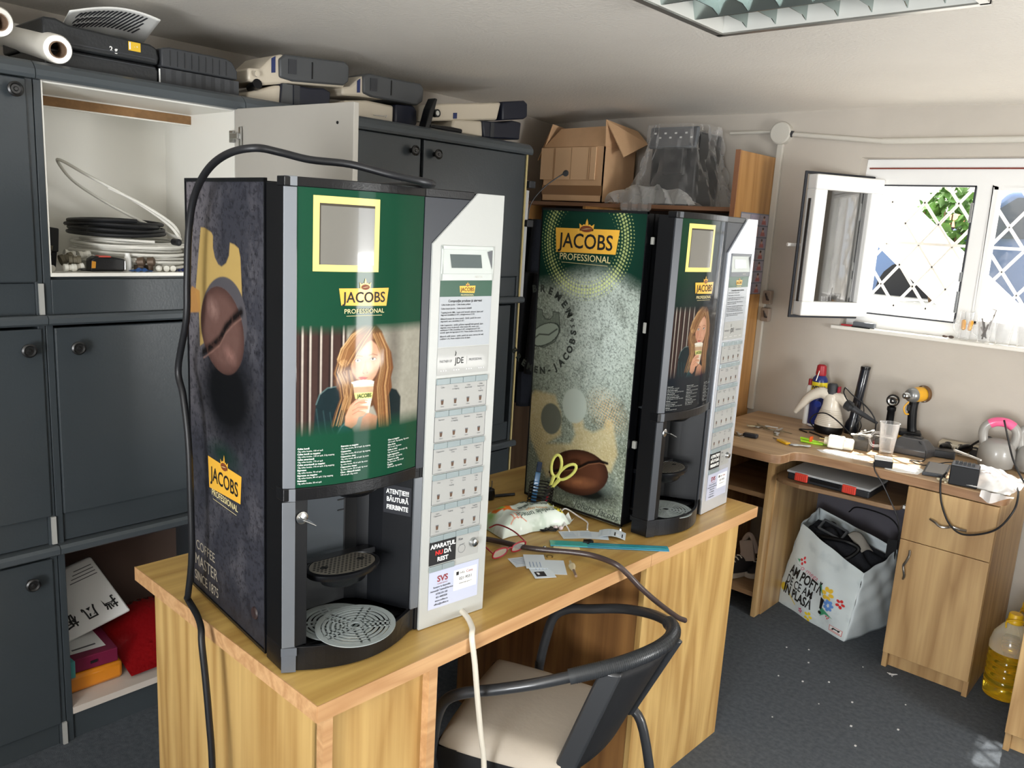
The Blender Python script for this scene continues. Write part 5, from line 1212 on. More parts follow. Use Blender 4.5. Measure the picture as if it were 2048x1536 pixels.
mb = MB(); mb.add([(bx1, by0, bz1), (bx1, by1, bz1), (bx1 + .01, by1 - .02, bz1 + .10), (bx1 - .02, by0 + .02, bz1 + .13)], [(0, 1, 2, 3)])
mb.add([(bx1 - .02, by0 + .02, bz1 + .128), (bx1 + .01, by1 - .02, bz1 + .10), (bx1 + .10, by1 - .05, bz1 + .03), (bx1 + .095, by0 + .03, bz1 - .05)], [(0, 1, 2, 3)]); mb.build('right_flap', CARD, cb, solid=.005)
mb = MB(); mb.add([(bx0, by0, bz1), (bx0, by1, bz1), (bx0 - .02, by1, bz1 + .11), (bx0 + .02, by0 + .03, bz1 + .12)], [(0, 1, 2, 3)])
mb.add([(bx0 + .02, by0 + .03, bz1 + .12), (bx0 - .02, by1, bz1 + .11), (bx0 - .10, by1 - .05, bz1 + .06), (bx0 - .075, by0 + .04, bz1 - .06)], [(0, 1, 2, 3)]); mb.build('left_flap', CARD, cb, solid=.005)
mb = MB(); mb.box(bx0 - .012, bx1 - .045, by0 - .010, by0 - .003, 1.828, bz1 - .002); mb.build('outer_sheet', mat('cardboard_light', srgb(226, 188, 148), .85), cb, bevel=.002)
for x in (bx0 + .075, bx0 + .082, bx0 + .19, bx0 + .30, bx0 + .31):
    mb = MB(); mb.box(x, x + .002, by0 - .0112, by0 - .0095, 1.83, bz1 - .004); mb.build('crease', TAPE, cb)
mb = MB(); mb.box(bx0, bx1 - .001, by0 - .0012, by0 + .0001, 1.752, 1.80); mb.build('tape_band', TAPE, cb)
# filmed coffee maker
cm = thing('coffee_maker', 'black bean-to-cup coffee maker with a control panel under the clear bag', 'coffee maker', (-1.055, 2.79, 1.716))
mb = MB(); mb.box(-1.185, -.930, 2.71, 2.93, 1.717, 2.060); mb.build('body', BLK, cm, bevel=.012, smooth=True)
mb = MB(); mb.obox((-1.058, 2.700, 2.030), (.126, 0, 0), (0, .006, .046), (0, .012, -.002)); fpn = mb.build('control_panel', mat('panel_grey', srgb(92, 92, 94), .35), cm, bevel=.008)
mb = MB(); mb.obox((-1.058, 2.6975, 2.030), (.131, 0, 0), (0, .0065, .050), (0, .009, -.001)); mb.build('panel_frame', SILV, cm, bevel=.010)
mb = MB()
for k in range(8): mb.obox((-1.155 + k * .028, 2.6885 - .002, 2.050 - (k % 2) * .020), (.006, 0, 0), (0, .0004, .004), (0, .0005, 0))
mb.build('buttons', WHITEP, fpn)
mb = MB(); mb.box(-1.10, -.985, 2.675, 2.71, 1.86, 1.985); mb.build('spout_block', BLKM, cm, bevel=.008)
mb = MB(); mb.box(-1.175, -.94, 2.665, 2.72, 1.717, 1.752); mb.box(-1.165, -.95, 2.668, 2.715, 1.752, 1.757); mb.build('drip_tray', SILV, cm, bevel=.003)
r_ = random.Random(11)
def bagp(a, b):
    th = 2 * PI * a; w = 1 - b
    crumple = .012 * math.sin(9 * th + 5 * b) + .010 * math.sin(17 * th - 7 * b) + .006 * math.sin(31 * th + 3 * b * 6)
    rx = .150 + .115 * w ** 1.8 + crumple; ry = .140 + .045 * w ** 2 + crumple * .6
    sx = math.copysign(abs(math.cos(th)) ** .7, math.cos(th)); sy = math.copysign(abs(math.sin(th)) ** .7, math.sin(th))
    return (-1.065 + rx * sx + .005, min(2.945, 2.80 + ry * sy), 1.718 + .372 * b - .0 * w)
mb = MB(); mb.grid(72, 26, bagp)
bg = thing('plastic_bag', 'crumpled clear plastic bag over the black coffee maker', 'plastic bag', (-1.06, 2.8, 1.717))
mb.build('bag_skin', FILM, bg, smooth=True)
mb = MB(); mb.grid(60, 10, lambda a, b: (-1.37 + a * .50 + .02 * math.sin(b * 9 + a * 20), 2.602 + .07 * b + .014 * math.sin(a * 34 + b * 6), 1.722 + .085 * math.sin(PI * min(1, b * 1.1)) * (math.sin(PI * min(1, a * 1.05)) ** .5) + .018 * math.sin(a * 27 + b * 11) * b))
mb.build('crumpled_skirt', glass('film_dense', (.97, .97, .96), .15, .22), bg, smooth=True)
mb = MB(); mb.grid(26, 8, lambda a, b: (-1.26 + a * .18, 2.600 - .004 * math.sin(a * 20) - .008, 1.722 - b * (.03 + .03 * math.sin(a * PI)) + .0 * a))
mb.build('hanging_edge', MATS['film_dense'], bg, smooth=True)

# things between the cabinets and the shelving unit
mb = MB()
def coat(a, b):
    x = -1.93 + a * .32; z = 1.62 - b * .98
    return (x + .0, 2.50 + .03 * math.sin(a * 14 + b * 2) + .02 * b * math.sin(a * 25), z)
mb.grid(30, 20, coat); single(mb, 'hanging_coat', mat('coat_navy', srgb(26, 30, 40), .9, bump=.3, bscale=80), 'dark navy coat hanging between the cabinets and the far machine', 'coat', smooth=True, solid=.03)
mb = MB(); mb.grid(30, 20, lambda a, b: (-1.78 + a * .24, 2.44 + .02 * math.sin(a * 15 + b * 2), 1.35 - b * .52)); single(mb, 'black_garment', mat('garment_black', srgb(14, 15, 19), .9, bump=.3, bscale=80), 'black ribbed garment hanging lower beside the dark coat', 'garment', smooth=True, solid=.03)
hk = thing('wall_bracket', 'slim white metal bracket with dark clamps at the end of the cabinets', 'bracket', (-1.325, 1.985, 1.2))
mb = MB(); mb.box(-1.335, -1.310, 1.957, 1.975, 1.25, 1.735); mb.build('rail', mat('bracket_white', srgb(186, 188, 190), .4), hk, bevel=.002)
for z in (1.58, 1.745):
    mb = MB(); mb.box(-1.340, -1.295, 1.957, 1.998, z, z + .030); mb.build('clamp', DGREY, hk, bevel=.003)
mb = MB(); mb.tube(smooth_path([(-1.32, 1.985, 1.60), (-1.31, 1.99, 1.68), (-1.28, 2.04, 1.755), (-1.24, 2.11, 1.815), (-1.23, 2.13, 1.826)], 6), .0028, n=8); lmp = mb.build('gooseneck', BLK, hk, smooth=True)
mb = MB(); mb.lathe([(0, -.004), (.012, -.002), (.013, .012), (.010, .020), (0, .020)], (-1.235, 2.125, 1.822), axis=(.3, -.5, -.2), n=16); mb.build('lamp_head', DGREY, lmp, smooth=True)

# ================================================================ NICHE CONTENTS
NZ = 1.3895
WT = mat('white_tubing', srgb(214, 212, 204), .35, coat=.3); BT = mat('black_tubing', srgb(18, 19, 22), .5)
def coil(name, m, label, cat, c, r0, r1, turns, z0, z1, tr, seed, sq=.9, tail=None):
    q = random.Random(seed); pts = []
    n = turns * 28
    for i in range(n + 1):
        t = i / n; a = 2 * PI * turns * t; r = r0 + (r1 - r0) * (.5 + .5 * math.sin(t * 23 + seed)) + .004 * math.sin(a * 3.3 + seed)
        pts.append((c[0] + r * math.cos(a), c[1] + r * sq * math.sin(a), z0 + (z1 - z0) * t + .003 * math.sin(a * 1.7 + t * 9)))
    if tail: pts += tail
    mb = MB(); mb.tube(pts, tr, n=7); return single(mb, name, m, label, cat, smooth=True)
coil('tubing_coil', WT, 'big flat coil of white plastic tubing on the niche floor', 'tubing', (-1.545, .370), .135, .175, 13, NZ + .006, NZ + .085, .0042, 2, sq=.98)
coil('tubing_coil', BT, 'coil of black rubber tubing lying on the white coil', 'tubing', (-1.55, .335), .085, .150, 7, NZ + .096, NZ + .140, .0060, 5, sq=.95)
mb = MB(); mb.tube(smooth_path([(-1.395, .455, 1.482), (-1.41, .42, 1.530), (-1.44, .33, 1.595), (-1.47, .22, 1.655), (-1.50, .165, 1.690), (-1.53, .160, 1.690), (-1.56, .21, 1.640), (-1.57, .30, 1.585), (-1.54, .40, 1.530), (-1.48, .46, 1.495), (-1.42, .462, 1.49), (-1.40, .43, 1.53), (-1.43, .35, 1.585), (-1.46, .27, 1.625)], 8), .0044, n=8)
single(mb, 'tubing_loop', WT, 'loose white tube loop leaning up out of the coils', 'tubing', smooth=True)
mb = MB(); mb.tube([(-1.37, .420, 1.477), (-1.345, .424, 1.476)], .0105, n=14); mb.tube([(-1.344, .424, 1.476), (-1.343, .424, 1.476)], .005, n=10)
single(mb, 'rubber_plug', BT, 'round black tube end poking out at the right of the coils', 'tube end', smooth=True)
mb = MB(); mb.prism_m([(.066, NZ + .05), (.106, NZ + .05), (.110, NZ + .115), (.060, NZ + .122)], -1.40, -1.45, fx); mb.prism_m([(.070, NZ), (.10, NZ), (.106, NZ + .052), (.066, NZ + .052)], -1.41, -1.44, fx)
single(mb, 'black_holder', BT, 'upright black plastic holder at the left end of the niche', 'holder', bevel=.003)
# tape measure
tm = thing('tape_measure', 'black tape measure with an orange side lying in the niche', 'tape measure', (-1.36, .215, NZ))
mb = MB(); mb.prism_m([(.168, NZ), (.262, NZ), (.264, NZ + .036), (.225, NZ + .042), (.185, NZ + .043), (.170, NZ + .034)], -1.345, -1.385, fx); mb.build('body', BLK, tm, bevel=.005, smooth=True)
mb = MB(); mb.prism_m([(.170, NZ + .010), (.180, NZ + .010), (.182, NZ + .028), (.172, NZ + .030)], -1.343, -1.346, fx); mb.build('side_inset', mat('inset_orange', srgb(190, 130, 40), .5), tm)
mb = MB(); mb.prism_m([(.190, NZ + .0405), (.225, NZ + .0405), (.220, NZ + .0445), (.195, NZ + .0445)], -1.343, -1.375, fx); mb.build('top_grip', mat('grip_red', srgb(190, 84, 70), .5), tm)
mb = MB(); mb.box(-1.355, -1.350, .262, .266, NZ + .004, NZ + .03); mb.build('hook', STEEL, tm)
FIT = mat('fitting_white', srgb(208, 206, 196), .45); FITD = mat('fitting_olive', srgb(92, 86, 70), .6)
def fitting(m, y, x, z, r, l, ax, lb, hole=True, cat='fitting', grp='pipe fittings in the niche'):
    mb = MB(); mb.lathe([(r * .45, 0), (r, 0), (r, l * .3), (r * .8, l * .35), (r * .8, l * .65), (r, l * .7), (r, l), (r * .45, l)], (x, y, z), axis=ax, n=16)
    return single(mb, 'pipe_fitting', m, lb, cat, grp, smooth=True)
q_ = [(FIT, .068, -1.345, .0095, .009, .030, (-1, 0, 0), 'white pipe fitting at the far left of the niche edge, dark hole showing'),
      (FIT, .100, -1.35, .011, .0105, .030, (0, 1, 0), 'stubby white pipe fitting beside the rusty one in the niche'), (FIT, .128, -1.36, .010, .0095, .026, (0, 1, .2), 'white pipe fitting just left of the tape measure'),
      (FIT, .148, -1.40, .012, .012, .030, (0, 0, 1), 'upright white pipe fitting behind the tape measure'), (FIT, .165, -1.42, .040, .012, .030, (0, 1, .1), 'white pipe fitting on top of the fitting heap'),
      (FIT, .130, -1.43, .046, .011, .028, (0, 1, -.2), 'topmost left white pipe fitting of the heap'), (FIT, .200, -1.42, .012, .011, .030, (0, .3, 1), 'upright white fitting hidden behind the tape measure top'),
      (FIT, .380, -1.335, .0092, .009, .022, (-1, 0, 0), 'white ring fitting, middle of the three at the right'), (FIT, .400, -1.335, .0092, .009, .022, (-1, 0, 0), 'white ring fitting, rightmost of the three'),
      (FITD, .074, -1.40, .030, .010, .040, (0, .2, 1), 'olive pipe stub standing before the black holder'), (FITD, .105, -1.39, .028, .015, .034, (0, 1, .3), 'large olive pipe fitting right of the black holder'),
      (FITD, .122, -1.375, .030, .013, .030, (.3, 1, 0), 'brown olive fitting leaning against the white heap')]
for a in q_: fitting(a[0], a[1], a[2], NZ + a[3], a[4], a[5], a[6], a[7])
mb = MB(); mb.sphere((-1.338, .358, NZ + .0095), .0092); single(mb, 'plastic_ball', FIT, 'small white plastic ball left of the ring fittings', 'ball', smooth=True)
for y, lb in ((.315, 'left small brown motor fitting behind the blue scrap'), (.345, 'right small brown motor fitting behind the blue scrap')):
    mb = MB(); mb.lathe([(.004, -.004), (.004, 0), (.013, .001), (.014, .018), (.008, .022), (.004, .022)], (-1.372, y - .006, NZ + .026), axis=(.5, .8, .1), n=14); mb.box(-1.39, -1.36, y - .008, y + .006, NZ, NZ + .016); single(mb, 'small_motor', mat('motor_brown', srgb(92, 76, 62), .5, metal=.3), lb, 'motor', 'small motors in the niche', smooth=True)
mb = MB(); mb.grid(14, 8, lambda a, b: (-1.335 - b * .03, .280 + a * .06, NZ + .001 + .009 * math.sin(PI * a) * math.sin(PI * b) + .002 * math.sin(a * 20))); single(mb, 'blue_scrap', mat('scrap_blue', srgb(48, 88, 150), .6), 'crumpled scrap of blue plastic at the niche edge', 'scrap', smooth=True)
mb = MB(); mb.grid(14, 6, lambda a, b: (-1.34 - b * .02, .412 + a * .045, NZ + .001 + .006 * math.sin(PI * a) * math.sin(PI * b) + .003 * math.sin(a * 25))); single(mb, 'navy_scrap', mat('scrap_navy', srgb(34, 46, 104), .6), 'navy plastic scrap beside the ring fittings', 'scrap', smooth=True)
mb = MB(); mb.lathe([(.010, 0), (.010, .036), (.007, .044), (.007, .052), (0, .052)], (-1.375, .283, NZ), n=16); single(mb, 'small_bottle', WHITEP, 'small upright white bottle right of the tape measure', 'bottle', smooth=True)
mb = MB(); mb.grid(16, 8, lambda a, b: (-1.35 - b * .05, .15 + a * .14, NZ + .0008 + .003 * math.sin(a * 17) * math.sin(b * 9) ** 2)); 
mb = MB(); mb.tube(smooth_path([(-1.36, .13, NZ + .003), (-1.35, .15, NZ + .008), (-1.352, .165, NZ + .003), (-1.37, .15, NZ + .003)], 5), .0015, n=6); single(mb, 'wire_bit', BT, 'bent bit of black wire before the fittings', 'wire', smooth=True)

# ================================================================ LOWER SHELF CONTENTS
LZ = .1065
mb = MB(); mb.grid(40, 40, lambda a, b: (-1.335 - b * .42, .235 + a * .33, LZ + .004 + (.10 * min(1, b * 1.5) + .03) * math.sin(PI * min(1, .12 + b * .8)) * (.75 + .25 * math.sin(a * PI)) + .005 * math.sin(a * 90) * math.sin(b * 90)))
single(mb, 'bubble_wrap', mat('red_bubble_wrap', srgb(150, 22, 26), .22, coat=.8, bump=.3, bscale=60), 'glossy red bubble wrap bundle on the open lower shelf', 'bubble wrap', smooth=True)
mb = MB(); mb.prism([(-1.372, .052), (-1.370, .225), (-1.60, .235), (-1.60, .052)], LZ + .0005, LZ + .058); single(mb, 'padded_envelope', mat('envelope_orange', srgb(216, 132, 24), .4, coat=.4), 'orange padded envelope at the bottom of the lower shelf', 'envelope', bevel=.012, smooth=True)
mg = thing('magenta_box', 'dark magenta cardboard box with a white label on the orange envelope', 'box', (-1.50, .15, .165))
mb = MB(); mb.prism([(-1.385, .060), (-1.375, .212), (-1.66, .236), (-1.66, .060)], LZ + .060, LZ + .105); mb.build('body', mat('box_magenta', srgb(112, 20, 56), .5), mg, bevel=.003)
mb = MB(); mb.add([(-1.42, .080, LZ + .1058), (-1.41, .190, LZ + .1058), (-1.60, .200, LZ + .1058), (-1.60, .085, LZ + .1058)], [(0, 1, 2, 3)]); lb_ = mb.build('address_label', PAPER, mg)
mb = MB(); mb.box(-1.445, -1.437, .10, .17, LZ + .1060, LZ + .1064); mb.box(-1.58, -1.56, .10, .115, LZ + .1060, LZ + .1064); mb.build('barcode', GREYINK, lb_)
mb = MB(); mb.box(-1.376, -1.374, .13, .150, LZ + .080, LZ + .088); mb.build('cut_out', INK, mg)
mb = MB(); mb.prism([(-1.362, .050), (-1.362, .082), (-1.56, .072), (-1.56, .050)], LZ + .0585, LZ + .112); single(mb, 'teal_box', mat('box_teal', srgb(86, 164, 164), .5), 'narrow teal carton at the left end of the magenta box', 'box', bevel=.002)
pc = thing('paper_parcel', 'white paper parcel with handwritten characters leaning in the lower shelf', 'parcel', (-1.55, .19, .22))
pp = lambda a, b, d: tuple(Vector((-1.50, .205, .236)) + Vector((0, .098, .022)) * a * 1.0 + Vector((-.09, -.085, .185)) * b + Vector((.03, 0, .012)) * d)
mb = MB(); mb.add([pp(a, b, d) for d in (-.5, .5) for b in (0, 1) for a in (-1.2, 1)], [(0, 2, 3, 1), (4, 5, 7, 6), (0, 1, 5, 4), (2, 6, 7, 3), (0, 4, 6, 2), (1, 3, 7, 5)]); mb.build('wrapper', PAPER, pc, bevel=.006, smooth=True)
T = TX(); f_p = lambda a, b: pp(a, b, .62)
for i, ch in enumerate('挡风板'):
    T.put(ch, .34, lambda x, y: pp(x, y * .62, .62), rot=PI, bold=.02, at=(.62 - i * .62, .44), sx=1.25)
T.build('characters', INK, pc, world=True)
T = TX()
for k in range(4): T.poly([(.0 + k * .1, .74 + k * .05), (.85, .74 + k * .05), (.85, .752 + k * .05), (.0 + k * .1, .752 + k * .05)], f_p)
T.build('printed_lines', GREYINK, pc, world=True)

# ================================================================ ON THE CENTRAL DESK
DZ = .7505
# wet wipes pack
wp = thing('wet_wipes_pack', 'plump white pack of wet wipes with an orange giraffe print', 'wipes', (-.34, .95, DZ), 0)
wc, wdv, wnv = Vector((-.335, .945, 0)), Vector((.30, .955, 0)).normalized(), Vector((.955, -.30, 0)).normalized()
wc = Vector((-.345, .935, 0)); wdv = Vector((.22, .975, 0)).normalized(); wnv = Vector((wdv.y, -wdv.x, 0))
def wpt(a, b, top=True):
    """a along the pack -1..1, b across -1..1"""
    sa = max(0, 1 - abs(a) ** 5); sb = max(0, 1 - abs(b) ** 4)
    h = .052 * (sa ** .6) * (sb ** .55) * (1 + .05 * math.sin(a * 9) + .04 * math.sin(b * 7 + a * 5))
    p = wc + wdv * (a * .120) + wnv * (b * .062 * (1 + .04 * math.sin(a * 11)))
    return (p.x, p.y, DZ + .002 + (h if top else -0.0))
A = Art(-1, 1, -1, 1, .012); A.fill((222, 232, 224)); n1 = A.noise(8, 4, 3)
A.mix((196, 210, 198), np.clip((n1 - .55) * 5, 0, 1)); A.mix((150, 186, 110), np.clip(1.2 - A.ell((-.85, -.35), .16, .6, .2), 0, 1)); A.mix((232, 214, 60), np.clip(.5 + (1 - A.ell((.78, .55), .14, .22)) * 8, 0, 1)); A.mix((226, 222, 80), np.clip(.5 + (1 - A.ell((.80, .05), .10, .28)) * 8, 0, 1))
A.poly([(-.78, -.55), (-.70, -.75), (-.60, -.60), (-.42, -.62), (-.30, -.45), (-.36, -.10), (-.22, .22), (-.30, .20), (-.50, -.05), (-.62, -.02), (-.60, -.15), (-.78, -.2)], (230, 120, 44), .04)
A.poly([(-.68, -.55), (-.5, -.62), (-.5, -.2), (-.62, -.25)], (150, 196, 90), .05)
for k in range(3): A.line([(-.60 + k * .09, .45), (-.58 + k * .09, .75)], (216, 140, 116), .015, .02)
A.line([(-.70, .85), (-.58, .72), (-.40, .72), (-.28, .85)], (216, 140, 116), .015, .02)
o = A.mesh('film_wrap', vcol('wipes_print', .4, .15), wp, lambda a, b: tuple(Vector(wpt(a, b)) - Vector(wp.location)))
fw_ = lambda a, b: tuple(Vector(wpt(a, b)) + Vector((0, 0, .0012)))
def fold(c, sx, sy):  # text reading upside-down from the camera
    return lambda x, y: fw_(c[0] - x * sx, c[1] - y * sy)
T = TX(); T.put('Servețele', .26, fold((.30, -.05), 1, -1.9), bold=.0, at=(0, 0)); T.put('umede', .26, fold((.38, -.50), 1, -1.9)); T.put('Servețele umede', .20, fold((.15, .62), .95, -1.9)); T.build('brand_lettering', mat('deep_green_ink', srgb(30, 62, 56), .5), wp, world=True)
T = TX(); T.put('pentru copii', .13, fold((.20, .38), 1, -1.9)); T.build('orange_lettering', mat('orange_ink', srgb(232, 160, 70), .5), wp, world=True)
mb = MB(); mb.grid(10, 14, lambda a, b: tuple(wc + wdv * (.116 + a * .022) + wnv * ((b * 2 - 1) * .062) + Vector((0, 0, DZ + .004 + .020 * math.sin(b * 11) ** 2 * a)))); mb.build('end_seal', mat('seal_white', srgb(226, 232, 230), .3, coat=.4), wp, smooth=True)
mb = MB(); mb.prism([tuple((wc + wdv * a * .112 + wnv * b * .055)[:2]) for a, b in ((-1, -1), (1, -1), (1, 1), (-1, 1))], DZ, DZ + .010); mb.build('underside', MATS['seal_white'], wp)
# coil pen holder with scissors and cutter
cp = thing('spring_pen_holder', 'black wire spring pen holder before the bean-printed panel', 'pen holder', (-.385, 1.072, DZ))
mb = MB(); hx_, hy_ = -.392, 1.050
mb.tube([(hx_ + .036 * math.cos(a) + .010 * (z / .1), hy_ + .036 * math.sin(a), DZ + .004 + z) for a, z in [(2 * PI * t * 9 / 200, .088 * t / 200) for t in range(201)]], .0019, n=7)
mb.build('spring', mat('wire_black', srgb(26, 24, 26), .35, metal=.5), cp, smooth=True)
mb = MB(); mb.lathe([(0, 0), (.034, 0), (.034, .003), (0, .003)], (hx_, hy_, DZ), n=24); mb.build('base', BLK, cp)
YG = mat('scissor_yellow_green', srgb(206, 208, 112), .4)
sx = thing('scissors', 'scissors with pale yellow-green handles standing in the spring holder', 'scissors', (-.385, 1.075, DZ))
ax_ = Vector((.42, .10, .88)).normalized(); sd_ = Vector((.78, .45, -.42)); sd_ = (sd_ - ax_ * sd_.dot(ax_)).normalized(); s0 = Vector((hx_ - .002, hy_ + .004, DZ + .008))
for s in (-1, 1):
    c = s0 + ax_ * .152 + sd_ * (.018 * s)
    mb = MB(); mb.tube([c + ax_ * (.033 * math.cos(a)) + sd_ * (.0155 * math.sin(a) + s * .009 * math.cos(a)) for a in [2 * PI * k / 20 for k in range(20)]], .0045, n=8, closed=True)
    mb.build('handle_loop', YG, sx, smooth=True)
    mb = MB(); mb.tube([s0 + ax_ * .122 + sd_ * (.010 * s), s0 + ax_ * .085 + sd_ * (.003 * s)], [.0065, .005], n=8); mb.build('shank', YG, sx, smooth=True)
    mb = MB(); mb.obox(s0 + ax_ * .045, ax_ * .045, sd_ * .005, sd_.cross(ax_) * .001); mb.build('blade', STEEL, sx)
ct = thing('utility_cutter', 'blue snap-off cutter standing in the spring holder left of the scissors', 'cutter', (-.40, 1.06, DZ))
a2 = Vector((.0, .16, .98)).normalized(); b2 = Vector((.7, .5, 0)); b2 = (b2 - a2 * b2.dot(a2)).normalized(); c0 = Vector((hx_ - .012, hy_ - .014, DZ + .008))
mb = MB(); mb.obox(c0 + a2 * .062, a2 * .050, b2 * .008, a2.cross(b2) * .004); mb.build('handle', mat('cutter_blue', srgb(62, 112, 156), .35, coat=.3), ct, bevel=.002)
mb = MB(); mb.obox(c0 + a2 * .128, a2 * .015, b2 * .0075, a2.cross(b2) * .0035); mb.build('slider', mat('cutter_dark_blue', srgb(30, 52, 84), .4), ct, bevel=.002)
mb = MB(); mb.tube([(hx_ + .012, hy_ + .012, DZ + .006), (hx_ + .028, hy_ + .014, DZ + .085)], .004, n=8); single(mb, 'red_pen', mat('pen_red', srgb(130, 26, 40), .4), 'dark red pen inside the spring holder', 'pen', smooth=True)
# plug and cord behind
pg = thing('power_plug', 'black mains plug with two upright pins behind the near machine', 'plug', (-.565, 1.015, DZ))
mb = MB(); mb.lathe([(.019, 0), (.021, .010), (.019, .030), (.012, .034), (0, .034)], (-.565, 1.015, DZ), n=20); mb.build('body', BLK, pg, smooth=True)
for s in (-1, 1): mb = MB(); mb.tube([(-.565 + s * .004, 1.015 + s * .009, DZ + .034), (-.565 + s * .004, 1.015 + s * .009, DZ + .056)], .0024, n=8); mb.build('pin', STEEL, pg)
mb = MB(); mb.tube(smooth_path([(-.60, .93, DZ + .012), (-.575, .99, DZ + .006), (-.552, 1.055, DZ + .005), (-.532, 1.10, DZ + .005)], 5), .005, n=8); single(mb, 'flat_cord', CORD, 'black cord on the desk reaching the bean-printed panel', 'cord', smooth=True)
# brown hose
mb = MB(); mb.tube(smooth_path([(-.43, .66, .762), (-.38, .71, .762), (-.330, .747, .762), (-.283, .768, .762), (-.215, .790, .762), (-.157, .822, .764), (-.105, .850, .768), (-.052, .874, .768), (.008, .878, .766), (.035, .893, .746), (.060, .920, .710), (.082, .970, .662), (.100, 1.050, .600), (.108, 1.085, .580)], 7), .0072, n=12)
hs = single(mb, 'rubber_hose', mat('hose_brown', srgb(62, 50, 48), .4, coat=.2), 'long dark brown rubber hose crossing the desk and drooping over its edge', 'hose', smooth=True)
# red glasses
RG = mat('frame_red', srgb(150, 20, 38), .3, coat=.6)
gs = thing('eyeglasses', 'red framed eyeglasses lying open on the desk', 'eyeglasses', (-.225, .74, DZ))
gc, gu = Vector((-.222, .735, DZ + .018)), Vector((.03, .99, 0)).normalized(); gv = Vector((.25, -.02, 1)).normalized(); gp = Vector((-.97, .1, .1)).normalized()
for s in (-1, 1):
    c = gc + gu * (.034 * s)
    mb = MB(); mb.tube([c + gu * (.026 * math.cos(a)) + gv * (.0135 * math.copysign(abs(math.sin(a)) ** .75, math.sin(a))) for a in [2 * PI * k / 26 for k in range(26)]], .0022, n=7, closed=True); fr_ = mb.build('lens_rim', RG, gs, smooth=True)
    mb = MB(); mb.add([c + gu * (.025 * math.cos(a)) + gv * (.0125 * math.sin(a)) for a in [2 * PI * k / 20 for k in range(20)]], [tuple(range(20))]); mb.build('lens', GLASS, fr_)
    mb = MB(); mb.tube(smooth_path([gc + gu * (.061 * s) + gv * .006, gc + gu * (.062 * s) + gp * .05 + Vector((0, 0, .014)), gc + gu * (.056 * s) + gp * .105 + Vector((0, 0, .010)), gc + gu * (.050 * s) + gp * .135 + Vector((0, 0, -.010))], 6), .0021, n=7); mb.build('temple', RG, gs, smooth=True)
mb = MB(); mb.tube([gc - gu * .008 + gv * .004, gc + gv * .007, gc + gu * .008 + gv * .004], .0022, n=7); mb.build('bridge', RG, gs, smooth=True)
# cards
CW = mat('card_white', srgb(214, 224, 232), .4, coat=.2); PH = mat('card_photo_dark', srgb(48, 46, 50), .5); CB = mat('card_blue_ink', srgb(110, 140, 180), .5)
def card(c, ang, lb, z=0, tilt=0, photo=True, lines=True, L=.085, Wd=.054, grp='small white cards on the desk', curl=0):
    t = thing('business_card', lb, 'card', (c[0], c[1], DZ + z), ang, grp)
    mb = MB(); mb.grid(6, 1, lambda a, b: ((a - .5) * L, (b - .5) * Wd, .0006 + curl * (1 - (2 * a - 1) ** 2))); mb.build('sheet', CW, t, world=False, solid=.0006)
    f = lambda x, y: (x, y, .0012 + curl * (1 - (2 * x / L) ** 2))
    if photo:
        T = TX(); T.poly([(L * .08, -Wd * .38), (L * .40, -Wd * .38), (L * .40, Wd * .1), (L * .08, Wd * .1)], f); T.build('dark_photo', PH, t)
        T = TX(); T.poly([(L * .14, -Wd * .3), (L * .30, -Wd * .26), (L * .26, -Wd * .16), (L * .16, -Wd * .18)], lambda x, y: (x, y, f(x, y)[2] + .0003)); T.build('photo_cup', PAPER, t)
    if lines:
        T = TX()
        for k in range(4): T.poly([(-L * .42, Wd * (.30 - k * .16)), (-L * .05, Wd * (.30 - k * .16)), (-L * .05, Wd * (.27 - k * .16)), (-L * .42, Wd * (.27 - k * .16))], f)
        T.build('printed_lines', CB, t)
    return t
card((-.172, .745), 1.15, 'white card with a dark photo half under the red glasses', 0, L=.080)
card((-.108, .728), 5.70, 'lower white card of the fan, dark cup photo at its corner', .0012)
card((-.100, .772), 2.35, 'plain white card peeking out at the right of the fan', .0002, photo=False, lines=False)
card((-.152, .757), 2.40, 'printed pale blue card lying on top of the fan', .0024, photo=False)
card((-.200, .990), .95, 'white card with a dark photo beside the white earphones', .0, L=.090)
card((-.165, 1.020), .7, 'pale printed card between the two photo cards', .0012, photo=False)
card((-.130, 1.062), .55, 'curled card with a dark strip nearest the far machine foot', .0014, curl=.008, L=.075)
# teal ruler stack
tl = thing('plastic_strip', 'translucent teal plastic strip lying across the desk edge', 'strip', (-.08, .99, DZ))
ta, tb = Vector((-.205, .880, 0)), Vector((.028, 1.100, 0)); td = (tb - ta).normalized(); tn = Vector((td.y, -td.x, 0))
TEAL = mat('teal_clear', srgb(52, 140, 150), .15, coat=.8); TEAL2 = mat('teal_blue', srgb(60, 130, 158), .15, coat=.8)
mb = MB(); mb.obox((ta + tb) / 2 + Vector((0, 0, DZ + .002)), (tb - ta) / 2, tn * .016, (0, 0, .0016)); mb.build('strip', TEAL2, tl, bevel=.0005)
mb = MB(); mb.obox(ta + td * .05 + Vector((0, 0, DZ + .0045)), td * .05, tn * .016, (0, 0, .0008)); mb.build('overlay', mat('teal_bright', srgb(60, 176, 170), .2, coat=.6), tl)
for k in (-1, 0, 1): mb = MB(); mb.obox((ta + tb) / 2 + tn * (.0075 * k) + Vector((0, 0, DZ + .0042)), (tb - ta) / 2, tn * .0016, (0, 0, .0010)); mb.build('ridge', TEAL, tl)
mb = MB(); mb.obox((-.158, .893, DZ + .001), tuple(td * .035), tuple(tn * .006), (0, 0, .0008)); single(mb, 'cream_slip', mat('slip_cream', srgb(222, 206, 160), .5), 'cream paper slip under the brown hose', 'paper slip')
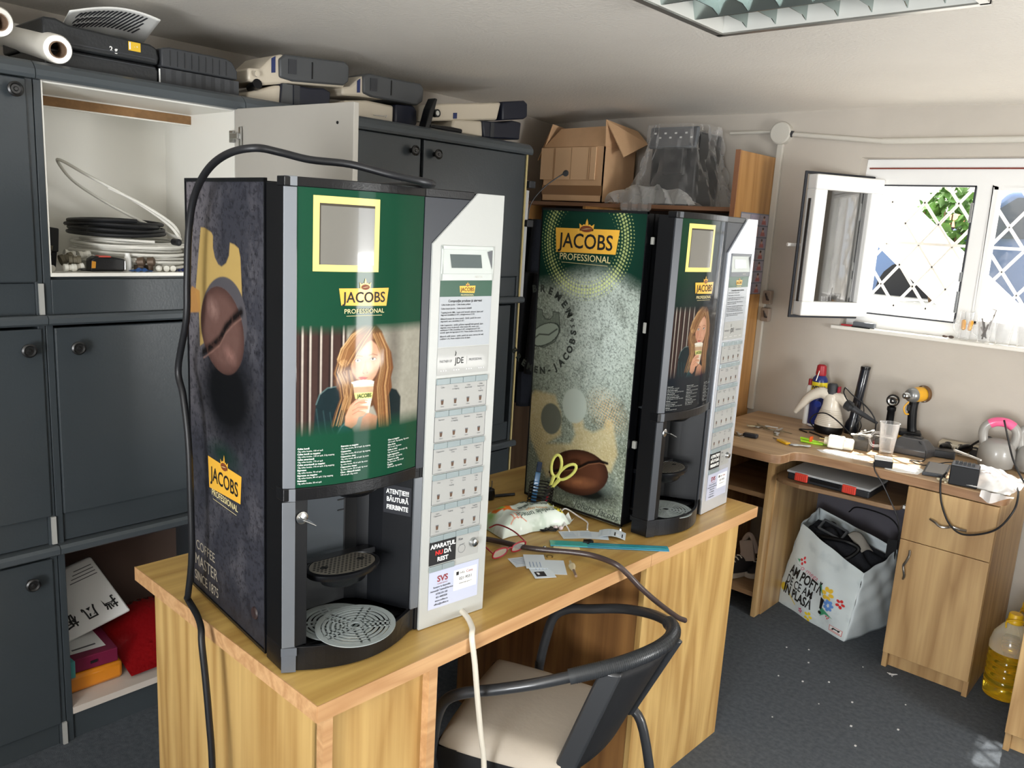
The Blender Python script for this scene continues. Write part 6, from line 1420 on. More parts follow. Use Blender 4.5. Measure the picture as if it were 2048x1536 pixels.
# clip, valve, small parts
mb = MB(); mb.prism([(-.152, .958), (-.140, .975), (-.128, .972), (-.132, .955), (-.145, .948)], DZ, DZ + .010); single(mb, 'black_clip', BLK, 'little black plastic clip behind the teal strip', 'clip')
mb = MB(); mb.prism_m([(0, 0), (.012, 0), (.014, .012), (.006, .018), (-.002, .010)], .0, .012, lambda a, b, d: (-.188 + a, 1.148 + d, DZ + b)) if False else mb.lathe([(.005, 0), (.005, .008), (.003, .014), (0, .014)], (-.128, 1.098, DZ), n=10); single(mb, 'panel_foot_screw', STEEL, 'small bright screw at the foot of the bean-printed panel', 'screw', smooth=True)
vd = Vector((.066, -.060, 0)).normalized(); v0 = Vector((-.087, .817, DZ + .008))
vv = thing('hose_valve', 'beige plastic inline valve lying at the desk edge', 'valve', (-.055, .79, DZ))
mb = MB(); mb.lathe([(.0032, 0), (.0032, .018), (.0055, .020), (.0085, .026), (.0085, .034), (.0060, .040), (.0052, .046), (.0052, .050), (.0032, .053)], v0, axis=vd, n=18); mb.build('body', mat('valve_beige', srgb(172, 160, 130), .45), vv, smooth=True)
mb = MB(); mb.lathe([(.0034, .052), (.0034, .088), (.0024, .088)], v0, axis=vd, n=14); mb.build('spout', mat('valve_brown', srgb(120, 100, 84), .45), vv, smooth=True)
mb = MB(); mb.lathe([(.0055, 0), (.0065, .004), (.0055, .008), (.003, .011), (0, .011)], (-.189, .838, DZ), n=14); single(mb, 'metal_nut', STEEL, 'small round metal nut beside the brown hose', 'nut', smooth=True)
mb = MB(); mb.tube([(-.150 + .008 * math.cos(a), .812 + .008 * math.sin(a), DZ + .0018) for a in [2 * PI * k / 14 * .8 for k in range(14)]], .0014, n=6); single(mb, 'metal_ring', mat('brass', srgb(150, 130, 80), .35, metal=.9), 'thin open brass ring by the cards', 'ring', smooth=True)
WC = mat('white_cord', srgb(226, 222, 222), .4)
mb = MB(); mb.tube(smooth_path([(-.250, .985, DZ + .004), (-.262, 1.01, DZ + .006), (-.30, 1.045, DZ + .022), (-.315, 1.085, DZ + .022), (-.28, 1.10, DZ + .006), (-.235, 1.085, DZ + .004), (-.215, 1.06, DZ + .004), (-.20, 1.04, DZ + .003)], 7), .0022, n=8)
mb.tube(smooth_path([(-.258, .985, DZ + .004), (-.285, 1.00, DZ + .012), (-.275, 1.015, DZ + .016), (-.245, 1.005, DZ + .006), (-.225, .99, DZ + .003)], 7), .0020, n=8)
ep = single(mb, 'earphones', WC, 'white looped earphones cord beside the wire scraps', 'earphones', smooth=True)
inv = ep.location.copy()
for p in ((-.262, .972, DZ + .007), (-.250, .982, DZ + .007)): mb = MB(); mb.sphere(p, .0068, sc=(1, 1, .9)); mb.build('earbud', mat('earbud_pink', srgb(216, 200, 200), .4), ep, smooth=True)
mb = MB(); q = random.Random(2); mb.tube(smooth_path([(-.272 + q.uniform(-.022, .022), .955 + q.uniform(-.032, .02), DZ + .003 + q.random() * .006) for k in range(14)], 5), .0016, n=6); single(mb, 'wire_scrap', CORD, 'tangle of thin black wire at the wipes pack corner', 'wire', smooth=True)

# ================================================================ CHAIR
ch = thing('armchair', 'black tubular armchair with a beige padded seat pushed under the desk', 'chair', (-.03, .66, 0), 0)
TB = mat('tube_black', srgb(44, 46, 49), .35, coat=.3); VIN = mat('seat_vinyl', srgb(176, 166, 152), .6, bump=.06, bscale=60, vary=.04, vscale=6)
WEAVE = mat('woven_black', srgb(24, 25, 28), .5, bump=.3, bscale=260, stretch=(1, 1, 8))
armp = [(-.125, .400, .43), (-.110, .395, .50), (-.085, .395, .552), (-.045, .410, .582), (.020, .443, .606), (.090, .490, .632), (.160, .555, .660), (.215, .630, .680), (.243, .715, .692), (.235, .790, .692), (.195, .850, .685), (.120, .890, .668), (.030, .900, .645), (-.060, .878, .618), (-.115, .862, .602), (-.150, .848, .570), (-.165, .838, .50), (-.172, .830, .43)]
sp_ = smooth_path(armp, 7)
mb = MB(); mb.tube(sp_, .0125, n=14); mb.build('arm_rail', TB, ch, smooth=True)
gi0, gi1 = 7 * 7 - 9, 7 * 10 + 2
mb = MB(); mb.tube(sp_[gi0:gi1], .0165, n=16)
gr_ = mb.build('back_grip', mat('grip_ribbed', srgb(50, 53, 56), .38, bump=.0), ch, smooth=True)
mb = MB()
for i in range(gi0 + 1, gi1 - 1):
    for t_ in (0, .33, .66):
        p = Vector(sp_[i]).lerp(Vector(sp_[i + 1]), t_); tt = (Vector(sp_[i + 1]) - Vector(sp_[i])).normalized() * .0007
        mb.tube([p - tt, p + tt], .0174, n=14)
mb.build('grip_wire', TB, gr_, smooth=True)
for a, b_ in (((-.125, .400, .44), (-.150, .385, .0)), ((-.172, .830, .44), (-.205, .850, 0))):
    mb = MB(); mb.tube([a, b_], .0125, n=12); mb.build('leg', TB, ch, smooth=True)
for pts in ([(.155, .545, .40), (.185, .545, .30), (.225, .520, .012)], [(.070, .890, .40), (.12, .905, .34), (.190, .925, .012)]):
    mb = MB(); mb.tube(smooth_path(pts, 6), .0125, n=12); mb.build('leg', TB, ch, smooth=True)
# seat cushion
sc4 = [Vector((-.285, .770, 0)), Vector((.045, .870, 0)), Vector((.155, .530, 0)), Vector((-.130, .405, 0))]
def seatp(a, b, top):
    ra = .5 + (a - .5) * 1; p = sc4[3].lerp(sc4[2], a).lerp(sc4[0].lerp(sc4[1], a), b)
    ea = abs(2 * a - 1); eb = abs(2 * b - 1); e = max(ea, eb)
    cx = (sc4[0] + sc4[1] + sc4[2] + sc4[3]) / 4
    k = 1 - .06 * (ea * eb) ** 3; p = cx + (p - cx) * k
    return (p.x, p.y, (.418 + .034 * (1 - max(0, (e - .72) / .28) ** 2.2) + .010 * (1 - ea * ea) * (1 - eb * eb)) if top else .412)
mb = MB(); mb.grid(28, 28, lambda a, b: seatp(a, b, True)); mb.grid(28, 28, lambda a, b: seatp(a, b, False)); 
n = 29
for side in range(4):
    for i in range(28):
        if side == 0: q = (i, i + 1)
        elif side == 1: q = ((28 * n) + i, (28 * n) + i + 1)
        elif side == 2: q = (i * n, (i + 1) * n)
        else: q = (i * n + 28, (i + 1) * n + 28)
        mb.f.append((q[0], q[1], q[1] + n * n, q[0] + n * n))
mb.build('seat_cushion', VIN, ch, smooth=True)
mb = MB()
sk = [Vector(v) for v in sc4]; cx = sum(sk, Vector()) / 4
top = [cx + (v - cx) * .985 for v in sk]; bot = [cx + (v - cx) * .93 for v in sk]
mb.add([(v.x, v.y, .414) for v in top] + [(v.x, v.y, .345) for v in bot], [(0, 1, 5, 4), (1, 2, 6, 5), (2, 3, 7, 6), (3, 0, 4, 7), (4, 5, 6, 7)]); mb.build('woven_apron', WEAVE, ch)
# backrest: two leaning slab sides and a dark panel between them
def slab(mb, top, bot, wd, th):
    t, b = Vector(top), Vector(bot); ax = (b - t); w = Vector(wd); h = Vector(th)
    mb.obox((t + b) / 2, ax / 2, w, h)
b0, b1 = Vector((.205, .600, .668)), Vector((.130, .548, .400)); e0, e1 = Vector((.222, .826, .672)), Vector((.085, .868, .400))
mb = MB(); mb.obox((b0 + b1) / 2, (b1 - b0) / 2, (.022, .010, .0), (-.004, .010, .0)); mb.build('back_post', TB, ch, bevel=.006, smooth=True)
mb = MB(); mb.obox((e0 + e1) / 2, (e1 - e0) / 2, (.022, -.010, .0), (.004, .010, .0)); mb.build('back_post', TB, ch, bevel=.006, smooth=True)
mb = MB(); mb.grid(10, 10, lambda a, b: tuple(b0.lerp(b1, b).lerp(e0.lerp(e1, b), a) + Vector((.022 * math.sin(a * PI), 0, 0)))); mb.build('back_panel', WEAVE, ch, smooth=True, solid=.012)

# ================================================================ DESK UNDER THE WINDOW
rd = thing('computer_desk', 'walnut computer desk with wavy front standing under the window', 'desk', (.0, 2.6, 0))
RZ = .768
ol = [(-.60, 2.945), (-.60, 2.222), (-.388, 2.222), (-.265, 2.222), (-.200, 2.224)] + [tuple(v[:2]) for v in smooth_path([(-.200, 2.224, 0), (-.168, 2.240, 0), (-.158, 2.280, 0), (-.156, 2.320, 0), (-.140, 2.348, 0), (-.108, 2.360, 0), (-.045, 2.366, 0)], 5)][1:] + [(.120, 2.381), (.397, 2.382), (.520, 2.378)] + [tuple(v[:2]) for v in smooth_path([(.520, 2.378, 0), (.555, 2.384, 0), (.574, 2.405, 0), (.578, 2.44, 0)], 4)][1:] + [(.580, 2.945)]
ol = [(max(-.60, a), b) for a, b in ol]
mb = MB(); mb.prism(ol, RZ - .036, RZ); tp_ = mb.build('desk_top', WOODR, rd, bevel=.003)
mb = MB(); n = len(ol); cx = (-.0, 2.6)
of = [(x + (.0008 if x > 0.5 else -.0 ), y - .0008) for x, y in ol[1:-1]]
mb.add([(x, y, RZ - .0335) for x, y in of] + [(x, y, RZ - .0025) for x, y in of], [(i, i + 1, len(of) + i + 1, len(of) + i) for i in range(len(of) - 1)]); mb.build('edge_band', wood('walnut_edge', srgb(156, 120, 88), srgb(132, 98, 68), 'x', scale=1.5), tp_, smooth=True)
def rb(nm, m, *a, par=rd, bevel=.001):
    mb = MB(); mb.box(*a); return mb.build(nm, m, par, bevel=bevel)
rb('side_panel', WOODRP, -.5825, -.5645, 2.262, 2.94, 0, RZ - .036); rb('side_panel', WOODRP, -.277, -.258, 2.392, 2.94, 0, RZ - .036)
rb('side_panel', WOODRP, -.258, -.252, 2.44, 2.94, 0, .63)
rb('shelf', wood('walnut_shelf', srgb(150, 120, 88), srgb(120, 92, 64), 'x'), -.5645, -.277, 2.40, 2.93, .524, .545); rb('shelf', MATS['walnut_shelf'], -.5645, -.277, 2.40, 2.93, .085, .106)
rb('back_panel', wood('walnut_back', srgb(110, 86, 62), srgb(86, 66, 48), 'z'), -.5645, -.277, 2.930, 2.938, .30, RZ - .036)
rb('knee_darkener', mat('knee_darkener_grey', srgb(84, 82, 90), .8), -.258, .263, 2.930, 2.938, .0, RZ - .036)  # grey board added to darken the shaded knee space
# pedestal with drawer and door
rb('side_panel', WOODRP, .263, .281, 2.400, 2.93, 0, RZ - .036); rb('side_panel', WOODRP, .544, .562, 2.400, 2.93, 0, RZ - .036)
rb('plinth', WOODRP, .281, .544, 2.425, 2.440, 0.0, .062)
HND = mat('handle_satin', srgb(150, 146, 140), .3, metal=.9)
dr1 = rb('drawer', WOODRP, .266, .5615, 2.383, 2.400, .526, .728, bevel=.0015); dr2 = rb('door', WOODRP, .266, .5615, 2.383, 2.400, .066, .5235, bevel=.0015)
mb = MB(); mb.tube(smooth_path([(.356, 2.378, .628), (.375, 2.366, .625), (.395, 2.360, .616), (.415, 2.362, .618), (.435, 2.360, .626), (.455, 2.366, .622), (.475, 2.378, .619)], 5), [.0045] * 31, n=8); mb.build('handle', HND, dr1, smooth=True)
mb = MB(); mb.tube(smooth_path([(.306, 2.378, .490), (.309, 2.366, .474), (.303, 2.360, .450), (.296, 2.362, .432), (.301, 2.360, .412), (.303, 2.366, .392), (.298, 2.378, .376)], 5), [.0045] * 31, n=8); mb.build('handle', HND, dr2, smooth=True)
ko = [(-.255, 2.435)] + [tuple(v[:2]) for v in smooth_path([(-.255, 2.435, 0), (-.235, 2.395, 0), (-.200, 2.372, 0), (-.128, 2.362, 0)], 4)][1:] + [(.06, 2.385), (.170, 2.390)] + [tuple(v[:2]) for v in smooth_path([(.170, 2.390, 0), (.215, 2.398, 0), (.238, 2.425, 0), (.242, 2.46, 0)], 4)][1:] + [(.243, 2.78), (-.255, 2.78)]
mb = MB(); mb.prism(ko, .617, .635); ks = mb.build('keyboard_shelf', MATS['walnut_shelf'], rd, bevel=.003)
mb = MB(); mb.box(.243, .262, 2.44, 2.75, .622, .634); mb.build('slide_rail', WHITEP, ks)
# organizer on the keyboard shelf
og = thing('parts_organizer', 'clear lidded parts organizer with red latches on the keyboard shelf', 'organizer', (-.02, 2.49, .6355))
g0 = Vector((-.185, 2.402, 0)); gd = Vector((.985, .0, 0)).normalized()
mb = MB(); mb.box(-.195, .130, 2.400, 2.60, .6358, .664); mb.build('base', mat('organizer_black', srgb(34, 36, 40), .4), og, bevel=.006)
mb = MB(); mb.box(-.198, .133, 2.396, 2.602, .665, .674); mb.build('lid', glass('organizer_lid', (.72, .74, .75), .1, .55), og, bevel=.003)
for k in range(6): mb = MB(); mb.box(-.19 + k * .054, -.188 + k * .054, 2.405, 2.595, .640, .663); mb.build('divider', DGREY, og)
for x in (-.135, .055):
    mb = MB(); mb.box(x - .026, x + .026, 2.388, 2.399, .640, .672); l_ = mb.build('latch', mat('latch_red', srgb(206, 66, 50), .4, coat=.2), og, bevel=.003)
    mb = MB()
    for k in range(6): mb.box(x - .020 + k * .008, x - .018 + k * .008, 2.3865, 2.3885, .643, .668)
    mb.build('latch_ribs', mat('latch_red_dark', srgb(170, 48, 38), .5), l_)
mb = MB(); mb.box(-.10, .02, 2.390, 2.400, .650, .662); mb.build('grip', BLK, og, bevel=.002)

# ---- tools and clutter on it
def at(name, lb, cat, x, y, grp=None): return thing(name, lb, cat, (x, y, RZ), 0, grp)
# lubricant can
wd = at('spray_can', 'blue and yellow lubricant spray can with a red cap by the wall', 'spray can', -.292, 2.87)
BLU = mat('can_blue', srgb(26, 42, 110), .3, coat=.3)
mb = MB(); mb.lathe([(.031, 0), (.033, .003), (.033, .212), (.030, .222), (.022, .232), (.016, .236), (0, .236)], (-.290, 2.87, RZ), n=32); mb.build('body', BLU, wd, smooth=True)
mb = MB(); mb.lathe([(.0334, .148), (.0334, .205)], (-.290, 2.87, RZ), n=32, cap=False); lb_ = mb.build('yellow_shield', mat('can_yellow', srgb(226, 204, 40), .35), wd, smooth=True)
T = TX(); ff = lambda x, z: (-.290 + .0340 * math.sin(x / .033 + .22), 2.87 - .0340 * math.cos(x / .033 + .22), RZ + z); T.put('WD-40', .021, ff, bold=.04, at=(0, .180)); T.build('can_lettering', mat('can_ink', srgb(18, 26, 80), .5), wd, world=True)
mb = MB(); mb.lathe([(.0333, .003), (.0333, .012)], (-.290, 2.87, RZ), n=32, cap=False); mb.build('white_band', WHITEP, wd)
mb = MB(); mb.lathe([(.021, .234), (.023, .242), (.020, .278), (.014, .282), (.010, .255), (0, .255)], (-.290, 2.87, RZ), n=20); mb.build('cap', mat('cap_red', srgb(160, 34, 44), .4), wd, smooth=True)
mb = MB(); mb.tube([(-.290, 2.855, RZ + .268), (-.296, 2.838, RZ + .21)], .0035, n=8); mb.build('straw', STEEL, wd)
s2 = at('slim_bottle', 'slim white tube with a red cap partly hidden behind the blue can', 'tube', -.342, 2.885)
mb = MB(); mb.lathe([(.014, 0), (.014, .17), (.008, .18), (0, .18)], (-.338, 2.885, RZ), n=18); mb.build('body', WHITEP, s2, smooth=True)
mb = MB(); mb.lathe([(.009, .18), (.009, .208), (0, .208)], (-.338, 2.885, RZ), n=14); mb.build('cap', MATS['cap_red'], s2, smooth=True)
# steam cleaner
st = at('steam_cleaner', 'white hand steam cleaner with a black cap and nozzle', 'steam cleaner', -.197, 2.79)
SX, SY = -.197, 2.79; SW = mat('steamer_white', srgb(214, 206, 192), .4, coat=.3)
mb = MB(); mb.lathe([(.056, 0), (.060, .006), (.062, .022), (.061, .035), (0, .035)], (SX, SY, RZ), n=36, sq=.85); mb.build('base', BLKM, st, smooth=True)
prof = [(.061, .035), (.0605, .045), (.056, .060), (.049, .085), (.042, .105), (.037, .125), (.036, .150), (.037, .165), (.030, .175), (.0, .178)]
mb = MB(); mb.lathe(prof, (SX, SY, RZ), n=36, sq=.85); bd = mb.build('body', SW, st, smooth=True)
mb = MB()
for k in range(9):
    z = .045 + k * .0075; r = np.interp(z, [p[1] for p in prof[:8]], [p[0] for p in prof[:8]])
    mb.lathe([(r + .0004, z - .0006), (r + .0012, z), (r + .0004, z + .0006)], (SX, SY, RZ), n=36, sq=.85, cap=False)
mb.build('grooves', mat('steamer_groove', srgb(176, 166, 150), .5), bd, smooth=True)
mb = MB(); hp = smooth_path([(SX - .015, SY, RZ + .165), (SX - .050, SY - .005, RZ + .172), (SX - .090, SY - .01, RZ + .150), (SX - .125, SY - .014, RZ + .105), (SX - .150, SY - .018, RZ + .066)], 6); mb.tube(hp, [.026 - .017 * (i / (len(hp) - 1)) ** 1.8 for i in range(len(hp))], n=14); mb.build('handle', SW, st, smooth=True)
mb = MB(); mb.tube(smooth_path([(SX + .010, SY, RZ + .160), (SX + .040, SY - .004, RZ + .160), (SX + .066, SY - .010, RZ + .142)], 6), [.026, .026, .025, .024, .023, .022, .022, .021, .021, .020, .019, .019, .019], n=16); mb.build('spout_shoulder', SW, st, smooth=True)
mb = MB(); n0 = Vector((SX + .064, SY - .010, RZ + .143)); nd_ = Vector((.93, -.12, -.34)).normalized(); mb.lathe([(.020, 0), (.022, .004), (.022, .026), (.017, .030), (.014, .034), (.015, .045), (.012, .050), (.011, .090), (.006, .155), (0, .155)], n0, axis=nd_, n=20); nz = mb.build('nozzle', DGREY, st, smooth=True)
mb = MB(); mb.lathe([(.024, .172), (.024, .186), (.021, .190), (.0215, .212), (.016, .220), (0, .221)], (SX - .004, SY, RZ), n=24); mb.build('cap', DGREY, st, smooth=True)
mb = MB(); mb.obox((SX + .026, SY - .004, RZ + .198), (.006, 0, .002), (0, .008, 0), (0, 0, .014)); mb.build('red_trigger', mat('trigger_red', srgb(150, 34, 52), .4), st, bevel=.003)
mb = MB(); mb.tube([(SX - .046, SY - .035, RZ + .125), (SX - .046, SY - .040, RZ + .125)], .014, n=18); mb.build('blue_button', BLU, st, smooth=True)
# torch
th_ = at('flashlight', 'tall black flashlight standing on its head by the wall', 'flashlight', -.125, 2.88)
bz = Vector((-.130, 2.875, RZ)); az = Vector((.09, .0, 1)).normalized()
mb = MB(); mb.lathe([(.030, 0), (.031, .01), (.029, .045), (.019, .070), (.0185, .13), (.0195, .135), (.0195, .295), (.017, .300), (0, .300)], bz, axis=az, n=28); mb.build('barrel', mat('torch_black', srgb(20, 24, 34), .28, coat=.6), th_, smooth=True)
mb = MB(); mb.lathe([(.0200, .292), (.0205, .296), (.0200, .304), (0, .305)], bz, axis=az, n=28); mb.build('tail_cap', BLK, th_, smooth=True)
mb = MB(); mb.tube(smooth_path([(-.105, 2.865, RZ + .16), (-.100, 2.85, RZ + .10), (-.080, 2.85, RZ + .05), (-.088, 2.86, RZ + .02), (-.070, 2.83, RZ + .004), (-.05, 2.80, RZ + .004)], 6), .0022, n=7)
mb.tube(smooth_path([(-.095, 2.865, RZ + .16), (-.080, 2.86, RZ + .10), (-.100, 2.85, RZ + .05), (-.085, 2.84, RZ + .02)], 6), .0022, n=7)
single(mb, 'lanyard', CORD, 'thin black cord dangling behind the steam nozzle', 'cord', smooth=True)
# ball-headed lamp
bl = at('gooseneck_light', 'black work light with a chrome ball-shaped head', 'work light', .028, 2.87)
mb = MB(); mb.lathe([(.024, 0), (.024, .01), (.016, .03), (.015, .13), (.018, .135), (.018, .148), (.012, .152)], (.026, 2.875, RZ), n=20); mb.build('stem', BLKM, bl, smooth=True)
mb = MB(); mb.sphere((.028, 2.870, RZ + .178), .0265); hd = mb.build('head', BLKM, bl, smooth=True)
mb = MB(); ad = Vector((.22, -.95, .05)).normalized(); mb.lathe([(.020, .016), (.021, .020), (.017, .026), (.008, .021), (.004, .026), (0, .027)], (.028, 2.870, RZ + .178), axis=ad, n=22); mb.build('reflector', STEEL, hd, smooth=True)
# impact driver
dl = at('impact_driver', 'yellow and black cordless impact driver standing on its battery', 'impact driver', .120, 2.85)
YEL = mat('dewalt_yellow'.replace('dewalt', 'tool'), srgb(214, 158, 36), .4, coat=.2); hx2, hy2, hz2 = .120, 2.85, RZ + .222
dax = Vector((-.46, -.88, -.06)).normalized()
mb = MB(); mb.lathe([(.0, -.062), (.020, -.060), (.030, -.045), (.032, -.010), (.031, .012)], (hx2, hy2, hz2), axis=dax, n=28, cap=False); mb.build('motor_housing', YEL, dl, smooth=True)
mb = MB(); mb.lathe([(.0345, -.050), (.036, -.045), (.036, -.036), (.0345, -.032)], (hx2, hy2, hz2), axis=dax, n=28, cap=False); mb.build('vent_ring', mat('vent_bronze', srgb(110, 80, 50), .5, metal=.4), dl, smooth=True)
mb = MB(); mb.lathe([(.031, .010), (.031, .020), (.026, .036), (.018, .042), (0, .042)], (hx2, hy2, hz2), axis=dax, n=28); mb.build('gear_case', mat('gear_grey', srgb(140, 142, 142), .3, metal=.6), dl, smooth=True)
mb = MB(); mb.lathe([(.014, .042), (.014, .058), (.011, .064), (.006, .064), (.006, .055), (0, .055)], (hx2, hy2, hz2), axis=dax, n=20); mb.build('chuck', STEEL, dl, smooth=True)
mb = MB(); mb.tube(smooth_path([(.118, 2.850, RZ + .200), (.116, 2.850, RZ + .16), (.119, 2.855, RZ + .10), (.125, 2.86, RZ + .052)], 5), [.019, .019, .018, .018, .018, .018, .018, .018, .018, .018, .018, .018, .018, .019, .021, .024], n=14); mb.build('grip', BLKM, dl, smooth=True)
mb = MB(); mb.tube(smooth_path([(.100, 2.835, RZ + .190), (.088, 2.825, RZ + .165), (.095, 2.83, RZ + .140), (.108, 2.84, RZ + .138)], 5), .0035, n=8, cap=True); mb.build('trigger_guard', YEL, dl, smooth=True)
mb = MB(); mb.obox((.103, 2.838, RZ + .165), (.006, .003, 0), (-.003, .006, 0), (0, 0, .013)); mb.build('trigger', BLK, dl, bevel=.002)
mb = MB(); mb.obox((.118, 2.85, RZ + .088 - .03), (.040, .012, 0), (-.012, .034, 0), (0, 0, .010)); mb.build('foot', BLKM, dl, bevel=.004)
mb = MB(); mb.obox((.116, 2.85, RZ + .034), (.042, .012, 0), (-.012, .036, 0), (0, 0, .014)); mb.build('battery', YEL, dl, bevel=.004)
mb = MB(); mb.box(.06, .16, 2.80, 2.90, RZ, RZ + .018); single(mb, 'orange_case', mat('case_orange', srgb(190, 104, 48), .5), 'flat orange plastic base under the impact driver battery', 'base', bevel=.003)
# battery charger
cg = at('battery_charger', 'dark grey wedge-shaped battery charger behind the glass mug', 'charger', .17, 2.745)
mb = MB(); b4 = [(.095, 2.68), (.235, 2.69), (.250, 2.77), (.110, 2.79)]; t4 = [(.120, 2.715), (.205, 2.720), (.215, 2.76), (.125, 2.77)]
mb.add([(x, y, RZ) for x, y in b4] + [(x + (.0), y, RZ + .030) for x, y in b4] + [(x, y, RZ + .066) for x, y in t4], [(0, 1, 2, 3), (0, 1, 5, 4), (1, 2, 6, 5), (2, 3, 7, 6), (3, 0, 4, 7), (4, 5, 9, 8), (5, 6, 10, 9), (6, 7, 11, 10), (7, 4, 8, 11), (8, 9, 10, 11)])
mb.build('housing', mat('charger_grey', srgb(66, 66, 68), .3, coat=.2), cg, bevel=.006, smooth=True)
mb = MB(); mb.obox((.163, 2.741, RZ + .068), (.035, .003, 0), (0, .012, 0), (0, 0, .003)); mb.build('contacts', BLK, cg, bevel=.001)
# glass mug, red cup
gm = at('glass_mug', 'tall empty glass mug standing at the sunlit desk front', 'mug', .100, 2.63)
mb = MB(); mb.lathe([(.024, 0), (.026, .004), (.037, .128), (.0385, .130), (.0360, .130), (.0240, .012), (0, .010)], (.100, 2.63, RZ), n=32); mb.build('glass_body', GLASS, gm, smooth=True)
mb = MB(); mb.tube(smooth_path([(.072, 2.618, RZ + .085), (.050, 2.608, RZ + .082), (.038, 2.602, RZ + .055), (.050, 2.608, RZ + .030), (.074, 2.618, RZ + .030)], 6), .0045, n=9); mb.build('handle', GLASS, gm, smooth=True)
rc = at('red_jar', 'small clear jar with a red content behind the mug handle', 'jar', .040, 2.70)
mb = MB(); mb.lathe([(.020, 0), (.022, .04), (.022, .052), (.020, .052)], (.040, 2.70, RZ), n=22); mb.build('jar_glass', GLASS, rc, smooth=True)
mb = MB(); mb.lathe([(0, .002), (.018, .002), (.018, .026), (0, .026)], (.040, 2.70, RZ), n=20); mb.build('red_content', mat('content_red', srgb(206, 30, 34), .4), rc, smooth=True)
# clear boxes with swabs
for i, (x, lb) in enumerate(((.005, 'smoky clear lidded box carrying the cotton swabs'), (.072, 'second smoky clear box beside the mug handle'))):
    bx = at('clear_box', lb, 'box', x + .02, 2.62, 'smoky clear boxes')
    x0 = x - .03; mb = MB()
    yb_ = 2.60 if i == 0 else 2.66
    for a in ((x0, x0 + .062, yb_, yb_ + .002), (x0, x0 + .062, yb_ + .05, yb_ + .052), (x0, x0 + .002, yb_, yb_ + .052), (x0 + .060, x0 + .062, yb_, yb_ + .052)): mb.box(*a, RZ, RZ + .052)
    mb.box(x0, x0 + .062, yb_, yb_ + .052, RZ, RZ + .002); mb.build('box_wall', glass('smoky_plastic', (.45, .43, .40), .05, .15), bx)
    mb = MB(); mb.box(x0 - .001, x0 + .063, yb_ - .001, yb_ + .053, RZ + .053, RZ + .060); mb.build('lid', MATS['smoky_plastic'], bx, bevel=.002)
    mb = MB(); mb.box(x0 + .02, x0 + .045, yb_ - .004, yb_ - .001, RZ + .044, RZ + .058); mb.build('clasp', DGREY, bx)
COT = mat('cotton_white', srgb(236, 234, 228), .9)
for k, (p, q, lb) in enumerate((((-.030, 2.585, RZ + .062), (.040, 2.61, RZ + .070), 'cotton swab lying flat on the smoky box'), ((-.005, 2.60, RZ + .066), (.035, 2.66, RZ + .080), 'cotton swab pointing up to the right on the smoky box'), ((-.010, 2.64, RZ + .068), (.020, 2.60, RZ + .086), 'cotton swab raised at the back of the smoky box'))):
    p, q = Vector(p), Vector(q); d_ = (q - p).normalized()
    t = thing('cotton_swab', lb, 'cotton swab', p, 0, 'cotton swabs on the smoky box')
    mb = MB(); mb.tube([p, q], .0012, n=6); mb.build('stick', WHITEP, t)
    for e_, s in ((p, 1), (q, -1)): mb = MB(); mb.tube([e_, e_ + d_ * .008 * s, e_ + d_ * .016 * s], [.003, .0042, .002], n=8); mb.build('cotton_tip', COT, t, smooth=True)
# white adapter
ap = at('socket_adapter', 'white travel socket adapter with brass pins at the sun patch', 'adapter', -.085, 2.55)
mb = MB(); mb.obox((-.070, 2.545, RZ + .026), (.030, .008, 0), (-.006, .024, 0), (0, 0, .024)); mb.build('body', mat('adapter_white', srgb(232, 228, 214), .4), ap, bevel=.006, smooth=True)
mb = MB(); mb.lathe([(.024, 0), (.024, .030), (.018, .036), (0, .036)], (-.040, 2.552, RZ + .024), axis=(1, .25, 0), n=24); mb.build('round_socket', MATS['adapter_white'], ap, smooth=True)
mb = MB(); mb.lathe([(.016, 0), (.016, .016), (0, .016)], (-.098, 2.538, RZ + .026), axis=(-1, -.25, 0), n=20); mb.build('plug_face', mat('plug_cream', srgb(206, 196, 168), .5), ap, smooth=True)
for s in (-1, 1): mb = MB(); mb.tube([(-.114, 2.535 + s * .002, RZ + .024 + s * .007), (-.134, 2.530 + s * .002, RZ + .024 + s * .007)], .0022, n=7); mb.build('pin', MATS['brass'], ap)
# screwdriver bits, pliers, tag keys
gn = at('green_tie', 'neon green cable marker with an orange clip', 'marker', -.165, 2.545)
mb = MB(); mb.tube(smooth_path([(-.215, 2.540, RZ + .012), (-.180, 2.538, RZ + .012), (-.150, 2.545, RZ + .008), (-.105, 2.560, RZ + .006)], 5), .0055, n=9); mb.build('rod', mat('neon_green', srgb(160, 214, 40), .4), gn, smooth=True)
mb = MB(); mb.tube(smooth_path([(-.205, 2.520, RZ + .006), (-.160, 2.525, RZ + .005), (-.120, 2.54, RZ + .005)], 5), .005, n=9); mb.build('rod', MATS['neon_green'], gn, smooth=True)
mb = MB(); mb.obox((-.168, 2.532, RZ + .016), (.004, .0, 0), (0, .012, 0), (0, 0, .014)); mb.build('clip', mat('clip_orange', srgb(226, 96, 36), .4), gn, bevel=.002)
ym = at('yellow_key_tag', 'translucent yellow key tag with a key at the desk front', 'key tag', -.25, 2.44)
mb = MB(); mb.obox((-.245, 2.440, RZ + .005), (.028, -.016, 0), (.006, .011, 0), (0, 0, .0045)); mb.build('tag', mat('tag_yellow', srgb(226, 174, 30), .25, coat=.6), ym, bevel=.003)
mb = MB(); mb.tube([(-.275, 2.458, RZ + .004), (-.305, 2.474, RZ + .003)], .0022, n=7); mb.build('shaft', STEEL, ym)
pl_ = at('pocket_pliers', 'small steel pliers right of the yellow key tag', 'pliers', -.185, 2.43)
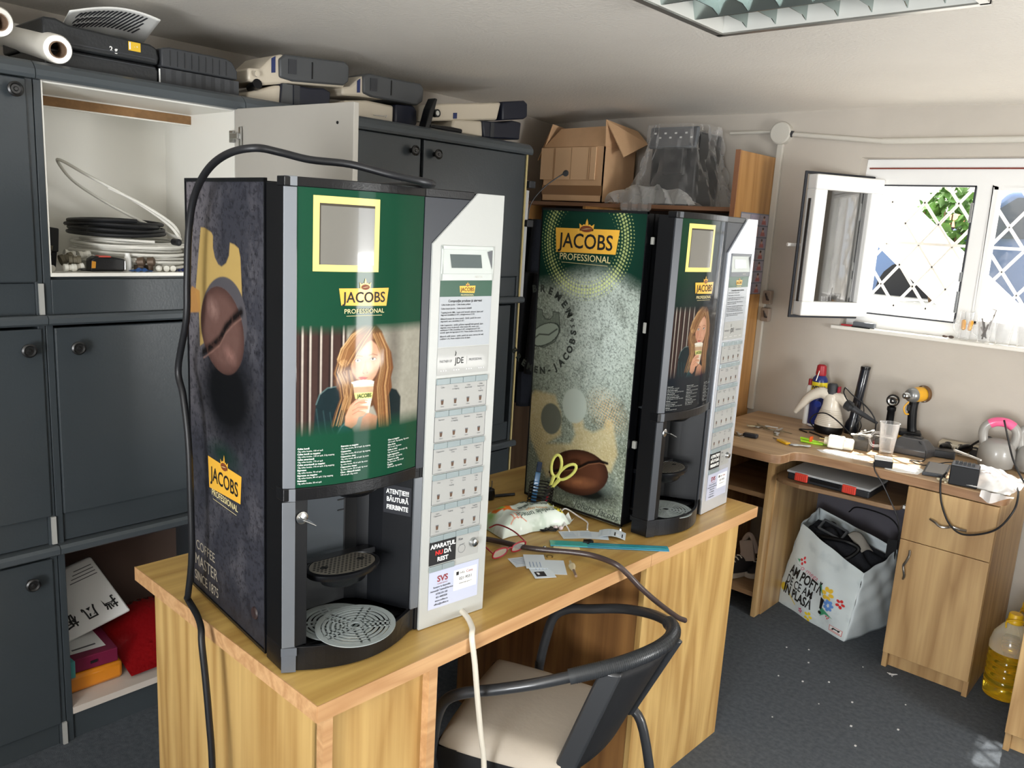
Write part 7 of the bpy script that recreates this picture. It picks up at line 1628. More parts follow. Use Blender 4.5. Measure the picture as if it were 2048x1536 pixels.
for s in (-1, 1):
    mb = MB(); mb.tube(smooth_path([(-.208, 2.415 + s * .006, RZ + .005), (-.185, 2.425 + s * .010, RZ + .006), (-.165, 2.440, RZ + .006), (-.140, 2.455 - s * .006, RZ + .005)], 4), .0035, n=8); mb.build('arm', STEEL, pl_, smooth=True)
def keys(x, y, n, lb, seed, fob=False):
    q = random.Random(seed); t = at('key_bunch', lb, 'keys', x, y, 'key bunches on the window desk')
    mb = MB(); mb.tube([(x + .012 * math.cos(a), y + .012 * math.sin(a), RZ + .004 + .003 * math.sin(a)) for a in [2 * PI * k / 16 for k in range(16)]], .0012, n=6, closed=True); mb.build('ring', STEEL, t, smooth=True)
    for k in range(n):
        a = q.uniform(0, 2 * PI); d_ = Vector((math.cos(a), math.sin(a), 0)); s_ = Vector((-d_.y, d_.x, 0)); c = Vector((x, y, RZ + .003 + k * .0022)) + d_ * .016
        mb = MB(); mb.lathe([(0, 0), (.012, 0), (.012, .0020), (0, .0020)], c + d_ * .006, n=14); mb.obox(c + d_ * .032, d_ * .018, s_ * .0042, (0, 0, .0012)); mb.obox(c + d_ * .036 + s_ * .004, d_ * .003, s_ * .0018, (0, 0, .0009)); mb.build('key', mat('key_steel', srgb(196, 198, 198), .3, metal=.5) if k % 2 else mat('key_brass', srgb(150, 140, 110), .3, metal=.9), t)
    if fob:
        for j, o_ in enumerate(fob):
            mb = MB(); mb.obox((x + o_[0], y + o_[1], RZ + .009), (.030, .005, 0), (-.003, .015, 0), (0, 0, .008)); mb.build('fob', mat('fob_black', srgb(34, 36, 42), .35), t, bevel=.005, smooth=True)
keys(-.415, 2.60, 6, 'bunch of steel keys lying farthest back on the window desk', 3)
keys(-.340, 2.585, 5, 'bunch of brassy keys right of the steel bunch', 6)
keys(-.405, 2.385, 3, 'keys with two black fobs nearest the far coffee machine', 9, ((-.052, -.05), (.030, .022)))
# papers, little items in the sun
mb = MB(); mb.prism([(-.110, 2.452), (-.060, 2.520), (.080, 2.500), (.098, 2.450), (.010, 2.430), (-.085, 2.430)], RZ, RZ + .0012); single(mb, 'paper_sheet', PAPER, 'white paper sheet under the sun before the smoky boxes', 'paper')
mb = MB(); mb.prism([(.170, 2.400), (.150, 2.490), (.240, 2.540), (.285, 2.500), (.280, 2.425), (.215, 2.395)], RZ, RZ + .0012); single(mb, 'paper_sheet', PAPER, 'white paper sheet right of the small black power box', 'paper')
bb = at('power_box', 'small black power box with a gold end at the desk front', 'power supply', .15, 2.45)
mb = MB(); mb.obox((.150, 2.440, RZ + .014), (.030, .012, 0), (-.012, .034, 0), (0, 0, .0135)); mb.build('case', BLKM, bb, bevel=.002)
mb = MB(); mb.obox((.1795, 2.452, RZ + .014), (.0010, .0004, 0), (-.0116, .033, 0), (0, 0, .013)); mb.build('gold_end', mat('gold_label', srgb(206, 176, 96), .4), bb)
mb = MB(); mb.obox((.150, 2.440, RZ + .0280), (.029, .0115, 0), (-.0115, .033, 0), (0, 0, .0006)); mb.build('top_label', PAPER, bb)
mb = MB(); mb.tube(smooth_path([(.128, 2.402, RZ + .012), (.140, 2.375, RZ + .004), (.150, 2.366, RZ - .012), (.180, 2.364, .720), (.215, 2.366, .665), (.250, 2.37, .60), (.262, 2.38, .53), (.262, 2.42, .40), (.258, 2.45, .30), (.262, 2.50, .18), (.25, 2.55, .02)], 7), .0024, n=7)
single(mb, 'power_lead', CORD, 'thin black lead hanging from the power box down past the shelf', 'cable', smooth=True)
tb_ = at('tablet', 'dark tablet lying flat by the black power adaptor', 'tablet', .325, 2.55)
mb = MB(); mb.prism([(.292, 2.430), (.366, 2.455), (.340, 2.640), (.262, 2.620)], RZ, RZ + .012); mb.build('body', mat('tablet_grey', srgb(70, 74, 80), .3, metal=.3), tb_, bevel=.003)
mb = MB(); mb.prism([(.298, 2.440), (.358, 2.461), (.334, 2.630), (.270, 2.614)], RZ + .0122, RZ + .0128); mb.build('screen', mat('tablet_screen', srgb(58, 66, 78), .12, coat=1), tb_)
sb_ = at('small_adaptor', 'small black adaptor before the power strip', 'adaptor', .27, 2.79)
mb = MB(); mb.obox((.272, 2.79, RZ + .016), (.038, .010, 0), (-.008, .026, 0), (0, 0, .0155)); mb.build('case', BLK, sb_, bevel=.004)
pa = at('laptop_adaptor', 'black slotted mains adaptor in the sun at the right desk front', 'power supply', .43, 2.43)
mb = MB(); mb.obox((.430, 2.430, RZ + .036), (.045, .006, 0), (-.006, .036, 0), (0, 0, .0355)); mb.build('case', BLKM, pa, bevel=.003)
mb = MB(); mb.obox((.430, 2.430, RZ + .0730), (.042, .0056, 0), (-.0056, .034, 0), (0, 0, .0012)); mb.build('top_face', mat('adaptor_top', srgb(92, 96, 102), .4), pa)
mb = MB()
for k in range(5): mb.obox((.402 + k * .013, 2.420 + k * .0018, RZ + .078), (.004, .0006, 0), (-.001, .009, 0), (0, 0, .006))
mb.build('terminals', BLK, pa)
mb = MB(); mb.tube(smooth_path([(.372, 2.43, RZ + .03), (.365, 2.40, RZ + .012), (.372, 2.372, RZ - .006), (.378, 2.364, .735), (.392, 2.360, .690), (.423, 2.355, .637), (.467, 2.352, .612), (.527, 2.352, .630), (.576, 2.356, .668), (.606, 2.38, .735), (.600, 2.44, RZ + .008), (.585, 2.50, RZ + .012), (.57, 2.60, RZ + .008)], 7), .0034, n=8)
single(mb, 'adaptor_cable', CORD, 'black cable looping in front of the drawer', 'cable', smooth=True)
# nuts heap
q = random.Random(5)
for k in range(9):
    mb = MB(); x, y = .368 + q.uniform(-.014, .016), 2.408 + q.uniform(-.014, .03); mb.lathe([(.003, 0), (.0055, 0), (.0055, .005), (.003, .005)], (x, y, RZ + (.005 if k > 5 else 0)), n=6)
    o = single(mb, 'plastic_spacer', mat('spacer_cream', srgb(216, 206, 176), .5), 'tiny cream spacer from the heap left of the slotted adaptor', 'spacer', 'cream spacers')
# power strip and plugs
ps = at('power_strip', 'beige three-way power strip lying against the rear wall', 'power strip', .31, 2.91)
mb = MB(); mb.obox((.310, 2.905, RZ + .022), (.085, .004, 0), (0, .022, .004), (0, -.004, .022)); mb.build('body', mat('strip_beige', srgb(190, 180, 160), .5), ps, bevel=.005)
for k, x in enumerate((.262, .312, .362)):
    mb = MB(); mb.lathe([(.020, 0), (.021, .002), (.0185, .002), (.0185, -.004), (0, -.004)], (x, 2.881, RZ + .026), axis=(0, -1, .18), n=22); mb.build('socket', mat('socket_dark', srgb(44, 40, 40), .5), ps, smooth=True)
for x, r, lb in ((.262, .016, 'round black plug in the left socket of the strip'), (.318, .019, 'fat black plug in the middle socket of the strip')):
    t = at('plug', lb, 'plug', x, 2.86, 'plugs in the power strip')
    mb = MB(); mb.lathe([(r, 0), (r, .020), (r * .8, .045), (r * .4, .062), (0, .062)], (x, 2.882, RZ + .026), axis=(.6, -.7, .45) if x > .3 else (-.2, -1, .15), n=20); mb.build('body', BLK, t, smooth=True)
mb = MB(); mb.tube(smooth_path([(.352, 2.838, RZ + .056), (.38, 2.82, RZ + .085), (.41, 2.81, RZ + .11), (.43, 2.84, RZ + .10)], 5), .0045, n=8); single(mb, 'rising_cord', CORD, 'black cord rising from the fat plug to the kettlebell', 'cord', smooth=True)
# kettlebells
def kettlebell(x, y, s, lb, pink, ang=0):
    t = at('kettlebell', lb, 'kettlebell', x, y, 'grey plastic kettlebells'); G = mat('kettle_grey', srgb(150, 148, 144), .35, coat=.3)
    mb = MB(); mb.lathe([(.046 * s, 0), (.058 * s, .008 * s), (.064 * s, .035 * s), (.062 * s, .070 * s), (.054 * s, .095 * s), (.034 * s, .108 * s), (0, .112 * s)], (x, y, RZ), n=32); mb.build('body', G, t, smooth=True)
    c, n = math.cos(ang), math.sin(ang)
    h = [(-.042, .080), (-.054, .115), (-.052, .150), (-.028, .172), (0, .178), (.028, .172), (.052, .150), (.054, .115), (.042, .080)]
    pts = smooth_path([(x + a * s * c, y + a * s * n, RZ + b * s) for a, b in h], 5)
    mb = MB(); mb.tube(pts[:16], .0165 * s, n=12); mb.build('handle_leg', G, t, smooth=True); mb = MB(); mb.tube(pts[-16:], .0165 * s, n=12); mb.build('handle_leg', G, t, smooth=True)
    mb = MB(); mb.tube(pts[13:-13], .0178 * s, n=12); mb.build('handle_grip', pink, t, smooth=True)
PK = mat('grip_pink', srgb(226, 92, 140), .4, coat=.3)
kettlebell(.452, 2.80, 1.02, 'grey kettlebell with a pink grip standing free of the picture edge', PK, .25)
kettlebell(.572, 2.84, 1.02, 'grey kettlebell with a pink grip cut by the right picture edge', PK, .25)
# bag of sweets, rod, loose cords
fb = at('film_packet', 'clear film packet of white items spilling over the desk corner', 'packet', .50, 2.55)
mb = MB(); mb.grid(22, 18, lambda a, b: (.385 + a * .20 + b * .02 - .05 * (1 - a) * b, 2.40 + b * .26 - a * .015, RZ + .004 + .050 * math.sin(PI * min(1, b * 1.02)) * math.sin(PI * a) + .006 * math.sin(a * 21 + b * 5) * math.sin(b * 17) + (.0 if b > .08 else 0) + .006)); mb.build('film', glass('packet_film', (.96, .95, .94), .15, .6), fb, smooth=True)
mb = MB(); mb.grid(12, 10, lambda a, b: (.48 + a * .09, 2.405 + b * .22, RZ + .003 + .040 * math.sin(PI * b) * math.sin(PI * a))); mb.build('paper_content', PAPER, fb, smooth=True)
mb = MB(); mb.grid(12, 6, lambda a, b: (.50 + a * .10, 2.372 - b * .01 + .006 * math.sin(a * 14), RZ + .010 - b * (.020 + .016 * math.sin(a * 5)))); mb.build('hanging_corner', MATS['packet_film'], fb, smooth=True)
T = TX(); T.put('MARS', .020, lambda x, y: (.485 + x, 2.435 + y, RZ + .056 + .004 * math.sin(x * 80)), bold=.02); T.build('packet_lettering', mat('packet_ink', srgb(190, 150, 130), .5), fb, world=True)
mb = MB(); mb.tube([(.345, 2.62, RZ + .075), (.46, 2.50, RZ + .085)], [.005, .0035], n=8); single(mb, 'soldering_rod', mat('rod_grey', srgb(190, 186, 180), .4), 'thin grey rod lying across the slotted adaptor', 'rod', smooth=True)
mb = MB(); mb.tube(smooth_path([(.462, 2.775, RZ + .193), (.49, 2.72, RZ + .15), (.53, 2.66, RZ + .08), (.57, 2.62, RZ + .03), (.60, 2.60, RZ + .0)], 6), .0036, n=8); single(mb, 'draped_cord', CORD, 'black cord hanging over the pink kettlebell grip', 'cord', smooth=True)
mb = MB(); mb.tube(smooth_path([(.195, 2.71, RZ + .06), (.225, 2.70, RZ + .035), (.24, 2.64, RZ + .004), (.20, 2.60, RZ + .004), (.26, 2.57, RZ + .004), (.33, 2.66, RZ + .016), (.40, 2.68, RZ + .014), (.46, 2.62, RZ + .03)], 6), .0022, n=7); single(mb, 'charger_lead', CORD, 'thin dark lead snaking from the charger across the desk', 'cord', smooth=True)
mb = MB(); mb.tube(smooth_path([(.20, 2.76, RZ + .02), (.24, 2.80, RZ + .006), (.27, 2.86, RZ + .012), (.262, 2.84, RZ + .03)], 6), .0028, n=7); single(mb, 'strip_lead', CORD, 'black lead running to the left plug of the strip', 'cord', smooth=True)
mb = MB(); mb.tube(smooth_path([(-.255, 2.70, RZ + .003), (-.30, 2.73, RZ + .003), (-.27, 2.76, RZ + .003), (-.245, 2.765, RZ + .01), (-.255, 2.72, RZ + .05), (-.235, 2.715, RZ + .085), (-.19, 2.71, RZ + .100), (-.14, 2.70, RZ + .085), (-.09, 2.69, RZ + .055), (-.04, 2.66, RZ + .030), (0.0, 2.67, RZ + .004)], 7), .0030, n=8)
mb.tube(smooth_path([(-.25, 2.72, RZ + .003), (-.20, 2.69, RZ + .004), (-.16, 2.66, RZ + .004), (-.13, 2.66, RZ + .003)], 7), .0030, n=8)
single(mb, 'steamer_cable', CORD, 'black cable looped in front of the steam cleaner', 'cable', smooth=True)
mb = MB(); mb.tube(smooth_path([(-.145, 2.77, RZ + .205), (-.135, 2.76, RZ + .215), (-.10, 2.755, RZ + .19), (-.04, 2.75, RZ + .155), (-.005, 2.75, RZ + .12), (.010, 2.75, RZ + .085), (.0, 2.76, RZ + .04), (-.04, 2.77, RZ + .006)], 7), .0030, n=8)
mb.tube(smooth_path([(-.145, 2.77, RZ + .205), (-.142, 2.765, RZ + .190), (-.12, 2.755, RZ + .165), (-.09, 2.755, RZ + .14)], 6), .0028, n=8)
single(mb, 'nozzle_cable', CORD, 'black cable arching over the steam cleaner nozzle', 'cable', smooth=True)
mb = MB(); mb.box(.0, .075, 2.76, 2.80, RZ, RZ + .020); single(mb, 'brown_tin', mat('tin_brown', srgb(96, 62, 54), .5), 'low reddish brown block behind the second smoky box', 'block', bevel=.003)
mb = MB(); mb.lathe([(.045, 0), (.045, .012), (.030, .016), (0, .016)], (-.035, 2.84, RZ), n=24); single(mb, 'round_base', BLKM, 'flat round black base behind the smoky boxes', 'base', smooth=True)

# ================================================================ SHOPPING BAG, SHOES, BOTTLES, LOW CABINET
BG = mat('bag_white_film', srgb(204, 214, 218), .35, coat=.3, bump=.15, bscale=25)
sbag = thing('shopping_bag', 'large white printed shopping bag full of dark things under the desk', 'bag', (-.03, 2.65, 0))
def lerp(a, b, t): return Vector(a).lerp(Vector(b), t)
FL, FR, BR_, BL_ = (-.275, 2.640, .0), (.092, 2.478, .0), (.175, 2.80, .0), (-.19, 2.86, .0)
TFL, TFR, TBR, TBL = (-.196, 2.63, .385), (.118, 2.520, .292), (.165, 2.760, .345), (-.19, 2.80, .42)
def bagface(a, b, b0, b1, t1, t0, sag, seed):
    p = lerp(b0, b1, a).lerp(lerp(t0, t1, a), b)
    nrm = (Vector(b1) - Vector(b0)).cross(Vector((0, 0, 1))).normalized()
    bulge_ = sag * math.sin(PI * a) ** .6 * math.sin(PI * min(1, b * .92 + .06)) ** .8
    wr = .004 * math.sin(a * 13 + b * 9 + seed) * math.sin(PI * a) + .003 * math.sin(a * 7 - b * 23 + seed * 2) * b
    return p + nrm * (bulge_ + wr)
A = Art(0, 1, 0, 1, .0042); A.fill((206, 216, 218)); n1 = A.noise(6, 3, 4); A.mix((178, 190, 194), np.clip((n1 - .55) * 5, 0, 1) * .5)
A.mix((216, 190, 60), .5 + (1 - A.ell((.07, .22), .05, .05)) * 4)
def flower(c, r, col, n=6, rot=0):
    for k in range(n):
        a = 2 * PI * k / n + rot; A.mix(col, np.clip(.5 + (1 - A.ell((c[0] + r * .6 * math.cos(a), c[1] + r * .8 * math.sin(a)), r * .42, r * .34, a)) * 5, 0, 1))
flower((.70, .50), .075, (222, 184, 60)); flower((.86, .46), .055, (198, 52, 52), 5); flower((.74, .36), .065, (96, 140, 206), 7, .2); flower((.76, .205), .028, (200, 60, 60), 4); flower((.40, .075), .03, (206, 70, 110), 5); flower((.52, .06), .055, (228, 200, 40), 5); flower((.24, .66), .045, (206, 52, 60), 4)
A.poly([(.56, .56), (.60, .50), (.66, .44), (.60, .56)], (70, 150, 110), .01); A.poly([(.64, .30), (.74, .26), (.82, .22), (.72, .22), (.66, .16)], (70, 150, 110), .01); A.poly([(.15, .64), (.20, .62), (.20, .66)], (70, 150, 110), .01)
A.line([(.30, .10), (.20, .17), (.12, .26)], (226, 206, 90), .008, .01)
A.poly([(.80, .045), (.965, .045), (.965, .125), (.80, .125)], (198, 70, 66), .004); A.poly([(.807, .052), (.958, .052), (.958, .118), (.807, .118)], (232, 234, 232), .003); A.poly([(.83, .075), (.85, .11), (.90, .105), (.94, .112), (.935, .095), (.92, .074), (.905, .09), (.86, .088), (.85, .072)], (30, 28, 28), .004); A.line([(.82, .064), (.945, .064)], (198, 70, 66), .004, .003)
A.line([(.12, .62), (.18, .585), (.34, .58), (.56, .555)], (60, 64, 68), .0012, .003, .7); A.line([(.10, .25), (.62, .12)], (60, 64, 68), .001, .003, .5)
fb2 = lambda a, b: tuple(bagface(a, b, FL, FR, TFR, TFL, .030, 1))
o = A.mesh('front_print', vcol('bag_print', .35, .3), sbag, lambda a, b: tuple(Vector(fb2(a, b)) - Vector((-.03, 2.65, 0))))
ft = lambda a, b: tuple(Vector(fb2(a, b)) + Vector((-.0010, -.0022, .0003)))
T = TX()
for txt, z_, sz, x_, sx_, bo in (('AM POFTĂ', .480, .165, .105, .80, .03), ('DE CE AM', .345, .150, .090, .78, .012), ('ÎN PLASĂ', .215, .165, .090, .80, .03)):
    T.put(txt, sz, ft, 'LEFT', bo, -.0, (x_, z_), sx=sx_ * .82)
T.poly([(.635, .42), (.685, .40), (.670, .25), (.640, .26)], ft); T.poly([(.655 + .022 * math.cos(a), .205 + .024 * math.sin(a)) for a in [2 * PI * k / 12 for k in range(12)]], ft); T.build('slogan_lettering', INK, sbag, world=True)
T = TX(); T.put('o mega', .095, ft, 'LEFT', -.008, 0, (.24, .585), shear=.4); T.build('script_lettering', mat('pink_ink', srgb(206, 96, 120), .5), sbag, world=True)
mb = MB(); mb.grid(24, 24, lambda a, b: tuple(bagface(a, b, FR, BR_, TBR, TFR, .022, 4))); mb.build('side_gusset', BG, sbag, smooth=True, solid=.0015)
mb = MB(); mb.grid(24, 24, lambda a, b: tuple(bagface(a, b, BL_, FL, TFL, TBL, .020, 6))); mb.build('side_gusset', BG, sbag, smooth=True, solid=.0015)
mb = MB(); mb.grid(24, 24, lambda a, b: tuple(bagface(a, b, BR_, BL_, TBL, TBR, .016, 8))); mb.build('rear_face', BG, sbag, smooth=True, solid=.0015)
mb = MB(); mb.add([FL, FR, BR_, BL_], [(0, 1, 2, 3)]); mb.build('bottom', BG, sbag)
mb = MB(); mb.tube(smooth_path([(.150, 2.74, .33), (.165, 2.75, .42), (.11, 2.77, .47), (-.02, 2.78, .475), (-.06, 2.79, .44)], 6), .003, n=6); mb.build('bag_handle', BLKM, sbag, smooth=True)
mb = MB(); mb.obox((.148, 2.735, .335), (.018, .006, 0), (0, .0012, 0), (0, 0, .055)); mb.build('handle_strap', BLKM, sbag)
CL = mat('dark_cloth', srgb(24, 26, 32), .9, bump=.4, bscale=50)
def heap(a, b):
    p = lerp(TFL, TFR, a).lerp(lerp(TBL, TBR, a), b); e = math.sin(PI * a) ** .5 * math.sin(PI * b) ** .5
    return (p.x, p.y, p.z - .055 + .055 * e + .018 * math.sin(a * 17 + b * 5) * e + .012 * math.sin(b * 21) * e)
mb = MB(); mb.grid(36, 30, heap); single(mb, 'dark_clothes', CL, 'dark clothes and straps heaped inside the shopping bag', 'clothes', smooth=True)
mb = MB(); c = Vector((-.075, 2.665, .385)); u_, v_, w_ = Vector((.055, -.018, -.006)), Vector((.004, .022, .014)), Vector((0, -.003, .003))
for s in (-1, 1): mb.obox(c + v_ * s, u_, v_ * .16, w_); mb.obox(c + u_ * s, u_ * .07, v_ * 1.1, w_)
single(mb, 'metal_frame', SILV, 'small bright rectangular frame on top of the bag contents', 'frame')  # plain small metal frame
mb = MB(); mb.grid(12, 10, lambda a, b: (-.010 + a * .075 + b * .03, 2.66 + b * .05 - a * .03, .385 + .035 * math.sin(PI * b) * math.sin(PI * (a * .8 + .1)) - a * .05)); single(mb, 'grey_cloth', mat('cloth_grey', srgb(142, 138, 130), .8), 'pale grey cloth bulging from the shopping bag', 'cloth', smooth=True, solid=.002)
mb = MB(); mb.tube(smooth_path([(-.13, 2.635, .345), (-.06, 2.62, .36), (.01, 2.62, .365), (.05, 2.63, .345), (.03, 2.60, .31), (-.01, 2.58, .29)], 6), .010, n=8); single(mb, 'webbing_strap', BLKM, 'black webbing strap curling over the bag contents', 'strap', smooth=True)
# shoes on the lower shelf of the desk
def shoe(x, y, ang, lb):
    t = thing('sneaker', lb, 'shoe', (x, y, .1065), ang, 'shoes on the low desk shelf')
    so = smooth_path([(-.05, -.026, 0), (0, -.034, 0), (.08, -.036, 0), (.135, -.024, 0), (.150, 0, 0), (.135, .026, 0), (.08, .036, 0), (0, .032, 0), (-.05, .026, 0), (-.062, 0, 0)], 4, closed=True)
    mb = MB(); mb.prism([(v.x, v.y) for v in so], 0, .022); mb.build('sole', mat('sole_cream', srgb(186, 178, 168), .7), t, world=False, bevel=.004)
    def up(a, b):
        th = PI * b; x_ = -.058 + a * .200; w = .032 * math.sin(PI * min(1, a * .9 + .12)) ** .4; h = .022 + (.085 - .055 * a ** 1.4) * math.sin(th) ** .7 * math.sin(PI * min(1, a * .92 + .09)) ** .35
        return (x_, -w * math.cos(th), h)
    mb = MB(); mb.grid(24, 16, up); mb.build('upper', mat('shoe_dark', srgb(40, 38, 42), .8, bump=.2, bscale=200), t, world=False, smooth=True)
    for k in range(5):
        mb = MB(); x_ = .02 + k * .018; h = up((x_ + .058) / .2, .5)[2]; mb.tube([(x_, -.016, h - .003), (x_, 0, h + .002), (x_ + .004, .016, h - .003)], .0028, n=6); mb.build('lace', WHITEP, t, world=False, smooth=True)
    mb = MB(); mb.obox((.005, -.034, .055), (.028, 0, .006), (0, .0015, .0), (-.004, 0, .016)); mb.build('side_panel', mat('shoe_pale', srgb(176, 164, 158), .7), t, world=False, bevel=.003)
shoe(-.40, 2.56, R(250), 'dark sneaker with white laces, front one on the low desk shelf'); shoe(-.33, 2.66, R(255), 'dark sneaker behind the front one on the low desk shelf')
mb = MB(); mb.tube(smooth_path([(-.42, 2.56, .215), (-.41, 2.545, .265), (-.385, 2.54, .30), (-.36, 2.54, .27), (-.345, 2.545, .225)], 6), .011, n=8); mb.obox((-.385, 2.535, .225), (.03, .0, .01), (0, .008, 0), (-.01, 0, .045))
single(mb, 'pale_slipper', mat('slipper_pale', srgb(170, 158, 152), .8), 'pale strappy slipper standing on the dark sneaker', 'slipper', smooth=True)
# oil bottles
OIL = bpy.data.materials.new('oil_bottle'); OIL.use_nodes = True
b_ = OIL.node_tree.nodes['Principled BSDF']; b_.inputs['Base Color'].default_value = (.95, .72, .06, 1); b_.inputs['Transmission Weight'].default_value = .9; b_.inputs['Roughness'].default_value = .03; b_.inputs['IOR'].default_value = 1.35
CAPY = mat('cap_yellow', srgb(226, 182, 34), .4, coat=.2)
def oilb(x, y, lb):
    t = thing('oil_bottle', lb, 'bottle', (x, y, 0), .4, 'yellow-capped oil bottles')
    pr_ = [(.050, 0), (.062, .006), (.066, .030)]
    for k in range(5): pr_ += [(.066, .040 + k * .026), (.0625, .048 + k * .026), (.066, .056 + k * .026)]
    pr_ += [(.066, .178), (.066, .190), (.062, .214)]
    mb = MB(); mb.lathe(pr_ + [(0, .215)], (0, 0, 0.001), n=36); mb.build('oil', OIL, t, world=False, smooth=True)
    mb = MB(); mb.lathe([(.0668, .180), (.0670, .205), (.058, .240), (.036, .272), (.024, .285), (.020, .290), (.020, .300)], (0, 0, .001), n=36, cap=False); mb.build('shoulder', glass('bottle_clear', (.98, .95, .82), .05, .25), t, world=False, smooth=True)
    mb = MB(); mb.lathe([(.026, .286), (.028, .290), (.024, .296), (.0225, .318), (.020, .322), (0, .322)], (0, 0, .001), n=28); mb.build('cap', CAPY, t, world=False, smooth=True)
    mb = MB(); mb.tube(smooth_path([(-.03, -.02, .272), (-.032, -.03, .30), (0, -.034, .31), (.03, -.02, .30), (.03, -.01, .272)], 4), .003, n=6); mb.build('carry_ring', CAPY, t, world=False, smooth=True)
oilb(.650, 2.520, 'yellow oil bottle nearest the low cabinet, fully in view'); oilb(.668, 2.665, 'middle yellow oil bottle, only cap and shoulder showing'); oilb(.690, 2.815, 'rearmost yellow oil bottle against the wall')
lc = thing('low_cabinet', 'oak low cabinet cut off by the lower right picture edge', 'cabinet', (1.0, 2.1, 0), 0)
def lbox(nm, m, *a, par=lc):
    mb = MB(); mb.box(*a); return mb.build(nm, m, par, bevel=.0015)
lc.location = (.97, 2.36, 0)
lbox('side_panel', WOODRP, .728, .746, 2.148, 2.60, 0, .70); lbox('side_panel', WOODRP, 1.182, 1.20, 2.148, 2.60, 0, .70)
lbox('plinth', WOODRP, .746, 1.182, 2.172, 2.188, 0, .066); lbox('door', WOODRP, .728, 1.20, 2.130, 2.147, .070, .695)
lbox('top', WOODR, .722, 1.206, 2.122, 2.61, .70, .722); lbox('back_panel', WOODRP, .746, 1.182, 2.59, 2.60, .05, .70)
# ================================================================ WINDOW SILL
SZ = wz0 + .005
def tumbler(name, x, y, r, h, lb, cat='glass', grp='clear glasses on the window sill', handle=False):
    t = thing(name, lb, cat, (x, y, SZ), 0, grp)
    mb = MB(); mb.lathe([(r * .72, 0), (r * .78, .004), (r, h), (r * .94, h), (r * .70, .010), (0, .009)], (x, y, SZ), n=26); mb.build('glass_body', GLASS, t, smooth=True)
    if handle: mb = MB(); mb.tube(smooth_path([(x - r * .9, y - .004, SZ + h * .75), (x - r * 1.5, y - .008, SZ + h * .65), (x - r * 1.5, y - .008, SZ + h * .35), (x - r * .85, y - .004, SZ + h * .2)], 5), .0035, n=8); mb.build('handle', GLASS, t, smooth=True)
tumbler('glass_mug', .232, 2.975, .026, .115, 'clear glass mug left on the sill holding amber tools', handle=True)
tumbler('glass_mug', .305, 2.975, .028, .100, 'clear glass mug on the sill holding small metal parts', handle=True)
tumbler('drinking_glass', .372, 2.980, .033, .085, 'wide clear glass on the sill right of the metal parts')
tumbler('drinking_glass', .450, 2.985, .036, .080, 'clear bowl-shaped glass cut by the right edge on the sill')
am = thing('bradawl', 'pair of amber-handled screwdrivers standing in the left sill mug', 'screwdriver', (.235, 2.972, SZ + .02))
for dx in (-.006, .010):
    mb = MB(); mb.lathe([(.004, .040), (.009, .045), (.009, .075), (.006, .082)], (.235 + dx, 2.972, SZ), n=10, axis=(.1 if dx > 0 else -.06, 0, 1)); mb.build('handle', mat('amber_handle', srgb(214, 150, 24), .25, coat=.5), am, smooth=True)
    mb = MB(); mb.tube([(.235 + dx * 1.3, 2.972, SZ + .08), (.235 + dx * 1.5, 2.972, SZ + .115)], .0016, n=6); mb.build('shaft', STEEL, am)
mb = MB(); q = random.Random(9)
bits = thing('metal_bits', 'handful of dark metal bits and hex keys in the right sill mug', 'metal parts', (.305, 2.975, SZ + .01))
for k in range(9):
    a = q.uniform(0, 6.28); r = q.uniform(0, .014); mb = MB(); mb.tube([(.305 + r * math.cos(a), 2.975 + r * math.sin(a), SZ + .012 + k * .003), (.305 + .017 * math.cos(a + 2), 2.975 + .014 * math.sin(a + 2), SZ + .055 + k * .005)], .003, n=6); mb.build('bit', mat('dark_metal', srgb(90, 82, 76), .35, metal=.8), bits)
mb = MB(); mb.tube(smooth_path([(.318, 2.975, SZ + .05), (.332, 2.975, SZ + .125), (.333, 2.975, SZ + .132), (.320, 2.975, SZ + .136)], 3), .0016, n=6); mb.build('hex_key', MATS['dark_metal'], bits)
mb = MB(); mb.box(-.215, -.12, 2.965, 2.985, SZ, SZ + .022); single(mb, 'silver_hinge', SILV, 'small grey metal fitting lying on the left of the window sill', 'fitting', bevel=.003)
mb = MB(); mb.prism([(-.262, 2.955), (-.225, 2.95), (-.215, 2.972), (-.255, 2.975)], SZ, SZ + .006); single(mb, 'red_scrap', mat('scrap_red', srgb(190, 54, 64), .5), 'small red scrap at the left end of the window sill', 'scrap')
mb = MB(); mb.prism([(-.21, 2.94), (-.13, 2.938), (-.135, 2.955), (-.20, 2.958)], SZ, SZ + .004); single(mb, 'dark_blade', BLK, 'flat dark blade lying beside the red scrap on the sill', 'blade')  # plain flat dark blade
for x, lb in ((.165, 'dark pebble nearest the window mullion'), (.188, 'dark pebble beside the left sill mug')):
    mb = MB(); mb.sphere((x, 2.965, SZ + .006), .008, sc=(1.4, .8, .7)); single(mb, 'dark_pebble', mat('pebble', srgb(74, 60, 54), .7), lb, 'pebble', 'dark pebbles on the window sill', smooth=True)
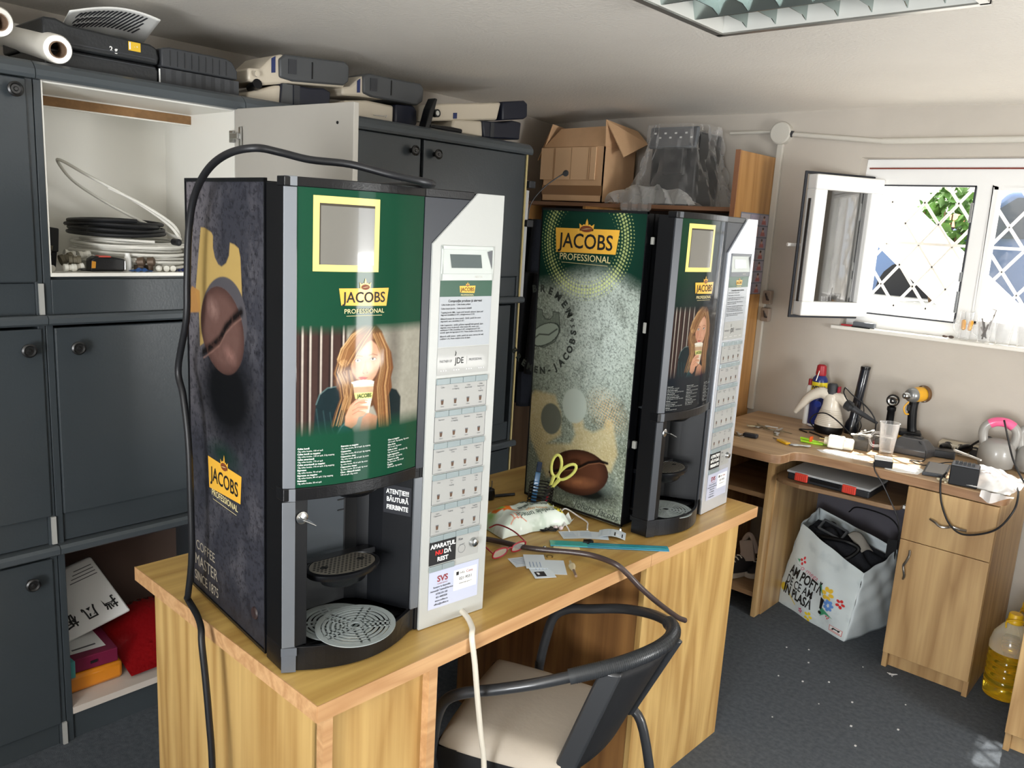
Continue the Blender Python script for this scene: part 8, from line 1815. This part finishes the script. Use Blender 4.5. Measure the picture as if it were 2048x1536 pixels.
# ================================================================ FLOOR LITTER
LINT = mat('lint', srgb(206, 206, 206), .9)
def fluff(x, y, s, lb, seed):
    q = random.Random(seed); mb = MB()
    for k in range(10):
        a = q.uniform(0, 2 * PI); mb.tube([(x + q.uniform(-.2, .2) * s, y + q.uniform(-.2, .2) * s, .001 + q.uniform(0, .2) * s), (x + s * math.cos(a) * q.uniform(.4, 1), y + s * math.sin(a) * q.uniform(.3, .7), .002 + q.uniform(0, .3) * s)], .0016, n=5)
    single(mb, 'lint_tuft', LINT, lb, 'lint')
fluff(.32, 2.355, .022, 'white tuft of lint on the floor before the desk pedestal', 1)
fluff(-.92, .30, .020, 'white tuft of lint on the dark floor left of the long desk', 2)
q = random.Random(12)
spots = [(.06, 2.20), (.10, 2.05), (.17, 2.12), (.22, 2.33), (.20, 1.95), (-.05, 2.25), (.02, 2.02), (.33, 1.9), (.38, 1.8), (.28, 2.05), (-.0, 1.28), (.45, 2.0), (.12, 1.75), (.02, 2.3), (.42, 2.18)]
for x, y in spots:
    mb = MB(); s = q.uniform(.0018, .0035); mb.obox((x, y, s * .5), (s, 0, 0), (0, s, 0), (0, 0, s * .5)); single(mb, 'white_crumb', LINT, 'tiny white crumb lying on the dark carpet right of the desk', 'crumb', 'white crumbs on the dark carpet')

# ---- pieces that are separate in the photo become parts of their own
def split_islands(o, maxn=60):
    me = o.data; n = len(me.vertices); par = list(range(n))
    def find(a):
        while par[a] != a: par[a] = par[par[a]]; a = par[a]
        return a
    for e in me.edges:
        a, b = find(e.vertices[0]), find(e.vertices[1])
        if a != b: par[a] = b
    groups = {}
    for p in me.polygons: groups.setdefault(find(p.vertices[0]), []).append(p.index)
    if not 2 <= len(groups) <= maxn: return
    base = o.name.split('.')[0]
    for gi, (r, polys) in enumerate(groups.items()):
        vi = sorted({v for p in polys for v in me.polygons[p].vertices}); mp = {v: i for i, v in enumerate(vi)}
        nm = bpy.data.meshes.new(base); nm.from_pydata([me.vertices[v].co[:] for v in vi], [], [[mp[v] for v in me.polygons[p].vertices] for p in polys])
        nm.materials.append(me.materials[0])
        for q, p in zip(nm.polygons, polys): q.use_smooth = me.polygons[p].use_smooth
        if any(q.use_smooth for q in nm.polygons): nm.set_sharp_from_angle(angle=R(40))
        if gi == 0: first = nm; continue
        c = o.copy(); c.data = nm; COL.objects.link(c)
    o.data = first
SPLIT = {'rail', 'rim', 'edge_strip', 'corner_strip', 'edge_band', 'latch_block', 'gasket', 'striker_plate', 'bracket', 'handle_leg', 'window_border', 'panel_frame', 'tray_corner', 'ridge'}
for o in [o for o in bpy.data.objects if o.type == 'MESH' and o.parent and o.name.split('.')[0] in SPLIT]: split_islands(o)
